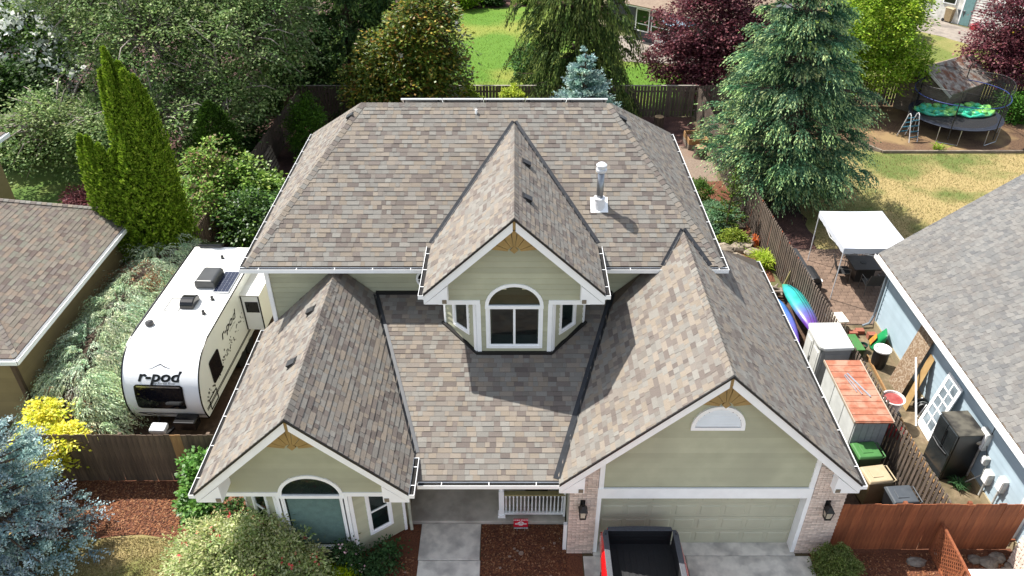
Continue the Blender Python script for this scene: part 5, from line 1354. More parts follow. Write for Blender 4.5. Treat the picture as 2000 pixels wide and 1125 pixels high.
# wheeled bins
def bin_(label, loc, rotz, cb, cl, group, wheel=True, lidm=None):
    t = thing('wheeled_bin', label, 'bin', loc, rotz, group)
    w, d = 0.29, 0.33
    m = MB(); m.add([(-w * .82, -d * .8, 0.06), (w * .82, -d * .8, 0.06), (w * .82, d * .85, 0.06), (-w * .82, d * .85, 0.06), (-w, -d, 1.0), (w, -d, 1.0), (w, d, 1.0), (-w, d, 1.0)],
                    [(3, 2, 1, 0), (0, 1, 5, 4), (1, 2, 6, 5), (2, 3, 7, 6), (3, 0, 4, 7), (4, 5, 6, 7)]); m.build('body', cb, t, bevel=0.03)
    m = MB(); m.add([(-w * 1.08, -d * 1.1, 1.0), (w * 1.08, -d * 1.1, 1.0), (w * 1.08, d * 1.02, 1.0), (-w * 1.08, d * 1.02, 1.0), (-w * .92, -d * .95, 1.075), (w * .92, -d * .95, 1.075), (w * .95, d * .95, 1.09), (-w * .95, d * .95, 1.09)],
                    [(3, 2, 1, 0), (0, 1, 5, 4), (1, 2, 6, 5), (2, 3, 7, 6), (3, 0, 4, 7), (4, 5, 6, 7)]); lid = m.build('lid', cl, t, bevel=0.02)
    MB().box((-w * .5, -d * .55, 1.08), (w * .5, d * .35, 1.10)).build('lid_panel', cl, lid, bevel=0.012)
    MB().tube([(-w * .95, d * 1.0, 1.0), (-w * .9, d * 1.28, 1.03), (w * .9, d * 1.28, 1.03), (w * .95, d * 1.0, 1.0)], 0.018, 8).build('handle', cl, t)
    for sx in (-1, 1): MB().lathe((sx * w * .78, d * .95, 0.12), [(0.05, 0), (0.12, 0.01), (0.12, 0.05), (0.05, 0.06)], 16, ax=(sx, 0, 0)).build('wheel', BLACKP, t)
    return t
GRNP = M('green_plastic', lin(96, 160, 88), lin(84, 146, 78), 4, 0.45); TANP = M('tan_plastic', lin(226, 206, 168), lin(212, 190, 150), 4, 0.5); GRYP = M('dark_grey_plastic', lin(98, 104, 110), lin(84, 90, 96), 4, 0.4)
TANB = M('tan_plastic_dull', lin(196, 172, 132), lin(180, 156, 116), 4, 0.55)
DGRN = M('dark_green_plastic', lin(58, 92, 60), lin(48, 80, 50), 4, 0.5)
BG = 'bins by the side fence'
bin_('bright green lidded wheeled bin behind the tan bin', (9.78, 15.12, 0.01), -1.5, DGRN, GRNP, BG)
bin_('tan wheeled bin beside the garage eave', (9.72, 14.25, 0.01), -1.45, TANB, TANP, BG)
bin_('dark grey lidded wheeled bin just behind the stained fence', (10.12, 13.55, 0.01), -1.52, BLACKP, GRYP, BG)
BG2 = 'bins at the white house'
bin_('green wheeled bin by the far brown fence', (32.2, 62.8, 0.01), 0.4, DGRN, DGRN, BG2)
bin_('cream wheeled bin next to the black bin at the white house', (33.3, 60.6, 0.01), 0.5, TANB, TANP, BG2)
bin_('black wheeled bin next to the pale teal door', (33.95, 60.1, 0.01), 0.5, GRYP, GRYP, BG2)
ck = thing('storage_box', 'small red storage box on the path at the white house', 'box', (34.3, 58.6, 0.01), 0.6)
MB().prism([(-0.3, -0.2, 0), (0.3, -0.2, 0), (0.3, 0.2, 0), (-0.3, 0.2, 0)], (0, 0, 0.34)).build('body', M('box_red', lin(214, 34, 62), rough=0.4), ck, bevel=0.03)
MB().box((-0.32, -0.22, 0.341), (0.32, 0.22, 0.40)).build('lid', M('box_pale_red', lin(224, 70, 90), rough=0.4), ck, bevel=0.02)

# grey resin shed and white metal shed
GP = M('grey_resin', alb(206, 206, 202), alb(190, 190, 186), 3, 0.55, 0.2, 12); GP2 = M('grey_resin_side', lin(176, 178, 180), lin(164, 166, 168), 3, 0.55)
gs = thing('resin_shed', 'pale grey resin storage shed with curved front lid beside the kayaks', 'shed', (9.98, 19.25, 0.01), 0.02)
MB().box((-0.46, -0.62, 0), (0.46, 0.58, 1.75)).build('body', GP2, gs, bevel=0.02)
m = MB(); top = [(-0.42, -0.70), (0.50, -0.66), (0.52, 0.64), (-0.50, 0.64), (-0.56, 0.35), (-0.58, -0.35), (-0.54, -0.60)]
m.prism([(x, y, 1.76) for x, y in top], (0, 0, 0.12)); lid = m.build('lid', GP, gs, bevel=0.03)
for k in range(7): MB().box((-0.46, -0.52 + k * 0.16, 1.881), (0.46, -0.52 + k * 0.16 + 0.12, 1.889)).build('lid_plank', GP, lid)
for y in (-0.30, 0.28):
    d_ = MB().box((-0.50, y - 0.27, 0.08), (-0.462, y + 0.27, 1.70)).build('door', GP, gs, bevel=0.01)
    MB().box((-0.515, y - 0.19, 0.2), (-0.501, y + 0.19, 1.55)).build('door_panel', GP, d_)
MB().tube([(-0.53, -0.02, 0.85), (-0.53, -0.02, 1.05)], 0.015, 6).build('handle', BLACKP, gs)
MB().box((-0.36, -0.635, 0.1), (0.36, -0.621, 1.6)).build('side_panel', GP2, gs)
RUST = M('rusty_roof', lin(208, 136, 104), lin(190, 112, 82), 7, 0.8, 0.3, 30, c3=lin(216, 164, 136), s3=3.0); WSHED = M('shed_white', alb(206, 208, 206), alb(192, 194, 192), 3, 0.5)
ws = thing('metal_shed', 'white metal shed with rusty red roof between grey shed and green bin', 'shed', (9.88, 16.68, 0.01), 0.0)
MB().box((-0.45, -1.22, 0), (0.45, 1.22, 1.78)).build('body', WSHED, ws)
for k in range(3):
    MB().box((-0.475, -1.18 + k * 0.8, 0.05), (-0.452, -1.18 + k * 0.8 + 0.76, 1.72)).build('door', WSHED, ws)
for k in range(5): MB().box((-0.42 + k * 0.175, -1.235, 0.03), (-0.42 + k * 0.175 + 0.165, -1.221, 1.75)).build('end_panel', M('shed_grey', lin(186, 192, 196), rough=0.5), ws)
rf = MB(); rf.prism([(-0.53, -1.30, 1.80), (0.53, -1.30, 1.80), (0.53, 1.30, 1.84), (-0.53, 1.30, 1.84)], (0, 0, 0.05)); rf = rf.build('roof', RUST, ws)
for k in range(10):
    y = -1.27 + k * 0.256; MB().obox((0, y + 0.125, 1.868 + 0.0154 * (y + 1.3)), (0.52, 0, 0), (0, 0.12, 0.0018), (0, 0, 0.008)).build('roof_sheet', RUST, rf)
MB().bar((-0.545, -1.3, 1.84), (-0.545, 1.3, 1.88), 0.03, 0.07).build('roof_edge', M('edge_tan', lin(226, 206, 182), rough=0.6), rf); MB().bar((0.545, -1.3, 1.84), (0.545, 1.3, 1.88), 0.03, 0.07).build('roof_edge', MATS['edge_tan'], rf)
for n_, (a, b, w) in enumerate((((9.80, 17.35, 1.935), (10.12, 16.35, 1.925), 0.05), ((9.72, 17.30, 1.935), (9.92, 16.45, 1.925), 0.028), ((9.68, 17.25, 1.935), (9.80, 16.55, 1.925), 0.022))):
    MB(a).bar(a, b, w, 0.02).build('metal_strip', METAL, label=('widest metal strip lying on the rusty shed roof', 'middle metal strip lying on the rusty shed roof', 'thinnest metal strip lying on the rusty shed roof')[n_], cat='strip', group='strips on the shed roof').location = a

# kayaks stacked by the fence
def kayak(label, loc, rotz, tilt, cols, L=3.0, w=0.36, seed=1):
    t = thing('kayak', label, 'kayak', loc, rotz, 'kayaks by the side fence'); t.rotation_euler = (0, tilt, rotz)
    N_, K = 30, 14; vs_ = []; cc = []
    m = MB()
    for i in range(N_ + 1):
        s = -1 + 2 * i / N_; ww = w * max(0.02, (1 - abs(s) ** 2.4)) ; rock = 0.16 * abs(s) ** 3; dp = 0.26 * max(0.05, (1 - abs(s) ** 3.5))
        for k in range(K):
            a = 2 * math.pi * k / K; vs_.append((ww * math.cos(a), s * L / 2, 0.18 + rock * -1 + (dp if math.sin(a) > 0 else 0.07) * math.sin(a)))
    fs_ = [(i * K + k, i * K + (k + 1) % K, (i + 1) * K + (k + 1) % K, (i + 1) * K + k) for i in range(N_) for k in range(K)]
    m.add(vs_, fs_ + [tuple(range(K - 1, -1, -1)), tuple(range(N_ * K, N_ * K + K))])
    m.c = []
    for i in range(N_):
        f_ = i / (N_ - 1) * (len(cols) - 1); k0 = min(int(f_), len(cols) - 2); g = f_ - k0
        c = tuple(cols[k0][j] * (1 - g) + cols[k0 + 1][j] * g for j in range(3)); m.c += [c] * K
    m.c += [cols[0], cols[-1]]
    m.build('hull', M('kayak_plastic', (1, 1, 1), attr=True, scale=3, rough=0.35), t, smooth=True)
    for x in (-0.12, 0.0, 0.12): MB().tube([(x, s * L / 2, 0.18 - 0.16 * abs(s) ** 3 + 0.262 * (1 - abs(s) ** 3.5) * math.sqrt(max(0, 1 - (x / (w * (1 - abs(s) ** 2.4))) ** 2)) + 0.004) for s in [-0.7 + 0.1 * q for q in range(15)]], 0.008, 5).build('keel_ridge', MATS['kayak_plastic'], t)
    return t
PUR, TEAL, CYAN, GRNK, BLU = lin(136, 84, 200), lin(64, 196, 200), lin(70, 214, 206), lin(90, 204, 150), lin(84, 152, 220)
kayak('teal and purple kayak lying hull up on top by the fence', (10.10, 22.25, 0.62), 0.06, 0.32, [PUR, PUR, lin(120, 140, 214), CYAN, CYAN, TEAL, GRNK], 3.3, 0.45)
k2 = kayak('blue kayak tilted underneath the teal one', (9.62, 22.0, 0.32), 0.05, -0.75, [PUR, lin(120, 120, 212), lin(96, 140, 226), BLU, lin(110, 176, 232)], 3.1, 0.36)
for (y, n_) in ((-0.9, 'seat_strap'), (0.7, 'hatch_band')): MB().box((-0.2, y, 0.40), (0.2, y + 0.08, 0.435)).build(n_, M('navy', lin(30, 50, 110), rough=0.6), k2)
dw = thing('driftwood', 'pale gnarled driftwood and root pieces beside the kayak tips', 'driftwood', (9.75, 24.0, 0.01))
r = random.Random(3)
for k in range(9):
    a = r.random() * 6.28; p = Vector((r.uniform(-.35, .35), r.uniform(-.25, .25), 0.08 + 0.05 * k * 0.6)); d = Vector((math.cos(a), math.sin(a), r.uniform(-.1, .25))) * r.uniform(.25, .5)
    MB().tube([p - d, p + Vector((0, 0, 0.06)), p + d], [0.02, 0.07, 0.03], 7).build('root', M('driftwood', lin(186, 172, 156), lin(140, 124, 110), 6, 0.9, 0.6), dw)
bd = MB((10.25, 24.2, 0)).obox((10.25, 24.2, 0.55), (0.05, 0.0, 0), (0, 0.02, 0), (0.18, 0.1, 0.55)).build('plank', M('pale_plank', lin(204, 190, 130), rough=0.7), label='yellowish plank leaning on the fence above the driftwood', cat='plank'); bd.location = (10.25, 24.2, 0)
sl_ = MB((10.38, 24.0, 0)).obox((10.38, 24.0, 0.42), (0.10, 0.18, 0), (0.01, -0.005, 0), (0.06, 0.0, 0.40)).build('stone_slab', ROCK, label='grey stone slab leaning against the fence beside the plank', cat='slab'); sl_.location = (10.38, 24.0, 0)

# canopy with table and chairs
cn = thing('canopy_tent', 'white pop up canopy over the patio table', 'canopy', (13.1, 25.15, 0))
TENT = M('tent_fabric', alb(206, 209, 215), alb(198, 202, 209), 1.5, 0.75, transl=0.12)
ca, cb_, cc_, cd_ = (-1.22, -1.38, 2.3), (1.22, -1.38, 2.3), (1.22, 1.38, 2.3), (-1.22, 1.38, 2.3)
ap = (0.0, 0.0, 2.85)
def sag(p, q, t, k): return tuple(p[i] + (q[i] - p[i]) * t for i in range(2)) + (p[2] + (q[2] - p[2]) * t - k * 4 * t * (1 - t),)
for (p, q) in ((ca, cb_), (cb_, cc_), (cc_, cd_), (cd_, ca)):
    m = MB(); n = 10; rows = []
    for j in range(n + 1):
        s = j / n; A_ = tuple(p[i] + (ap[i] - p[i]) * s for i in range(3)); B_ = tuple(q[i] + (ap[i] - q[i]) * s for i in range(3))
        A_ = (A_[0], A_[1], A_[2] - 0.10 * math.sin(math.pi * s)); B_ = (B_[0], B_[1], B_[2] - 0.10 * math.sin(math.pi * s))
        for i in range(n + 1): rows.append(sag(A_, B_, i / n, 0.02 * (1 - s)))
    m.add(rows, [(j * (n + 1) + i, j * (n + 1) + i + 1, (j + 1) * (n + 1) + i + 1, (j + 1) * (n + 1) + i) for j in range(n) for i in range(n)])
    m.build('roof_panel', TENT, cn, smooth=True)
    m = MB(); lo = lambda z: [(p[0] + (q[0] - p[0]) * i / 12, p[1] + (q[1] - p[1]) * i / 12, z(i)) for i in range(13)]
    a_ = lo(lambda i: 2.3 - 0.02 * 4 * (i / 12) * (1 - i / 12)); b_ = lo(lambda i: 2.08 - 0.03 * (i % 2)); m.add(a_ + b_, [(i, i + 1, 14 + i, 13 + i) for i in range(12)]); m.build('valance', TENT, cn)
for p in (ca, cb_, cc_, cd_):
    MB().tube([(p[0] * 0.985, p[1] * 0.985, 0), (p[0] * 0.985, p[1] * 0.985, 2.28)], 0.02, 8).build('leg', M('pole_white', alb(226, 226, 226), rough=0.4), cn)
    MB().box((p[0] * 0.985 - 0.06, p[1] * 0.985 - 0.06, 0), (p[0] * 0.985 + 0.06, p[1] * 0.985 + 0.06, 0.02)).build('foot', MATS['pole_white'], cn)
for (p, q) in ((ca, cb_), (cd_, cc_), (ca, cd_), (cb_, cc_)):
    MB().bar((p[0] * .98, p[1] * .98, 2.2), ((p[0] + q[0]) / 2 * .98, (p[1] + q[1]) / 2 * .98, 1.95), 0.015, 0.03).build('truss_bar', MATS['pole_white'], cn)
    MB().bar((q[0] * .98, q[1] * .98, 2.2), ((p[0] + q[0]) / 2 * .98, (p[1] + q[1]) / 2 * .98, 1.95), 0.015, 0.03).build('truss_bar', MATS['pole_white'], cn)
ft = thing('fire_table', 'low dark brown square fire table under the canopy', 'table', (13.55, 25.3, 0.03))
DBR = M('dark_bronze', lin(70, 64, 58), lin(58, 52, 48), 6, 0.55)
MB().box((-0.52, -0.52, 0.62), (0.52, 0.52, 0.68)).build('table_top', DBR, ft, bevel=0.012); MB().box((-0.36, -0.36, 0), (0.36, 0.36, 0.62)).build('base', DBR, ft)
MB()._lz(Vector((0, 0, 0.681)), [(0.0, 0), (0.12, 0), (0.12, 0.01), (0.0, 0.012)], 20, None).build('burner_lid', BLACKM, ft)
def sling(label, loc, rz, dark=False):
    t = thing('sling_chair', label, 'chair', loc, rz, 'patio chairs under the canopy')
    fm = M('chair_frame', lin(150, 148, 142), rough=0.35, metal=0.5) ; fb = M('chair_sling', lin(96, 94, 90), lin(84, 82, 78), 30, 0.8) if not dark else M('chair_sling_black', lin(34, 34, 38), rough=0.8)
    for sx in (-1, 1):
        MB().tube([(sx * .3, -.30, 0), (sx * .3, -.26, .62), (sx * .3, .20, .64), (sx * .3, .30, 0)], 0.016, 8).build('side_frame', fm, t)
        MB().tube([(sx * .27, -.28, .42), (sx * .27, .18, .38), (sx * .27, .36, .95)], 0.014, 8).build('seat_rail', fm, t)
    MB().add([(-.26, -.28, .425), (.26, -.28, .425), (.26, .18, .375), (-.26, .18, .375)], [(0, 1, 2, 3)]).build('seat', fb, t)
    m = MB(); m.prism([(-.26, .18, .39), (.26, .18, .39), (.26, .36, .95), (-.26, .36, .95)], (0, 0.012, 0)); m.build('backrest', fb, t)
    for k in range(4): z = .5 + k * .12; MB().tube([(-.26, .176 + (z - .39) * .32, z), (.26, .176 + (z - .39) * .32, z)], 0.008, 5).build('back_bar', fm, t)
    return t
sling('grey sling patio chair nearest the blue house corner', (13.55, 24.30, 0.03), math.pi)
sling('black covered patio chair left of the fire table', (12.72, 25.2, 0.03), math.pi / 2 * 0.9, True)
sling('dark patio chair behind the fire table', (13.5, 26.3, 0.03), 0.0, True)
# patio clutter
gb = thing('storage_bench', 'black storage bench against the fence by the canopy leg', 'bench', (11.05, 25.7, 0.03), 0.03)
MB().box((-0.26, -0.75, 0), (0.26, 0.75, 0.55)).build('body', BLACKP, gb); MB().box((-0.29, -0.78, 0.551), (0.29, 0.78, 0.60)).build('lid', M('bench_lid', lin(70, 72, 76), rough=0.6), gb, bevel=0.01)
gr = thing('grill', 'covered black grill beside the fence pickets', 'grill', (11.1, 24.1, 0.03), 0.03)
MB().box((-0.25, -0.5, 0.1), (0.25, 0.5, 0.8)).build('cabinet', BLACKP, gr); MB().lathe((0, -0.45, 0.8), [(0.24, 0), (0.26, 0.05), (0.26, 0.85), (0.24, 0.9)], 14, ax=(0, 1, 0)).build('hood', BLACKP, gr)
for sx in (-1, 1): MB().lathe((sx * .24, -.4, .09), [(.03, 0), (.09, .01), (.09, .04)], 12, ax=(sx, 0, 0)).build('wheel', BLACKP, gr)
bk2 = thing('bucket', 'white bucket next to the covered grill', 'bucket', (11.6, 24.5, 0.03))
MB()._lz(Vector((0, 0, 0)), [(0.12, 0), (0.15, 0.36), (0.16, 0.36), (0.16, 0.39), (0.14, 0.40), (0.0, 0.41)], 16, None).build('body', WHITE, bk2); MB().tube([(-.15, 0, .36), (-.13, .1, .3), (0, .17, .27), (.13, .1, .3), (.15, 0, .36)], 0.005, 5).build('handle', METAL, bk2)
tb = thing('side_table', 'small white plastic table beside the fence end of the patio', 'table', (11.4, 22.0, 0.03), 0.1)
MB().box((-0.36, -0.3, 0.44), (0.36, 0.3, 0.49)).build('table_top', M('cream_plastic', alb(232, 224, 206), rough=0.5), tb, bevel=0.02)
for sx in (-1, 1):
    for sy in (-1, 1): MB().bar((sx * .3, sy * .24, 0), (sx * .28, sy * .22, .44), 0.04).build('leg', MATS['cream_plastic'], tb)
PAV = M('paver', lin(158, 132, 112), lin(136, 112, 96), 5, 0.9, 0.4, 30, rnd=0.16)
pvm = MB().prism([(-0.135, -0.10, 0), (0.0, -0.118, 0), (0.135, -0.10, 0), (0.135, 0.10, 0), (0.0, 0.118, 0), (-0.135, 0.10, 0)], (0, 0, 0.03)).mesh('paver', PAV)
pb_ = [o for o in bpy.data.objects if o.name == 'patio_bed'][0]
r = random.Random(9)
for i in range(13):
    for j in range(23):
        x = 10.85 + i * 0.285 + (0.14 if j % 2 else 0); y = 22.35 + j * 0.222
        o = obj('paver', pvm, pb_, (x, y, 0.006 + r.uniform(-.004, .004))); o.rotation_euler = (0, 0, r.gauss(0, .02))
sp_bed = [o for o in bpy.data.objects if o.name == 'neighbour_side_path'][0]
STN = M('flagstone', lin(168, 140, 100), lin(132, 108, 80), 4, 0.9, 0.7, 18, rnd=0.2)
for k in range(70):
    y = 13.2 + k * 0.12 + r.uniform(-.05, .05); x = r.choice([11.15, 11.45, 11.75]) + r.uniform(-.12, .12); s = r.uniform(.12, .2); n = r.choice([5, 6, 6, 7])
    MB((x, y, 0)).prism([(x + s * r.uniform(.8, 1.15) * math.cos(2 * math.pi * q / n), y + s * r.uniform(.7, 1.0) * math.sin(2 * math.pi * q / n), 0.0) for q in range(n)], (0, 0, r.uniform(.03, .06))).build('flagstone', STN, sp_bed).location = (x, y, 0)
et = MB((11.95, 17.0, 0)).bar((12.0, 20.4, 0.09), (11.75, 13.2, 0.09), 0.05, 0.09).build('edging_board', NEWBOARD, label='long pale edging board along the neighbour side path', cat='board'); et.location = (11.95, 17.0, 0)

# along the blue wall
def solo(name, mb, mat, label, cat, loc, group=None, bevel=0.0, smooth=False):
    mb.off = Vector(loc); o = None
    mb.v = [tuple(Vector(p) - Vector(loc)) for p in mb.v]
    o = mb.build(name, mat, None, smooth=smooth, label=label, cat=cat, group=group, bevel=bevel); o.location = loc; return o
OSB = M('osb', lin(188, 160, 128), lin(134, 102, 74), 22, 0.85, 0.3, 40, c3=lin(206, 186, 160), s3=14)
solo('strand_board', MB().prism([(12.28, 18.35, 0.03), (12.28, 19.2, 0.03), (12.88, 19.45, 2.25), (12.88, 18.6, 2.25)], (0.014, 0, -0.004)), OSB, 'strand board sheet leaning against the blue wall', 'board', (12.5, 18.8, 0))
solo('plywood_strip', MB().prism([(12.25, 17.75, 0.03), (12.25, 18.05, 0.03), (12.86, 18.55, 1.7), (12.86, 18.25, 1.7)], (0.014, 0, -0.004)), M('plywood', lin(212, 176, 116), lin(190, 152, 96), 4, 0.7), 'yellowish plywood strip leaning right of the strand board', 'board', (12.5, 18.0, 0))
solo('white_pole', MB().tube([(12.3, 17.1, 0.02), (12.5, 18.6, 1.5)], 0.03, 8), WHITE, 'long white pole leaning in front of the strand board', 'pole', (12.4, 17.8, 0))
hr = thing('hose_reel', 'dark garden hose reel beside the white pole on the blue wall', 'hose reel', (12.62, 17.62, 0.01))
MB().lathe((0, -.14, .32), [(.05, 0), (.24, .01), (.24, .03), (.15, .04), (.15, .24), (.24, .25), (.24, .27), (.05, .28)], 18, ax=(0, 1, 0)).build('drum', BLACKP, hr); MB().bar((-.15, -.16, 0), (0, -.16, .55), .03).build('stand', WHITE, hr); MB().bar((.15, .16, 0), (0, .16, .55), .03).build('stand', WHITE, hr)
MB().tube([(0.17 * math.cos(a * .5), -.08 + a * .008, .32 + 0.17 * math.sin(a * .5)) for a in range(0, 30)], 0.012, 5).build('hose', M('hose_white', lin(200, 204, 200), rough=0.4), hr)
dr = thing('glazed_door', 'white glazed door leaning sideways against the blue wall behind the fridge', 'door', (12.42, 17.25, 0.02)); 
DU = Vector((0.12, 0.30, 0.0)).normalized()
dpl = Plane2((0, 0.0, 0), (0, -1, 0), (0.42, 0.10, 1.9))
def dpart(name, u0, u1, v0, v1, w0, w1, mat, par): return MB().obox(dpl.p((u0 + u1) / 2, (v0 + v1) / 2, (w0 + w1) / 2), dpl.u * (u1 - u0) / 2, dpl.v * (v1 - v0) / 2, dpl.n * (w1 - w0) / 2).build(name, mat, par)
for (a, b, c, d) in ((0, .11, 0, 2.0), (.69, .8, 0, 2.0), (.11, .69, 0, .25), (.11, .69, 1.88, 2.0)): dpart('stile', a, b, c, d, 0, .04, WHITE, dr)
for k in range(4): dpart('muntin', .11, .69, .25 + (k + 1) * .326 - .02, .25 + (k + 1) * .326 + .02, .004, .036, WHITE, dr)
dpart('muntin', .38, .42, .25, 1.88, .006, .034, WHITE, dr)
for i in range(2):
    for j in range(5): dpart('pane', .11 + i * .29, .40 + i * .29, .25 + j * .326, .25 + (j + 1) * .326, .016, .02, M('pale_glass', alb(150, 164, 172), lin(120, 132, 140), 2, 0.08), dr)
fr = thing('refrigerator', 'black two door refrigerator standing against the blue wall', 'refrigerator', (12.36, 15.42, 0.02), 0.06)
BKS = M('fridge_black', lin(40, 40, 42), lin(30, 30, 32), 2, 0.3); FDR = M('fridge_door', lin(92, 98, 100), lin(64, 70, 72), 1.5, 0.18, metal=0.5)
MB().box((-0.33, -0.45, 0.02), (0.38, 0.45, 1.74)).build('body', BKS, fr, bevel=0.015)
for (z0, z1, y0, y1) in ((0.05, 1.0, -.44, .44), (1.015, 1.73, -.44, -.005), (1.015, 1.73, .005, .44)): MB().box((-0.40, y0, z0), (-0.335, y1, z1)).build('door', FDR, fr, bevel=0.015)
MB().tube([(-.42, -.07, .95), (-.44, -.05, 1.25), (-.42, -.06, 1.6)], .014, 6).build('handle', BKS, fr); MB().tube([(-.42, .35, .95), (-.44, 0, .93), (-.42, -.35, .95)], .014, 6).build('handle', BKS, fr)
MB().box((-0.36, -0.48, 1.741), (0.40, 0.48, 1.775)).build('top_cap', M('dusty_black', lin(66, 64, 60), lin(44, 42, 40), 3, 0.6, c3=lin(120, 116, 104), s3=2.0), fr)
tu = thing('plastic_tub', 'large white tub stained red inside by the rusty shed', 'tub', (11.42, 17.3, 0.55))
m = MB()._lz(Vector((0, 0, 0)), [(0.24, 0), (0.31, 0.42), (0.34, 0.43), (0.34, 0.46), (0.30, 0.46), (0.22, 0.10), (0.0, 0.10)], 24, None); m.build('body', M('tub_white', alb(228, 220, 214), rough=0.5), tu)
m = MB()._lz(Vector((0, 0, 0)), [(0.285, 0.40), (0.215, 0.115), (0.0, 0.115)], 24, None); m.build('red_residue', M('tub_red', lin(206, 116, 110), lin(186, 76, 76), 6, 0.4), tu)
st_ = thing('crate_stack', 'stacked crate holding up the white tub', 'crate', (11.42, 17.3, 0.01)); MB().box((-.25, -.25, 0), (.25, .25, .53)).build('body', M('crate_grey', lin(150, 146, 140), rough=0.7), st_); MB().box((-.27, -.27, .42), (.27, .27, .50)).build('rim', MATS['crate_grey'], st_)
for k, (x, y) in enumerate(((11.3, 16.75), (11.55, 16.6))):
    c = thing('fuel_can', ('red fuel can nearest the rusty shed roof', 'red fuel can nearest the white tub')[k], 'can', (x, y, 0.01), 0.3 * k, 'red fuel cans'); MB().box((-.11, -.16, 0), (.11, .16, .34)).build('body', M('can_red', lin(206, 30, 46), rough=0.4), c, bevel=0.03); MB().tube([(0, -.12, .34), (0, -.1, .42), (0, .08, .42), (0, .1, .34)], .016, 6).build('handle', MATS['can_red'], c); MB()._lz(Vector((0, .13, .34)), [(.03, 0), (.03, .05), (.0, .05)], 10, None).build('cap', BLACKP, c)
pt = thing('barrel_planter', 'tall black nursery barrel with a white rim by the blue wall', 'planter', (12.2, 19.95, 0.01))
MB()._lz(Vector((0, 0, 0)), [(0.22, 0), (0.25, 0.3), (0.25, 0.72), (0.22, 0.72), (0.20, 0.60), (0, 0.60)], 20, None).build('body', BLACKP, pt); MB()._lz(Vector((0, 0, 0.68)), [(0.255, 0), (0.28, 0.02), (0.28, 0.07), (0.20, 0.07), (0.20, 0.02)], 20, None).build('rim', WHITE, pt)
bgm = M('bag_green', lin(40, 176, 104), lin(30, 158, 92), 3, 0.35)
bag = thing('soil_bag', 'bright green soil bag slumped against the blue wall', 'bag', (12.5, 21.0, 0.01), -0.3)
m = MB(); N_, K = 10, 14; vs_ = []
for i in range(N_ + 1):
    t = i / N_; z = 0.68 * t; w = 0.30 * (1 - 0.25 * t) * (1 + 0.05 * math.sin(9 * t)); d = 0.16 * (1 - t ** 3) + 0.012
    for k in range(K): a = 2 * math.pi * k / K; vs_.append((d * math.cos(a) + 0.25 * t, w * math.copysign(abs(math.sin(a)) ** .7, math.sin(a)), z))
m.add(vs_, [(i * K + k, i * K + (k + 1) % K, (i + 1) * K + (k + 1) % K, (i + 1) * K + k) for i in range(N_) for k in range(K)] + [tuple(range(K - 1, -1, -1)), tuple(range(N_ * K, N_ * K + K))]); m.build('sack', bgm, bag, smooth=True)
MB().prism([(-0.165, -0.16, 0.12), (-0.165, 0.16, 0.12), (-0.02, 0.14, 0.46), (-0.02, -0.14, 0.46)], (-0.012, 0, 0.004)).build('print', M('bag_print', lin(240, 200, 60), lin(236, 130, 90), 7, 0.4), bag)
gp = thing('plant_pot', 'small dark green pot in front of the soil bag', 'pot', (11.98, 20.75, 0.01)); MB()._lz(Vector((0, 0, 0)), [(.09, 0), (.13, .24), (.145, .24), (.145, .28), (.12, .28), (.10, .18), (0, .18)], 16, None).build('body', M('pot_green', lin(40, 84, 74), rough=0.4), gp); MB()._lz(Vector((0, 0, 0)), [(.0, .19), (.105, .19), (.1, .2), (0, .205)], 12, None).build('soil', DARKDIRT, gp)
gc = thing('garden_cart', 'green plastic tote lid beside the grey shed and fence', 'tote', (11.5, 20.7, 0.01), 0.05); MB().box((-.3, -.42, 0), (.3, .42, .38)).build('body', DGRN, gc, bevel=.02); MB().box((-.32, -.44, .381), (.32, .44, .42)).build('lid', GRNP, gc, bevel=.015)
for k, (x, y) in enumerate(((12.25, 21.75), (11.95, 21.6), (12.55, 21.45))):
    solo('loose_brick', MB().box((x - .14, y - .1, 0.01), (x + .14, y + .1, .16 + .03 * k)), M('loose_brick', lin(196, 122, 96), lin(176, 106, 84), 5, 0.9, 0.4), ('orange brick block at the foot of the downspout', 'orange brick block left of the downspout foot', 'orange brick block nearest the soil bag')[k], 'brick', (x, y, 0), 'loose bricks')
# stones and boulders
def rock(label, loc, s, seed, name='boulder', group=None, mat=ROCK):
    r = random.Random(seed); m = MB(); N_, K = 6, 9; vs_ = []
    for i in range(N_ + 1):
        ph = math.pi * i / N_
        for k in range(K):
            a = 2 * math.pi * k / K; q = r.uniform(.82, 1.12); vs_.append((s[0] * q * math.sin(ph) * math.cos(a), s[1] * q * math.sin(ph) * math.sin(a), s[2] * .6 + s[2] * q * math.cos(ph)))
    m.add(vs_, [(i * K + k, (i + 1) * K + k, (i + 1) * K + (k + 1) % K, i * K + (k + 1) % K) for i in range(N_) for k in range(K)])
    o = m.build(name, mat, None, label=label, cat='rock', group=group); o.location = loc; return o
rock('flat grey boulder in the mulch in front of the stained fence', (10.22, 12.22, 0.0), (0.27, 0.17, 0.1), 1)
for k, (x, y, s, l) in enumerate(((11.75, 12.3, .2, 'leftmost rounded stone in front of the fence by the blue house'), (12.05, 12.2, .26, 'pale oval stone near the blue house corner'), (12.35, 12.35, .24, 'grey stone against the brick skirt'), (12.55, 12.1, .16, 'small stone nearest the brick skirt corner'), (12.4, 12.0, .13, 'smallest stone of the front corner group'))): rock(l, (x, y, 0), (s, s * .75, s * .4), 10 + k, 'stone', 'stones at the blue house corner')
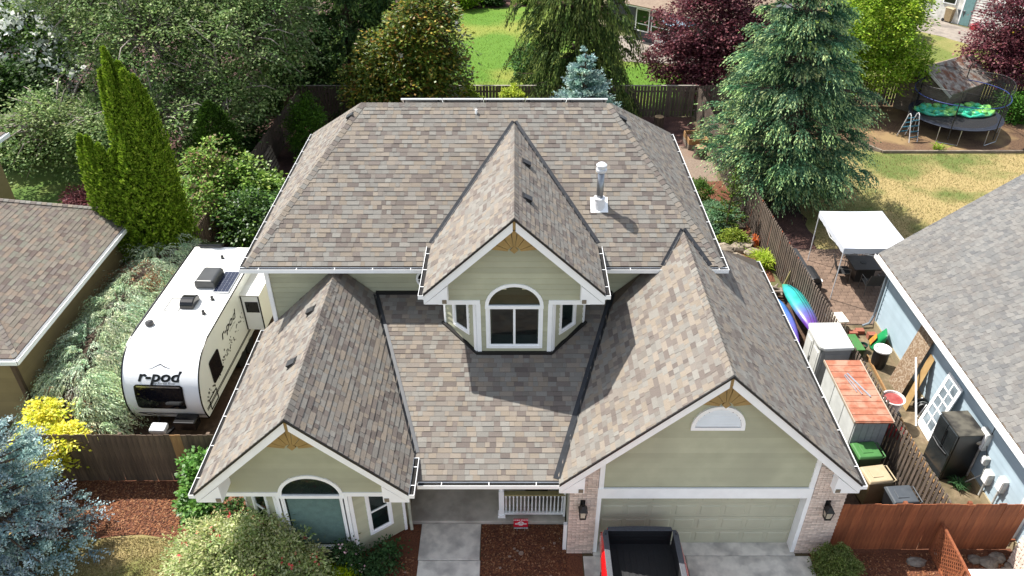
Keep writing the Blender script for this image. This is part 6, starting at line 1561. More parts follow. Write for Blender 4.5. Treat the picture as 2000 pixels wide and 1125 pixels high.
for k, (x, y, s, l) in enumerate(((8.6, 27.2, .5, 'wide pale boulder under the sapling'), (9.3, 27.4, .55, 'largest pale boulder in the rock border'), (9.9, 27.9, .42, 'pale boulder against the side fence'), (9.0, 26.6, .4, 'low boulder at the roof corner'), (9.75, 27.0, .38, 'grey boulder behind the daylily'), (8.3, 26.7, .36, 'small boulder half hidden by the gutter'), (9.6, 29.2, .4, 'upper boulder of the border by the fence'))): rock(l, (x, y, 0), (s, s * .7, s * .45), 20 + k, 'boulder', 'rock border behind the garage', M('tan_rock', lin(200, 184, 160), lin(150, 136, 118), 4, 0.9, 0.9, 14, rnd=.1))
for k in range(26):
    x, y = ((-3.4 + r.random() * .8, 10.5 + r.random() * 2.2) if k < 6 else (-0.8 + r.random() * 2.0, 11.8 + r.random() * 1.5) if k < 16 else (8.2 + r.random() * 3.5, 11.6 + r.random() * 0.9)); s = r.uniform(.015, .04) if k % 8 else 0.07
    MB().prism([(s * math.cos(q * 1.05) * r.uniform(.8, 1.2), s * math.sin(q * 1.05) * r.uniform(.7, 1), 0) for q in range(6)], (0, 0, s * .6)).build('pebble', M('pebble', lin(196, 170, 150), rough=.9), [o for o in bpy.data.objects if o.name == ('mulch_bed_left' if k < 6 else 'mulch_bed_centre' if k < 16 else 'mulch_bed_right')][0]).location = (x, y, 0.014)
# pallet, stumps, planter
pal = thing('wooden_pallet', 'weathered pallet leaning on the shaded left fence', 'pallet', (-11.75, 34.6, 0), 0.0); pal.rotation_euler = (0, math.radians(-12), 0)
for k in range(7): MB().box((-.01, -.55, .05 + k * .18), (.01, .55, .05 + k * .18 + .1)).build('slat', OLDW, pal)
for y in (-.53, 0, .49): MB().box((-.1, y, .03), (-.012, y + .04, 1.25)).build('stringer', OLDW, pal)
for k in range(3): MB().box((-.125, -.55, .08 + k * .5), (-.101, .55, .08 + k * .5 + .1)).build('slat', OLDW, pal)
BARK = M('bark', lin(128, 108, 90), lin(88, 72, 60), 9, 0.95, 1.0, 18, stretch=(1, 1, .3)); CUT = M('cut_wood', lin(206, 176, 134), lin(180, 148, 108), 10, .8)
for k, (x, y, rr_, hh, l) in enumerate(((7.85, 40.0, .28, .7, 'upright log stump by the back fence'), (9.45, 36.4, .34, .55, 'gnarled tree stump beside the planter box'))):
    s = thing('tree_stump', l, 'stump', (x, y, 0), 0, 'stumps in the back yard'); MB()._lz(Vector((0, 0, 0)), [(rr_ * 1.25, 0), (rr_, .15), (rr_ * .95, hh)], 14, None).build('trunk', BARK, s); MB()._lz(Vector((0, 0, hh + .001)), [(0, 0), (rr_ * .9, 0), (rr_ * .9, .01), (0, .012)], 14, None).build('cut_face', CUT, s)
pbx = thing('planter_box', 'open wooden planter box against the back corner fence', 'planter', (9.45, 37.8, 0), 0.05)
for (a, b) in (((-.5, -.6), (.5, -.56)), ((-.5, .56), (.5, .6)), ((-.5, -.56), (-.46, .56)), ((.46, -.56), (.5, .56))): 
    for z in (0.0, .3): MB().box((*a, z), (*b, z + .285)).build('plank', NEWBOARD if z else OLDW, pbx)
MB().box((-.46, -.56, 0), (.46, .56, .4)).build('soil', DARKDIRT, pbx)
# trampoline
tr = thing('trampoline', 'black round trampoline with safety net and blue rim cord', 'trampoline', (23.9, 39.9, 0))
R_ = 2.35
MB()._lz(Vector((0, 0, 0.88)), [(R_, 0), (R_ + .02, .03), (R_ - .3, .05), (R_ - .32, .0)], 40, None).build('spring_pad', M('pad_navy', lin(58, 66, 84), lin(46, 54, 70), 4, 0.6), tr)
MB()._lz(Vector((0, 0, 0.90)), [(0.0, 0), (R_ - .3, 0), (R_ - .3, .01), (0, .012)], 40, None).build('jump_mat', M('mat_black', lin(48, 48, 52), lin(40, 40, 44), 6, .8), tr)
net = bpy.data.materials.new('safety_net'); net.use_nodes = True; nt = net.node_tree
tt = nt.nodes.new('ShaderNodeBsdfTransparent'); mx = nt.nodes.new('ShaderNodeMixShader'); mx.inputs[0].default_value = .72; nt.nodes['Principled BSDF'].inputs['Base Color'].default_value = (.012, .012, .014, 1); nt.nodes['Principled BSDF'].inputs['Roughness'].default_value = .9
nt.links.new(nt.nodes['Principled BSDF'].outputs[0], mx.inputs[1]); nt.links.new(tt.outputs[0], mx.inputs[2]); nt.links.new(mx.outputs[0], nt.nodes['Material Output'].inputs[0])
m = MB(); K = 48; lv = [.93, 1.5, 2.15, 2.85]
def sagz(k, z): return z - (0.22 * abs(math.sin(math.pi * 3 * k / K)) ** 2 if z > 2.7 else .06 * abs(math.sin(math.pi * 3 * k / K)) if z > 2 else 0)
m.add([(R_ * .99 * math.cos(2 * math.pi * k / K), R_ * .99 * math.sin(2 * math.pi * k / K), sagz(k, z)) for z in lv for k in range(K)], [(i * K + k, i * K + (k + 1) % K, (i + 1) * K + (k + 1) % K, (i + 1) * K + k) for i in range(3) for k in range(K)]); m.build('safety_net', net, tr, smooth=True)
MB().tube([(R_ * .995 * math.cos(2 * math.pi * k / K), R_ * .995 * math.sin(2 * math.pi * k / K), sagz(k, 2.15)) for k in range(K + 1)], .022, 6).build('rim_cord', M('cord_blue', lin(40, 70, 160), rough=.5), tr)
MB().tube([(R_ * .99 * math.cos(2 * math.pi * k / K), R_ * .99 * math.sin(2 * math.pi * k / K), sagz(k, 2.85)) for k in range(K + 1)], .012, 5).build('top_cord', BLACKP, tr)
for k in range(6):
    a = 2 * math.pi * k / 6 + .0; c, s = math.cos(a), math.sin(a)
    MB().tube([((R_ + .03) * c, (R_ + .03) * s, .3), ((R_ + .05) * c, (R_ + .05) * s, 2.9)], .028, 8).build('net_pole', BLACKP, tr)
    a1, a2 = a - .22, a + .22
    MB().tube([(R_ * math.cos(a1), R_ * math.sin(a1), .88), (R_ * math.cos(a1), R_ * math.sin(a1), .05), (R_ * math.cos(a2), R_ * math.sin(a2), .05), (R_ * math.cos(a2), R_ * math.sin(a2), .88)], .024, 8).build('leg', METAL, tr)
ld = thing('pool_ladder', 'white A-frame ladder leaning beside the trampoline', 'ladder', (21.0, 38.65, 0), 0.25)
for sy in (-1, 1):
    for sx in (-.25, .25): MB().tube([(sx, sy * .5, 0), (sx, sy * .1, 1.35), (sx, 0, 1.45)], .022, 8).build('rail', M('pole_white', alb(226, 226, 226)), ld)
    for k in range(4): z = .25 + k * .28; MB().box((-.24, sy * (.5 - .4 * z / 1.35) - .05, z), (.24, sy * (.5 - .4 * z / 1.35) + .05, z + .03)).build('step', M('step_teal', lin(50, 110, 130), rough=.5), ld)
TOY = M('float_green', alb(70, 206, 170), alb(40, 176, 130), 2.2, .3, c3=alb(150, 216, 110), s3=1.6)
for k, (x, y, s, l) in enumerate(((22.95, 40.2, 1.2, 'left deflated green pool float on the trampoline'), (24.85, 40.15, 1.35, 'right deflated green pool float on the trampoline'))):
    f_ = thing('pool_float', l, 'pool float', (x, y, .915), .3 * k, 'pool floats on the trampoline'); q = random.Random(k)
    m = MB()._lz(Vector((0, 0, 0)), [(0, 0), (s * .85, 0.0), (s * .98, .09), (s * .9, .17), (s * .6, .13), (0, .14)], 26, None); m.v = [(a * (1 + .08 * math.sin(5 * math.atan2(b, a))), b * .72, c * (1 + .5 * math.sin(7 * math.atan2(b, a) + k))) for a, b, c in m.v]; m.build('base', TOY, f_, smooth=True)
    for j in range(10):
        a = 6.28 * j / 10; MB()._lz(Vector((s * .62 * math.cos(a), s * .45 * math.sin(a), .12)), [(0, 0), (.18, .02), (.2, .08), (.12, .14), (0, .15)], 10, None).build('bubble', TOY, f_, smooth=True)
# timber edging round the bark pad
for k, (a, b, l) in enumerate((((18.95, 36.85), (26.8, 36.85), 'long timber edging along the lawn below the trampoline'), ((18.95, 36.9), (18.0, 38.4), 'short timber edging at the left of the bark pad'), ((26.8, 36.9), (28.6, 40.4), 'pale timber edging right of the trampoline'))):
    solo('timber_edging', MB().bar((*a, .07), (*b, .07), .12, .14), OLDW if k < 2 else M('pale_timber', lin(214, 200, 176), rough=.8), l, 'edging', (*a, 0), 'timber edging of the bark pad')
# adirondack chairs, umbrella
def adir(label, loc, rz):
    t = thing('adirondack_chair', label, 'chair', loc, rz, 'white patio chairs at the charcoal house'); 
    for k in range(5): MB().prism([(-.26 + k * .11, .22, .3), (-.26 + k * .11 + .1, .22, .3), (-.26 + k * .11 + .1, .5, 1.05 - abs(k - 2) * .05), (-.26 + k * .11, .5, 1.05 - abs(k - 2) * .05)], (0, .025, 0)).build('back_slat', WHITE, t)
    for k in range(5): MB().box((-.28, -.35 + k * .12, .36 - k * .02), (.28, -.35 + k * .12 + .1, .385 - k * .02)).build('seat_slat', WHITE, t)
    for sx in (-1, 1):
        MB().box((sx * .36 - .06, -.4, .56), (sx * .36 + .06, .35, .585)).build('arm', WHITE, t); MB().box((sx * .33 - .02, -.36, 0), (sx * .33 + .02, -.26, .56)).build('leg', WHITE, t); MB().prism([(sx * .31, -.3, .3), (sx * .31, -.3, .38), (sx * .31, .7, .1), (sx * .31, .7, 0)], (.03, 0, 0)).build('leg', WHITE, t)
    return t
adir('white slatted patio chair on the open side of the far patio', (10.1, 54.2, 0.012), 2.2); adir('white slatted patio chair half behind the purple tree', (11.1, 54.6, 0.012), 2.6)
um = thing('patio_umbrella', 'pale blue open umbrella in front of the charcoal house windows', 'umbrella', (11.15, 53.6, 0.012)); 
m = MB(); N_ = 8; m.add([(0, 0, 2.35)] + [(1.25 * math.cos(2 * math.pi * k / 8), 1.25 * math.sin(2 * math.pi * k / 8), 1.95) for k in range(8)], [(0, 1 + k, 1 + (k + 1) % 8) for k in range(8)]); m.build('canopy', M('umbrella_blue', lin(170, 214, 238), rough=.7, transl=.2), um); MB().tube([(0, 0, 0), (0, 0, 2.36)], .02, 8).build('pole', WHITE, um); MB()._lz(Vector((0, 0, 0)), [(.25, 0), (.25, .05), (.05, .08)], 16, None).build('base', BLACKP, um)
ct = thing('lawn_cart', 'white wheeled cart at the right edge of the dry lawn', 'cart', (26.7, 36.6, 0), 0.3); MB().box((-.4, -.3, .3), (.5, .3, .62)).build('tray', M('pole_white', alb(226, 226, 226)), ct, bevel=.04)
for sy in (-1, 1): MB().lathe((-.2, sy * .33, .2), [(.04, 0), (.2, .01), (.2, .07), (.04, .08)], 16, ax=(0, sy, 0)).build('wheel', MATS['rubber'], ct)
bl = thing('bird_feeder', 'small white box on a post in the dark shrubs behind the trailer', 'feeder', (-10.0, 27.0, 0)); MB().tube([(0, 0, 0), (0, 0, 1.3)], .025, 6).build('post', OLDW, bl); MB().prism([(-.12, -.12, 1.3), (.12, -.12, 1.3), (.12, -.12, 1.5), (0, -.12, 1.6), (-.12, -.12, 1.5)], (0, .24, 0)).build('box', WHITE, bl)
# ------------------------------------------------------------------ vegetation
def lf(r, g, b):
    c = alb(r, g, b); y = sum(c) / 3
    return tuple(max(0.004, (y + (x - y) * 1.08) * 0.92) for x in c)
LEAF = M('leaf', (1, 1, 1), attr=True, scale=8, rough=0.55, transl=0.38, spec=0.22)
GLOSSY = M('glossy_leaf', (1, 1, 1), attr=True, scale=8, rough=0.42, transl=0.28, spec=0.35)
NEEDLE = M('needle', (1, 1, 1), attr=True, scale=8, rough=0.7, transl=0.25, spec=0.15)
PETAL = M('petal_matte', (1, 1, 1), attr=True, scale=8, rough=0.6, transl=0.3)
PALEBARK = M('pale_bark', lin(196, 184, 170), lin(160, 148, 136), 6, 0.85, 0.4)
rnd = np.random.default_rng(21)
def unit(a): return a / np.maximum(1e-9, np.linalg.norm(a, axis=1, keepdims=True))
def blades(name, pos, d, L, W, pal, wts, mat, parent, off, jit=0.18, flat=None, seed=0, tone=None):
    """diamond leaves: base pos, direction d, length L, half width W"""
    r = np.random.default_rng(seed); n = len(pos); d = unit(d)
    ref = r.normal(size=(n, 3)) if flat is None else unit(np.array([[0, 0, 1.0]]) * flat + r.normal(size=(n, 3)) * (1 - flat))
    s = unit(np.cross(d, ref)); L = np.broadcast_to(L, (n,))[:, None] * r.uniform(0.7, 1.3, (n, 1)); W = np.broadcast_to(W, (n,))[:, None] * r.uniform(0.7, 1.3, (n, 1))
    q = np.stack([pos, pos + d * L * 0.45 + s * W, pos + d * L, pos + d * L * 0.45 - s * W], 1)
    c = np.array(pal)[r.choice(len(pal), n, p=np.array(wts) / sum(wts))] * r.uniform(1 - jit, 1 + jit, (n, 1))
    if tone is not None: c = c * tone
    return quads_obj(name, q, c, mat, parent, off)
def lobes_points(lobes, n, r, shell=0.72, up=0.25):
    vol = np.array([l[3] * l[4] + l[4] * l[5] + l[3] * l[5] for l in lobes]); k = r.choice(len(lobes), n, p=vol / vol.sum())
    Lb = np.array(lobes)[k]; u = unit(r.normal(size=(n, 3)) + np.array([0, 0, up])); f = shell + (1 - shell) * r.random((n, 1)) ** 0.6
    f = np.where(r.random((n, 1)) < 0.18, r.uniform(0.3, 0.8, (n, 1)), f)
    kk = k[:, None] * 1.7; f = f * (1 + .2 * np.sin(u[:, :1] * 6 + kk) * np.sin(u[:, 1:2] * 5 + 2 * kk) + .12 * np.sin(u[:, 2:3] * 8 + u[:, :1] * 7 + kk))
    return Lb[:, :3] + u * Lb[:, 3:6] * f, u
def broadleaf(name, label, cat, base, lobes, nclump, per, crad, leaf, wid, pal, wts, seed, mat=LEAF, trunk_r=0.12, barkm=None, group=None, limbs=True, flat=0.72, extra=None, nlimb=None, twigs=0):
    r = np.random.default_rng(seed); rr = random.Random(seed)
    t = thing(name, label, cat, (base[0], base[1], 0), 0, group); off = (base[0], base[1], 0)
    barkm = barkm or BARK
    if trunk_r:
        zc = np.mean([l[2] for l in lobes]); m = MB(off)
        top = Vector((np.mean([l[0] for l in lobes]) * .5 + base[0] * .5, np.mean([l[1] for l in lobes]) * .5 + base[1] * .5, max(.3, zc * .75)))
        m.tube([(base[0], base[1], 0), (base[0] * .8 + top.x * .2, base[1] * .8 + top.y * .2, top.z * .5), top], [trunk_r * 1.3, trunk_r, trunk_r * .7], 9); m.build('trunk', barkm, t, smooth=True)
        if limbs:
            for l in lobes:
                e = Vector(l[:3]); mid = (top + e) / 2 + Vector((rr.uniform(-.2, .2), rr.uniform(-.2, .2), .15 * l[5]))
                MB(off).tube([top - Vector((0, 0, .15)), mid, e, e + Vector((rr.uniform(-.5, .5) * l[3], rr.uniform(-.5, .5) * l[4], .6 * l[5]))], [trunk_r * .6, trunk_r * .42, trunk_r * .26, trunk_r * .08], 7).build('limb', barkm, t, smooth=True)
    C_, U = lobes_points(lobes, nclump, r)
    C_[:, 2] = np.maximum(C_[:, 2], 0.05)
    if twigs:
        m = MB(off)
        for i in range(twigs):
            k = rr.randrange(nclump); e = Vector(C_[k]); l = min(lobes, key=lambda q: (Vector(q[:3]) - e).length); s = Vector(l[:3]).lerp(e, .25)
            mid = s.lerp(e, .5) + Vector((rr.gauss(0, .25), rr.gauss(0, .25), rr.gauss(.2, .2)))
            if i % 2: m.tube([s, mid, e + (e - s) * .12], [trunk_r * .22, trunk_r * .14, trunk_r * .04], 5)
            else:
                g_ = e - s; m.tube([s, s + g_ * .55 + Vector((0, 0, .35 * g_.length * .5)), s + g_ * 1.12 + Vector((0, 0, .28 * g_.length * .5)), s + g_ * 1.5 + Vector((rr.gauss(0, .1), rr.gauss(0, .1), -.1))], [trunk_r * .24, trunk_r * .16, trunk_r * .09, trunk_r * .03], 5)
        m.build('branchwork', barkm, t, smooth=True, kind='stuff')
    cr = crad * r.uniform(.55, 1.4, (nclump, 1))
    dl = r.normal(size=(nclump * per, 3)) * np.array([1, 1, .42]); dl[:, 2] -= .22 * (dl[:, 0] ** 2 + dl[:, 1] ** 2)
    pos = np.repeat(C_, per, 0) + dl * np.repeat(cr, per, 0) * .85
    pos[:, 2] = np.maximum(pos[:, 2], 0.02)
    d = unit(np.repeat(U, per, 0) * .35 + dl * np.array([.7, .7, .2]) + r.normal(size=pos.shape) * .45 + np.array([0, 0, -.12]))
    tn = np.repeat(r.uniform(.78, 1.22, (nclump, 1)) * (1 + r.normal(0, .05, (nclump, 3))), per, 0)
    blades('crown', pos, d, leaf, wid, pal, wts, mat, t, off, flat=flat, seed=seed + 1, tone=tn)
    if extra:
        for (nm, cnt, sz, pl_, topb) in extra:
            P_, U2 = lobes_points(lobes, cnt, r, .96, topb); n5 = 5
            pp = np.repeat(P_ * 1.0, n5, 0) + r.normal(size=(cnt * n5, 3)) * sz * .5; dd = unit(r.normal(size=pp.shape) + np.array([0, -.2, .4]))
            tag(blades(nm, pp, dd, sz, sz * .42, pl_, [1] * len(pl_), PETAL, t, off, seed=seed + 5), kind='stuff')
    return t
def curve_pts(p, d, L, droop, n):
    """points along drooping twigs; p,d (m,3), L (m,)"""
    tt = np.linspace(0.08, 1, n)[None, :, None]
    out = p[:, None] + d[:, None] * L[:, None, None] * tt
    out[:, :, 2] -= (droop * L)[:, None] * tt[:, :, 0] ** 2
    tan = d[:, None] * np.ones_like(tt); tan = np.repeat(d[:, None], n, 1).copy(); tan[:, :, 2] -= 2 * (droop)[:, None] * tt[:, :, 0]
    return out, tan
def conifer(name, label, base, H, Rmax, z0, nb, ntw, nn, rise, droop, twl, tdroop, nl, nw, pal, wts, seed, tipcol=None, power=0.85, trunk_r=.18, group=None, cat='tree', ragged=.25, gapmod=0.0, updir=0.0, along=.9, tiers=0):
    r = np.random.default_rng(seed)
    t = thing(name, label, cat, (base[0], base[1], 0), 0, group); off = (base[0], base[1], 0)
    MB(off).tube([(base[0], base[1], 0), (base[0], base[1], H * .5), (base[0], base[1], H * .97)], [trunk_r, trunk_r * .6, .02], 8).build('trunk', BARK, t, smooth=True)
    f = r.random(nb) ** 1.25; z = z0 + (H - z0) * f * .99; az = r.uniform(0, 2 * np.pi, nb)
    if tiers: z = np.round((z - z0) / tiers) * tiers + z0 + r.normal(0, tiers * .16, nb); z = np.minimum(z, H * .985)
    R = Rmax * np.clip((1 - (z - z0) / (H - z0)), .015, 1) ** power * r.uniform(1 - ragged, 1 + ragged * .5, nb) + .12
    if gapmod: R *= 1 + gapmod * np.sin(3 * az + z * 1.3)
    d = np.column_stack([np.cos(az), np.sin(az), np.full(nb, rise) + r.normal(0, .08, nb)]); p = np.column_stack([np.full(nb, base[0]), np.full(nb, base[1]), z])
    bp, bt = curve_pts(p, d, R, np.full(nb, droop), ntw)
    m = MB(off)
    for i in range(0, nb, 2): m.tube([tuple(p[i]), tuple(bp[i, ntw // 2]), tuple(bp[i, -1])], [trunk_r * .22, trunk_r * .13, .008], 5)
    m.build('branches', BARK, t, kind='stuff')
    tp = bp.reshape(-1, 3); td = bt.reshape(-1, 3); tR = np.repeat(R, ntw); ff = np.tile(np.linspace(.08, 1, ntw), nb)
    reps = 3; tp = np.repeat(tp, reps, 0); td = np.repeat(td, reps, 0); tR = np.repeat(tR, reps); ff = np.repeat(ff, reps)
    side = np.cross(unit(td), np.array([0, 0, 1.0])); sgn = r.choice([-1.0, 0.0, 1.0], len(tp))[:, None]
    dd = unit(unit(td) * .75 + side * sgn * 1.0 + r.normal(size=tp.shape) * .22 + np.array([0, 0, updir])); L = twl * (.35 + .65 * (1 - ff * .45)) * np.clip(tR / Rmax + .25, .3, 1.1) * r.uniform(.6, 1.3, len(tp))
    np_, nt_ = curve_pts(tp, dd, L, np.full(len(tp), tdroop), nn)
    pos = np_.reshape(-1, 3); tan = unit(nt_.reshape(-1, 3)); pos = pos + r.normal(size=pos.shape) * .025; pos[:, 2] = np.maximum(pos[:, 2], .03)
    fr = np.tile(np.linspace(.1, 1, nn), len(tp))
    dirs = unit(tan * along + unit(r.normal(size=tan.shape)) * .6)
    k = r.choice(len(pal), len(pos), p=np.array(wts) / sum(wts)); c = np.array(pal)[k] * r.uniform(.8, 1.2, (len(pos), 1))
    if tipcol is not None:
        mk = (fr > .7) & (r.random(len(pos)) < .65); c[mk] = np.array(tipcol) * r.uniform(.85, 1.2, (mk.sum(), 1))
    n = len(pos); s = unit(np.cross(dirs, r.normal(size=(n, 3)))); Ln = nl * r.uniform(.7, 1.3, (n, 1)); Wn = nw * r.uniform(.7, 1.3, (n, 1))
    q = np.stack([pos, pos + dirs * Ln * .45 + s * Wn, pos + dirs * Ln, pos + dirs * Ln * .45 - s * Wn], 1)
    quads_obj('crown', q, c, NEEDLE, t, off); return t

def fans(name, o, az, el, L, spread, ns, nn, droop, nl, nw, pal, wts, tip, t, off, seed, along=1.0, hang=.15, tipf=.7, tvar=.22, mat=None):
    """sprays of needles: each fan is a bunch of arching twigs from one branch end"""
    r = np.random.default_rng(seed); n = len(o)
    da = r.uniform(-1, 1, (n, ns)); A_ = az[:, None] + da * spread; LL = L[:, None] * (1 - .35 * np.abs(da)) * r.uniform(.75, 1.12, (n, ns))
    d = np.stack([np.cos(A_), np.sin(A_), el[:, None] + r.normal(0, .12, (n, ns))], -1)
    tt = np.linspace(.08, 1, nn)
    p = o[:, None, None] + d[:, :, None] * LL[:, :, None, None] * tt[None, None, :, None]; p[..., 2] -= droop * LL[:, :, None] * tt ** 2
    tn = np.repeat(d[:, :, None], nn, 2).copy(); tn[..., 2] -= 2 * droop * tt
    pos = p.reshape(-1, 3); tan = unit(tn.reshape(-1, 3)); m = len(pos); pos = pos + r.normal(size=pos.shape) * nl * .12
    dirs = unit(tan * along + unit(r.normal(size=(m, 3))) * .62 + np.array([0, 0, -hang])); pos[:, 2] = np.maximum(pos[:, 2], .03)
    tone = np.repeat(r.uniform(1 - tvar, 1 + tvar, (n, 1)) * (1 + r.normal(0, .05, (n, 3))), ns * nn, 0)
    c = np.array(pal)[r.choice(len(pal), m, p=np.array(wts) / sum(wts))] * r.uniform(.85, 1.15, (m, 1)) * tone
    if tip is not None:
        mk = (np.tile(tt, n * ns) > tipf) & (r.random(m) < .6); c[mk] = np.array(tip) * tone[mk]
    s_ = unit(np.cross(dirs, r.normal(size=(m, 3)))); Ln = nl * r.uniform(.7, 1.3, (m, 1)); Wn = nw * r.uniform(.7, 1.3, (m, 1))
    return quads_obj(name, np.stack([pos, pos + dirs * Ln * .45 + s_ * Wn, pos + dirs * Ln, pos + dirs * Ln * .45 - s_ * Wn], 1), c, mat or NEEDLE, t, off)
def fan_tree(name, label, base, H, R, z0, nf, L, spread, ns, nn, el, droop, nl, nw, pal, wts, tip, seed, power=.8, tiers=0, trunk_r=.2, along=1.0, hang=.15, group=None, ragged=.22, inner=.35, lobes=0.0, tvar=.22, skirt=0.0, lean=(0, 0)):
    r = np.random.default_rng(seed + 500); t = thing(name, label, 'tree', (base[0], base[1], 0), 0, group); off = (base[0], base[1], 0)
    MB(off).tube([(base[0], base[1], 0), (base[0] + lean[0] * .5, base[1] + lean[1] * .5, H * .5), (base[0] + lean[0], base[1] + lean[1], H * .98)], [trunk_r, trunk_r * .6, .02], 8).build('trunk', BARK, t, smooth=True)
    f = 1 - r.random(nf) ** .62; z = z0 + (H - z0) * f
    if tiers: z = np.round((z - z0) / tiers) * tiers + z0 + r.normal(0, tiers * .13, nf)
    z = np.clip(z, z0, H * .985); az = r.uniform(0, 2 * np.pi, nf); q = np.clip(1 - (z - z0) / (H - z0), .012, 1)
    RR = R * q ** power * (1 + r.uniform(-ragged, ragged * .6, nf)) * (1 + lobes * np.sin(3 * az + z * 1.7))
    if skirt: RR = RR * np.clip(.5 + .5 * (z - z0 + .2) / (skirt - z0), 0, 1)
    RR = np.where(r.random(nf) < inner, RR * r.uniform(.45, .85, nf), RR); Lf = L * np.clip(q ** .5 * 1.1, .3, 1.05) * r.uniform(.75, 1.2, nf); st = np.maximum(0, RR - Lf * .8)
    o = np.column_stack([base[0] + st * np.cos(az) + lean[0] * z / H, base[1] + st * np.sin(az) + lean[1] * z / H, z])
    m = MB(off)
    for i in range(0, nf, 2): m.tube([(base[0] + lean[0] * z[i] / H, base[1] + lean[1] * z[i] / H, max(.1, z[i] - .12 * st[i])), tuple(o[i]), (o[i][0] + .4 * Lf[i] * math.cos(az[i]), o[i][1] + .4 * Lf[i] * math.sin(az[i]), o[i][2] + .1)], [.035, .022, .008], 4)
    m.build('branches', BARK, t, kind='stuff')
    fans('crown', o, az, el + r.normal(0, .1, nf), Lf, spread, ns, nn, droop, nl, nw, pal, wts, tip, t, off, seed, along, hang, tvar=tvar)
    return t
# --- trees along the left and the back
GYL = [lf(138, 164, 58), lf(116, 144, 48), lf(92, 120, 38), lf(166, 184, 82)]
def spires(name, label, cols, n, pal, wts, seed, nl=.13, nw=.03, cat='tree', group=None):
    r = np.random.default_rng(seed); b = cols[0]; t = thing(name, label, cat, (b[0], b[1], 0), 0, group); off = (b[0], b[1], 0)
    ar = np.array([c[2] * c[3] for c in cols]); cnt = (n * ar / ar.sum()).astype(int)
    for (x, y, h_, rad), k in zip(cols, cnt):
        MB(off).tube([(x, y, 0), (x, y, h_ * .9)], [.09, .02], 6).build('stem', BARK, t)
        f = r.random(k) ** .9; az = r.uniform(0, 2 * np.pi, k)
        lump = 1 + .26 * np.sin(az * 5 + f * 23 + x) * np.sin(f * 31 + az * 2) + .13 * np.sin(az * 9 - f * 57)
        rr_ = rad * np.clip(1 - f ** 5, 0, 1) ** .9 * (1.05 - .18 * f) * (.55 + .45 * np.minimum(1, f * 6 + .55)) * lump * r.uniform(.8, 1.04, k)
        pos = np.column_stack([x + rr_ * np.cos(az), y + rr_ * np.sin(az), f * h_])
        d = np.column_stack([np.cos(az) * .55, np.sin(az) * .55, np.full(k, 1.0)]) + r.normal(size=(k, 3)) * .35
        # flat sprays held edge-on to the stem
        s = unit(np.column_stack([-np.sin(az), np.cos(az), np.zeros(k)]) + r.normal(size=(k, 3)) * .6); d = unit(d)
        L = nl * r.uniform(.7, 1.3, (k, 1)); W = nw * r.uniform(.8, 1.5, (k, 1))
        q = np.stack([pos, pos + d * L * .5 + s * W, pos + d * L, pos + d * L * .5 - s * W], 1)
        c = np.array(pal)[r.choice(len(pal), k, p=np.array(wts) / sum(wts))] * r.uniform(.8, 1.2, (k, 1))
        quads_obj('foliage', q, c, NEEDLE, t, off)
    return t
spires('arborvitae', 'tall yellow green columnar conifer rising in spires behind the trailer', [(-13.3, 25.5, 8.5, .72), (-13.68, 25.6, 8.95, .48), (-13.55, 25.2, 8.6, .5), (-13.05, 25.2, 8.35, .62), (-12.95, 25.6, 8.0, .6), (-13.85, 25.3, 8.3, .42), (-12.95, 25.0, 7.4, .6), (-15.1, 25.0, 6.1, .42), (-14.75, 24.8, 6.15, .42), (-14.4, 24.7, 5.9, .5), (-14.0, 24.7, 5.7, .6), (-13.4, 24.7, 6.2, .75)], 110000, GYL, [4, 4, 3, 1.3], 31, .12, .035)
spires('conical_conifer', 'dark green cone shaped conifer half hidden in the left shrubs', [(-13.3, 32.0, 4.6, 1.0)], 9000, [lf(66, 92, 34), lf(50, 76, 28)], [1, 1], 32, .14, .035)
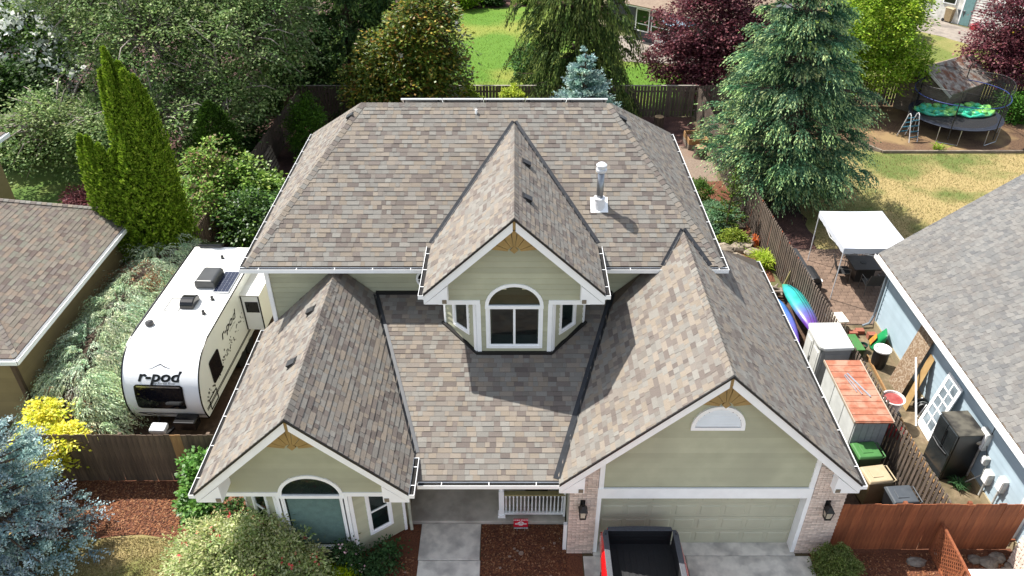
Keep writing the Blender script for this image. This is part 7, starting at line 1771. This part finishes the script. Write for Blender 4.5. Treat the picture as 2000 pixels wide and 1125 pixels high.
# weeping blue cedar hedge
def weeping_hedge():
    r = np.random.default_rng(33); off = (-13.2, 20.5, 0); t = thing('weeping_cedar', 'sprawling blue green weeping cedar mounded along the left of the trailer', 'tree', off)
    spine = np.array([(-12.75, 24.9, 1.9), (-12.95, 22.8, 2.1), (-13.1, 21.0, 2.1), (-13.2, 19.2, 2.0), (-13.1, 17.4, 1.75), (-12.95, 16.1, 1.3)])
    MB(off).tube([(-13.2, 18.5, 0), (-13.25, 19.0, 1.4)], [.16, .1], 8).build('trunk', BARK, t, smooth=True); MB(off).tube([(s[0], s[1], s[2] - .5) for s in spine], .06, 7).build('main_limb', BARK, t, smooth=True)
    nf = 900; f = r.random(nf) * (len(spine) - 1.001); i = f.astype(int); g = (f - i)[:, None]; p = spine[i] * (1 - g) + spine[i + 1] * g
    sg = np.where(r.random(nf) < .5, 1.0, -1.0); u = r.random(nf) ** .8; hw = np.where(sg > 0, 1.15, 1.2)
    o = p.copy(); o[:, 0] += sg * u * hw; o[:, 1] += r.normal(0, .2, nf); o[:, 2] += -.9 * u ** 1.8 + r.normal(0, .14, nf)
    az = np.where(sg > 0, 0, np.pi) + r.normal(0, .8, nf) - sg * .35; el = r.normal(.35, .15, nf); L = r.uniform(.6, 1.1, nf); L[::17] *= 1.5
    m = MB(off)
    for k in range(0, nf, 3): m.tube([tuple(p[k]), tuple(o[k])], [.025, .012], 4)
    m.build('branches', BARK, t, kind='stuff')
    pal = [lf(206, 216, 184), lf(184, 200, 168), lf(156, 178, 148), lf(220, 226, 192)]
    br = (np.sin(o[:, 1] * 2.1 + o[:, 0] * 3) + np.sin(o[:, 1] * .9)) > 1.3
    fans('crown', o[~br], az[~br], el[~br], L[~br], .75, 11, 13, .85, .085, .016, pal, [3, 3, 2, 2], lf(206, 216, 176), t, off, 34, 1.0, .35, tvar=.25)
    fans('brown_sprays', o[br], az[br], el[br], L[br], .75, 11, 13, .95, .085, .016, pal + [lf(176, 130, 100), lf(150, 112, 90)], [2, 2, 2, 1, 3, 3], None, t, off, 35, 1.0, .35, tvar=.25)
weeping_hedge()
BLUES = [lf(136, 164, 170), lf(116, 146, 154), lf(98, 128, 138), lf(156, 182, 186)]
fan_tree('blue_spruce', 'large silvery blue spruce at the bottom left corner', (-13.0, 12.4), 7.0, 2.2, .15, 680, .58, .75, 11, 11, .12, .16, .07, .02, [lf(156, 180, 180), lf(134, 160, 162), lf(110, 138, 140), lf(178, 200, 198)], [4, 4, 2, 2], lf(194, 214, 212), 41, .72, .5, along=.45, hang=-.1, ragged=.32, lobes=.14, tvar=.34)
fan_tree('blue_spruce', 'small silvery blue spruce peeking over the roof ridge', (3.5, 38.2), 4.9, 2.5, .4, 320, .85, .8, 8, 9, .38, .06, .13, .034, [lf(158, 186, 178), lf(136, 166, 158), lf(112, 144, 136)], [3, 3, 2], lf(190, 212, 202), 42, .85, .5, along=.7, hang=-.1)
fan_tree('cedar_tree', 'broad layered green cedar with drooping branch tips beside the right fence', (12.3, 31.5), 13.0, 4.0, 1.0, 860, 1.45, .66, 13, 14, .30, .60, .13, .026, [lf(92, 126, 96), lf(74, 108, 80), lf(58, 88, 64), lf(108, 140, 106)], [4, 4, 3, 2], lf(168, 192, 134), 43, .8, .95, .3, along=1.25, hang=.2, ragged=.32, lobes=.10, tvar=.36, skirt=3.2, lean=(-1.2, 0))
fan_tree('weeping_conifer', 'dark olive weeping conifer with hanging curtains beyond the back fence', (3.5, 43.1), 12.8, 3.7, .5, 400, 1.7, .5, 11, 17, .22, 1.35, .2, .034, [lf(98, 116, 62), lf(78, 98, 52), lf(60, 78, 42)], [3, 4, 3], lf(124, 138, 76), 44, .45, .9, .25, along=2.0, hang=.6, ragged=.4, lobes=.2, tvar=.35)
DKC = [lf(72, 98, 56), lf(58, 82, 48), lf(90, 114, 60)]
for k, (x, y, h_, R__, l) in enumerate(((-9.6, 44.6, 13, 3.2, 'dark conifer left of the magnolia at the top edge'), (-12.6, 43.6, 12, 2.8, 'dark conifer behind the arching tree at the top edge'), (-7.0, 45.5, 12, 2.6, 'dark conifer directly behind the magnolia'), (-10.6, 52, 11, 3.4, 'farthest dark conifer at the top edge left of the lawn'))):
    fan_tree('dark_conifer', l, (x, y), h_, R__, .4, 300, 1.3, .8, 9, 10, .1, .5, .22, .045, DKC, [3, 3, 1], lf(110, 136, 74), 45 + k, .6, .8, .25, group='dark conifers behind the back fence', ragged=.3)
# broadleaf trees
GG = [lf(136, 156, 98), lf(112, 136, 80), lf(90, 116, 66), lf(166, 180, 126)]
broadleaf('arching_tree', 'large grey green tree with pale arching branches at the upper left', 'tree', (-16.5, 37.5),
          [(-17, 36, 6.2, 4, 3, 2.4), (-21.2, 33.6, 2.7, 3, 2.4, 1.6), (-13, 37, 5.6, 3, 2.6, 2.4), (-16.3, 33, 3.2, 3.3, 2.3, 1.5), (-19.5, 38, 8, 4, 3, 2), (-13.4, 34.8, 4.0, 1.7, 1.7, 1.3), (-11.6, 38.5, 6.5, 2.1, 2.1, 2.2), (-15, 40, 9.2, 4.2, 3, 2.4), (-19, 33.4, 2.6, 2.2, 1.8, 1.4)],
          1800, 54, .40, .15, .05, GG, [3, 4, 3, 2], 51, trunk_r=.3, barkm=PALEBARK, twigs=480)
broadleaf('dogwood_tree', 'dogwood covered in white blossom at the left edge', 'tree', (-27, 42), [(-27, 42, 3.8, 2.6, 2, 2.2), (-25, 41, 2.6, 2, 1.6, 1.6), (-28.5, 40, 2.4, 2.2, 1.6, 1.6), (-26, 44, 5.8, 2.6, 2, 2)], 600, 32, .36, .19, .06, [lf(86, 116, 48), lf(66, 96, 38)], [1, 1], 52, trunk_r=.16,
          extra=[('blossom', 620, .3, [alb(245, 246, 238), alb(232, 238, 226)], .8)])
for k, (x, y, l, lb) in enumerate(((-24, 46, 'dark leafy tree behind the dogwood', [(-24, 46, 5, 4, 3, 4), (-30, 45, 4, 4, 3, 3)]), (-18.5, 47, 'dark leafy tree behind the arching tree', [(-18.5, 47, 6, 4, 3, 4), (-14, 47, 7, 3, 2.5, 3)]), (-25, 36.5, 'dark shrubby tree left of the arching tree', [(-25.5, 36.8, 2.4, 2.2, 1.8, 2)]))):
    broadleaf('leafy_tree', l, 'tree', (x, y), lb, 700, 30, .5, .24, .08, [lf(66, 92, 44), lf(52, 76, 36), lf(86, 112, 52)], [3, 3, 1], 53 + k, trunk_r=.25, group='dark trees at the upper left')
broadleaf('magnolia_tree', 'glossy dark magnolia with olive and bronze leaves behind the roof', 'tree', (-5.7, 39.8), [(-5.6, 39.8, 3.0, 2.9, 2.1, 2.5), (-4.8, 39.9, 5.0, 2.2, 1.9, 2.0), (-7.4, 39.8, 2.4, 1.7, 1.7, 1.9), (-4.0, 39.7, 2.6, 1.5, 1.6, 2.0), (-4.5, 40.1, 6.2, 1.5, 1.5, 1.1)],
          1150, 26, .26, .22, .06, [lf(96, 116, 48), lf(74, 96, 40), lf(128, 136, 58), lf(170, 150, 70), lf(130, 100, 54)], [4, 4, 2.5, 1.7, 1], 56, mat=GLOSSY, trunk_r=.18, extra=[('blossom', 9, .22, [lf(244, 242, 232)], .2)])
PURP = [lf(124, 74, 80), lf(102, 58, 66), lf(84, 48, 56), lf(160, 116, 116)]
broadleaf('purple_maple', 'large purple leaved tree by the far corner of the back fence', 'tree', (11.4, 44.8), [(11.2, 44.6, 4.4, 2.9, 2.4, 2.2), (9.4, 44.2, 2.6, 1.9, 1.8, 1.5), (13.2, 44.4, 3.2, 2.2, 2, 2), (11.6, 43.7, 2.4, 2.6, 1.7, 1.5), (11.8, 45, 6.2, 2.2, 2, 1.5), (10.4, 43.2, 1.6, 1.6, 1.1, .9)], 1500, 30, .28, .17, .055, PURP, [4, 4, 3, 1.6], 57, trunk_r=.2, twigs=40)
broadleaf('purple_maple', 'purple leaved tree overhanging the mossy shed at the right edge', 'tree', (29.0, 45.0), [(28.6, 44.6, 4.4, 2.3, 2, 1.9), (27.2, 43.9, 3.0, 1.5, 1.5, 1.2), (30.4, 44.4, 3.2, 2.4, 2, 2), (28.8, 43.4, 2.2, 2.0, 1.4, 1.0), (31, 46, 5.6, 2.4, 2, 1.8)], 1150, 30, .28, .17, .055, PURP, [4, 4, 3, 1.8], 58, trunk_r=.2, twigs=30)
LIME = [lf(156, 182, 66), lf(132, 162, 54), lf(108, 140, 46), lf(182, 200, 92)]
broadleaf('bright_maple', 'bright yellow green tree behind the tall cedar', 'tree', (19.4, 43.0), [(19.6, 42.6, 5.2, 2.2, 1.9, 1.8), (18.0, 42.8, 3.6, 1.8, 1.6, 1.7), (21.4, 42.2, 3.2, 1.5, 1.3, 1.0), (20.0, 42.0, 2.7, 1.9, 1.4, 1.1), (22.3, 41.9, 2.7, .8, .6, .35), (20.6, 43.5, 6.6, 1.8, 1.6, 1.3), (21.6, 44.2, 5.0, 1.4, 1.4, 1.2)], 1250, 28, .27, .16, .05, LIME, [3, 4, 3, 2], 59, trunk_r=.16)
broadleaf('leafy_shrub', 'bright green bushy shrub beyond the yellow green tree', 'shrub', (25.5, 55.5), [(25.2, 55.2, 1.8, 2.4, 1.9, 1.6), (27.2, 57, 1.6, 1.7, 1.6, 1.4), (24, 53.6, 1.2, 1.7, 1.5, 1.2)], 620, 26, .3, .2, .06, LIME, [3, 3, 3, 2], 60, trunk_r=.08)

# shrubs
def shrub(label, lobes, n, per, leaf, wid, pal, seed, name='shrub', mat=LEAF, crad=.14, flat=.7, extra=None, group=None, cat='shrub', tr=.03):
    b = lobes[0]; return broadleaf(name, label, cat, (b[0], b[1]), lobes, n, per, crad, leaf, wid, pal, [1] * len(pal), seed, mat, tr, None, group, True, flat, extra)
MIDG = [lf(126, 158, 70), lf(102, 136, 56), lf(80, 112, 46), lf(156, 180, 96)]
DKG = [lf(84, 114, 58), lf(66, 94, 48), lf(56, 82, 40)]
shrub('leafy rhododendron shrub along the shaded left fence behind the trailer', [(-11.9, 30.2, 1.4, 1.4, 1.3, 1.2), (-10.9, 30.3, 1.0, 1.0, .9, .9)], 360, 26, .17, .055, MIDG, 71, mat=GLOSSY, crad=.22, name='rhododendron')
shrub('tangled green shrub with bare twigs left of the rhododendron', [(-13.0, 30.2, 1.8, 1.3, 1.3, 1.7), (-12.9, 28.6, 1.5, 1.0, 1.1, 1.4)], 340, 24, .15, .05, MIDG + [lf(140, 120, 90)], 72, crad=.22)
shrub('dark shrub directly behind the trailer roof', [(-11.0, 28.0, 1.1, 1.4, 1.2, 1.1), (-9.5, 28.6, 1.0, 1.2, 1.1, 1.0), (-8.6, 27.2, .8, 1.0, .9, .8)], 380, 24, .16, .05, DKG + [MIDG[1]], 73, mat=GLOSSY, crad=.2)
shrub('low dark shrub under the arching tree beyond the shaded fence', [(-14.6, 35.4, .9, 1.7, 1.7, 1.1), (-14.2, 33.6, .7, 1.1, 1.1, .8), (-13.6, 37.4, .9, 1.3, 1.3, 1.0)], 420, 24, .17, .055, DKG, 79, crad=.22)
shrub('clipped upright green shrub in the shade right of the pallet', [(-10.3, 36.0, 1.5, .95, .95, 1.7)], 420, 26, .1, .035, [lf(84, 118, 40), lf(66, 98, 34)], 74, crad=.15)
shrub('low mixed shrub at the foot of the pallet', [(-9.7, 33.6, .7, .8, .8, .7), (-9.2, 32.2, .5, .7, .7, .5)], 200, 22, .13, .045, MIDG, 75)
shrub('low red leaved shrub on the lawn behind the left neighbour roof', [(-19.0, 31.0, .5, 1.5, 1.0, .45)], 260, 26, .12, .04, [lf(140, 90, 92), lf(112, 70, 74)], 76)
for k, (x, y, s, l, pal) in enumerate(((-2.75, 40.9, .95, 'round clipped green shrub at the back fence, larger one', [lf(128, 148, 44), lf(104, 126, 38)]), (-.15, 40.9, .75, 'round pale green shrub at the back fence, smaller one', [lf(184, 196, 84), lf(156, 174, 62)]))): shrub(l, [(x, y, 1.05, s, s * .9, 1.0)], 260, 22, .1, .04, pal, 77 + k, crad=.09, group='round shrubs at the back fence')
for k, (x, y, s, l, pal) in enumerate(((-6.3, 63.6, 1.5, 'purple shrub at the far end of the lawn', PURP), (-4.2, 64.6, 1.25, 'round bright green shrub at the far end of the lawn', [lf(128, 160, 44), lf(104, 138, 36)]), (-2.0, 65.4, .9, 'low dark green shrub at the far fence', DKG), (1.2, 66.0, 1.0, 'green shrub at the far right of the lawn end', MIDG))): shrub(l, [(x, y, s * .7, s, s * .9, s * .75)], 220, 20, .18, .06, pal, 81 + k, crad=.18, group='shrubs at the far end of the lawn')
shrub('small broadleaf tree left of the weeping conifer', [(.9, 44.6, 2.0, 1.1, 1.0, 1.2), (1.5, 44.0, 1.2, .8, .8, .9)], 260, 20, .17, .06, [lf(86, 124, 66), lf(70, 104, 56)], 85, crad=.2, name='small_tree', cat='tree', tr=.06)
shrub('green shrub at the right edge by the trampoline fence', [(27.8, 41.2, .8, 1.1, .9, .8), (29.3, 41.6, .8, 1.1, .9, .8)], 260, 22, .15, .05, [lf(84, 128, 50), lf(66, 104, 40)], 86, crad=.2)
shrub('orange and yellow shrub beside the white house', [(34.4, 53.2, .8, 1.0, .9, .85)], 260, 22, .14, .05, [lf(206, 166, 60), lf(190, 132, 52), lf(166, 168, 60)], 87, crad=.16)
shrub('dark round boxwood beside the right gutter', [(8.35, 31.5, .55, .6, .6, .55)], 200, 22, .07, .025, [lf(84, 116, 46), lf(66, 96, 38)], 88, crad=.09)
shrub('bluish juniper under the sapling', [(8.9, 29.6, .45, .9, .8, .45), (8.1, 28.8, .4, .8, .7, .4)], 330, 22, .12, .025, [lf(96, 128, 92), lf(78, 108, 74), lf(116, 146, 112)], 89, mat=NEEDLE)
shrub('small yellow green shrub among the pale boulders', [(9.15, 27.75, .35, .42, .36, .35)], 120, 20, .1, .03, [lf(146, 160, 70), lf(116, 136, 56)], 90)
shrub('light green feathery maple in front of the bay window', [(-6.75, 11.9, .95, 1.25, .8, .75), (-7.55, 11.5, .75, .95, .8, .62), (-5.7, 11.6, .75, .9, .7, .62), (-6.6, 11.0, .65, 1.3, .8, .6), (-5.0, 11.1, .55, .7, .6, .5), (-8.1, 12.3, .5, .6, .6, .45), (-6.2, 12.2, 1.45, .5, .4, .35), (-7.3, 12.1, 1.25, .55, .4, .35), (-5.4, 11.9, 1.15, .4, .35, .4), (-4.9, 11.6, .95, .3, .3, .4)], 800, 44, .09, .021, [lf(182, 188, 136), lf(156, 168, 108), lf(130, 146, 86), lf(200, 204, 156)], 91, crad=.17, name='maple_shrub',
      extra=[('red_shoots', 70, .085, [lf(222, 106, 104), lf(206, 80, 84), lf(232, 150, 136)], .5)])
shrub('glossy bright green laurel at the corner of the left wing', [(-8.35, 14.3, .85, .55, .55, .8), (-8.1, 13.6, .6, .55, .5, .6), (-8.5, 13.9, .5, .5, .5, .5)], 330, 22, .13, .042, [lf(88, 130, 56), lf(70, 108, 44), lf(112, 148, 76)], 92, mat=GLOSSY, name='laurel')
shrub('dark shrub in the shade left of the bay window', [(-7.1, 13.2, .6, .6, .5, .6), (-6.5, 12.7, .55, .5, .35, .55)], 220, 22, .1, .035, DKG + [lf(150, 110, 84)], 93, extra=[('red_shoots', 22, .06, [lf(206, 80, 84)], .2)])
shrub('rose bush with pink flowers beside the bay window', [(-4.2, 12.0, .5, .3, .25, .55), (-3.9, 11.75, .3, .4, .3, .3)], 130, 16, .075, .028, [lf(70, 100, 58), lf(54, 82, 46)], 94, name='rose_bush', extra=[('roses', 16, .06, [lf(236, 206, 208), lf(226, 186, 192)], .6)])
shrub('low leafy rose in the mulch by the left wing wall', [(-3.45, 11.95, .28, .36, .32, .28), (-3.25, 12.4, .3, .2, .2, .3)], 100, 16, .075, .028, [lf(74, 106, 64), lf(58, 88, 50)], 95, name='rose_bush')
shrub('small chartreuse mound in front of the rose bushes', [(-4.3, 11.45, .28, .42, .36, .32)], 240, 24, .07, .014, [lf(172, 192, 52), lf(148, 172, 40)], 96)
shrub('round boxwood beside the driveway', [(7.98, 11.85, .42, .5, .46, .45)], 520, 24, .045, .017, [lf(108, 124, 66), lf(86, 102, 50), lf(132, 144, 88)], 97, crad=.07)
shrub('golden yellow maple behind the large blue spruce', [(-12.55, 15.2, 1.5, .65, .45, .28), (-13.3, 15.9, 1.75, .5, .4, .22), (-12.9, 14.7, 1.0, .55, .4, .35), (-13.6, 15.0, 1.2, .4, .4, .3)], 200, 24, .1, .035, [alb(232, 226, 76), alb(216, 212, 64), alb(198, 200, 66), alb(240, 236, 120)], 98, crad=.13, name='golden_shrub', tr=.05)
# strap leaved clumps
def strap(label, x, y, rad, h_, n, pal, seed, name='daylily', cat='plant'):
    r = np.random.default_rng(seed); t = thing(name, label, cat, (x, y, 0)); Q_ = []; Cs = []
    az = r.uniform(0, 2 * np.pi, n); b = np.column_stack([x + r.normal(0, rad * .25, n), y + r.normal(0, rad * .25, n), np.zeros(n)]); L = h_ * r.uniform(.7, 1.2, n); out = rad * r.uniform(.5, 1.2, n); col = np.array(pal)[r.integers(0, len(pal), n)]
    prev = b; S = np.column_stack([-np.sin(az), np.cos(az), np.zeros(n)])
    for k in range(1, 6):
        f = k / 5; p = b + np.column_stack([np.cos(az) * out * f ** 1.4, np.sin(az) * out * f ** 1.4, L * (1.6 * f - .95 * f * f)]); w0 = .022 * (1 - (f - .2) ** 2); w1 = .022 * (1 - f ** 2) + .002
        Q_.append(np.stack([prev - S * w0, prev + S * w0, p + S * w1, p - S * w1], 1)); Cs.append(col); prev = p
    quads_obj('leaves', np.concatenate(Q_), np.concatenate(Cs) * 1.0, LEAF, t, (x, y, 0))
    MB((x, y, 0))._lz(Vector((x, y, 0)), [(.1, 0), (.06, .1)], 8, None).build('root_crown', BARK, t); return t
strap('yellow green strap leaved daylily clump against the side fence', 10.0, 26.15, .62, .72, 240, [lf(170, 190, 70), lf(140, 168, 52), lf(190, 204, 100)], 101)
strap('small fern like plant at the edge of the bark pad', 22.0, 37.15, .45, .45, 60, [lf(150, 170, 70), lf(120, 144, 54)], 102)
strap('green plant in the planter box', 9.5, 37.8, .35, .75, 60, [lf(96, 150, 90), lf(76, 126, 70)], 103)
strap('leafy weeds at the foot of the refrigerator', 12.45, 14.75, .28, .3, 70, [lf(66, 100, 66), lf(84, 120, 76)], 104, 'weeds')
strap('orange flowered plant at the fence above the daylily', 10.05, 27.7, .22, .6, 40, [lf(226, 110, 60), lf(214, 128, 80)], 105, 'flowering_plant')
# monkey puzzle sapling
def puzzle():
    t = thing('monkey_puzzle', 'young monkey puzzle sapling with spiky whorled arms near the side fence', 'tree', (9.05, 28.8, 0)); off = (9.05, 28.8, 0); r = np.random.default_rng(106); pos = []; dirs = []
    MB(off).tube([(9.05, 28.8, 0), (9.05, 28.8, 2.9)], [.05, .02], 7).build('trunk', BARK, t); arms = MB(off)
    segs = [((0, 0, .1), (0, 0, 1), 2.95)]
    for k, z in enumerate((.5, .95, 1.4, 1.8, 2.2, 2.55)):
        for j in range(5):
            a = j * 1.257 + k * .6; R_a = 1.05 * (1 - z / 3.4); segs.append(((0, 0, z), (math.cos(a), math.sin(a), .35), R_a)); arms.tube([(9.05, 28.8, z), (9.05 + math.cos(a) * R_a, 28.8 + math.sin(a) * R_a, z + .35 * R_a)], .014, 5)
    arms.build('arms', BARK, t, kind='stuff')
    for o_, d, L in segs:
        n = int(L * 190); f = r.random(n); dd = unit(np.array([d])); p = np.array(o_) + np.array([9.05, 28.8, 0]) + dd * (f * L)[:, None]; pos.append(p); dirs.append(unit(dd * .9 + unit(r.normal(size=(n, 3))) * .9))
    blades('crown', np.concatenate(pos), np.concatenate(dirs), .075, .016, [lf(92, 120, 48), lf(72, 100, 40), lf(124, 146, 66)], [1, 1, .6], NEEDLE, t, off, seed=107)
puzzle()
import OpenImageIO as oiio, numpy as np, sys
im=oiio.ImageBuf('/workdir/render_main.png').get_pixels(oiio.FLOAT)[:,:,:3]
s=im.shape[1]/2000
def a(n,x0,y0,x1,y1):
    r=im[int(y0*s):int(y1*s),int(x0*s):int(x1*s)].reshape(-1,3);print(n,(r.mean(0)*255).round().astype(int),'sd',(r.std(0)*255).round().astype(int))
a('roof lit front',600,300,800,450);a('roof shadow',960,710,1080,760);a('roof left gable L',440,780,520,860);a('roof lg right',680,700,760,800);a('garage L lit',1250,600,1330,700);a('garage R',1500,700,1560,760)
a('sage dormer',960,500,1060,545);a('sage garage',1300,860,1480,930);a('garage door',1350,990,1500,1040);a('walk',840,1040,920,1110);a('drive',1380,1080,1500,1110)
a('mulch c',960,1050,1080,1110);a('mulch L lit',250,990,320,1030);a('Rroof',1850,450,1990,600);a('Rwall',1780,640,1800,680);a('drylawn',1650,330,1850,400);a('lawn',920,80,1000,140)
a('fenceR',1660,1000,1780,1060);a('RV front',300,690,380,710);a('deodar',1480,150,1620,330);a('birch',100,100,500,250);a('arb',220,250,300,420);a('spruce',20,900,100,1050);a('purple',1330,60,1450,140);a('maplefront',400,1040,560,1110)
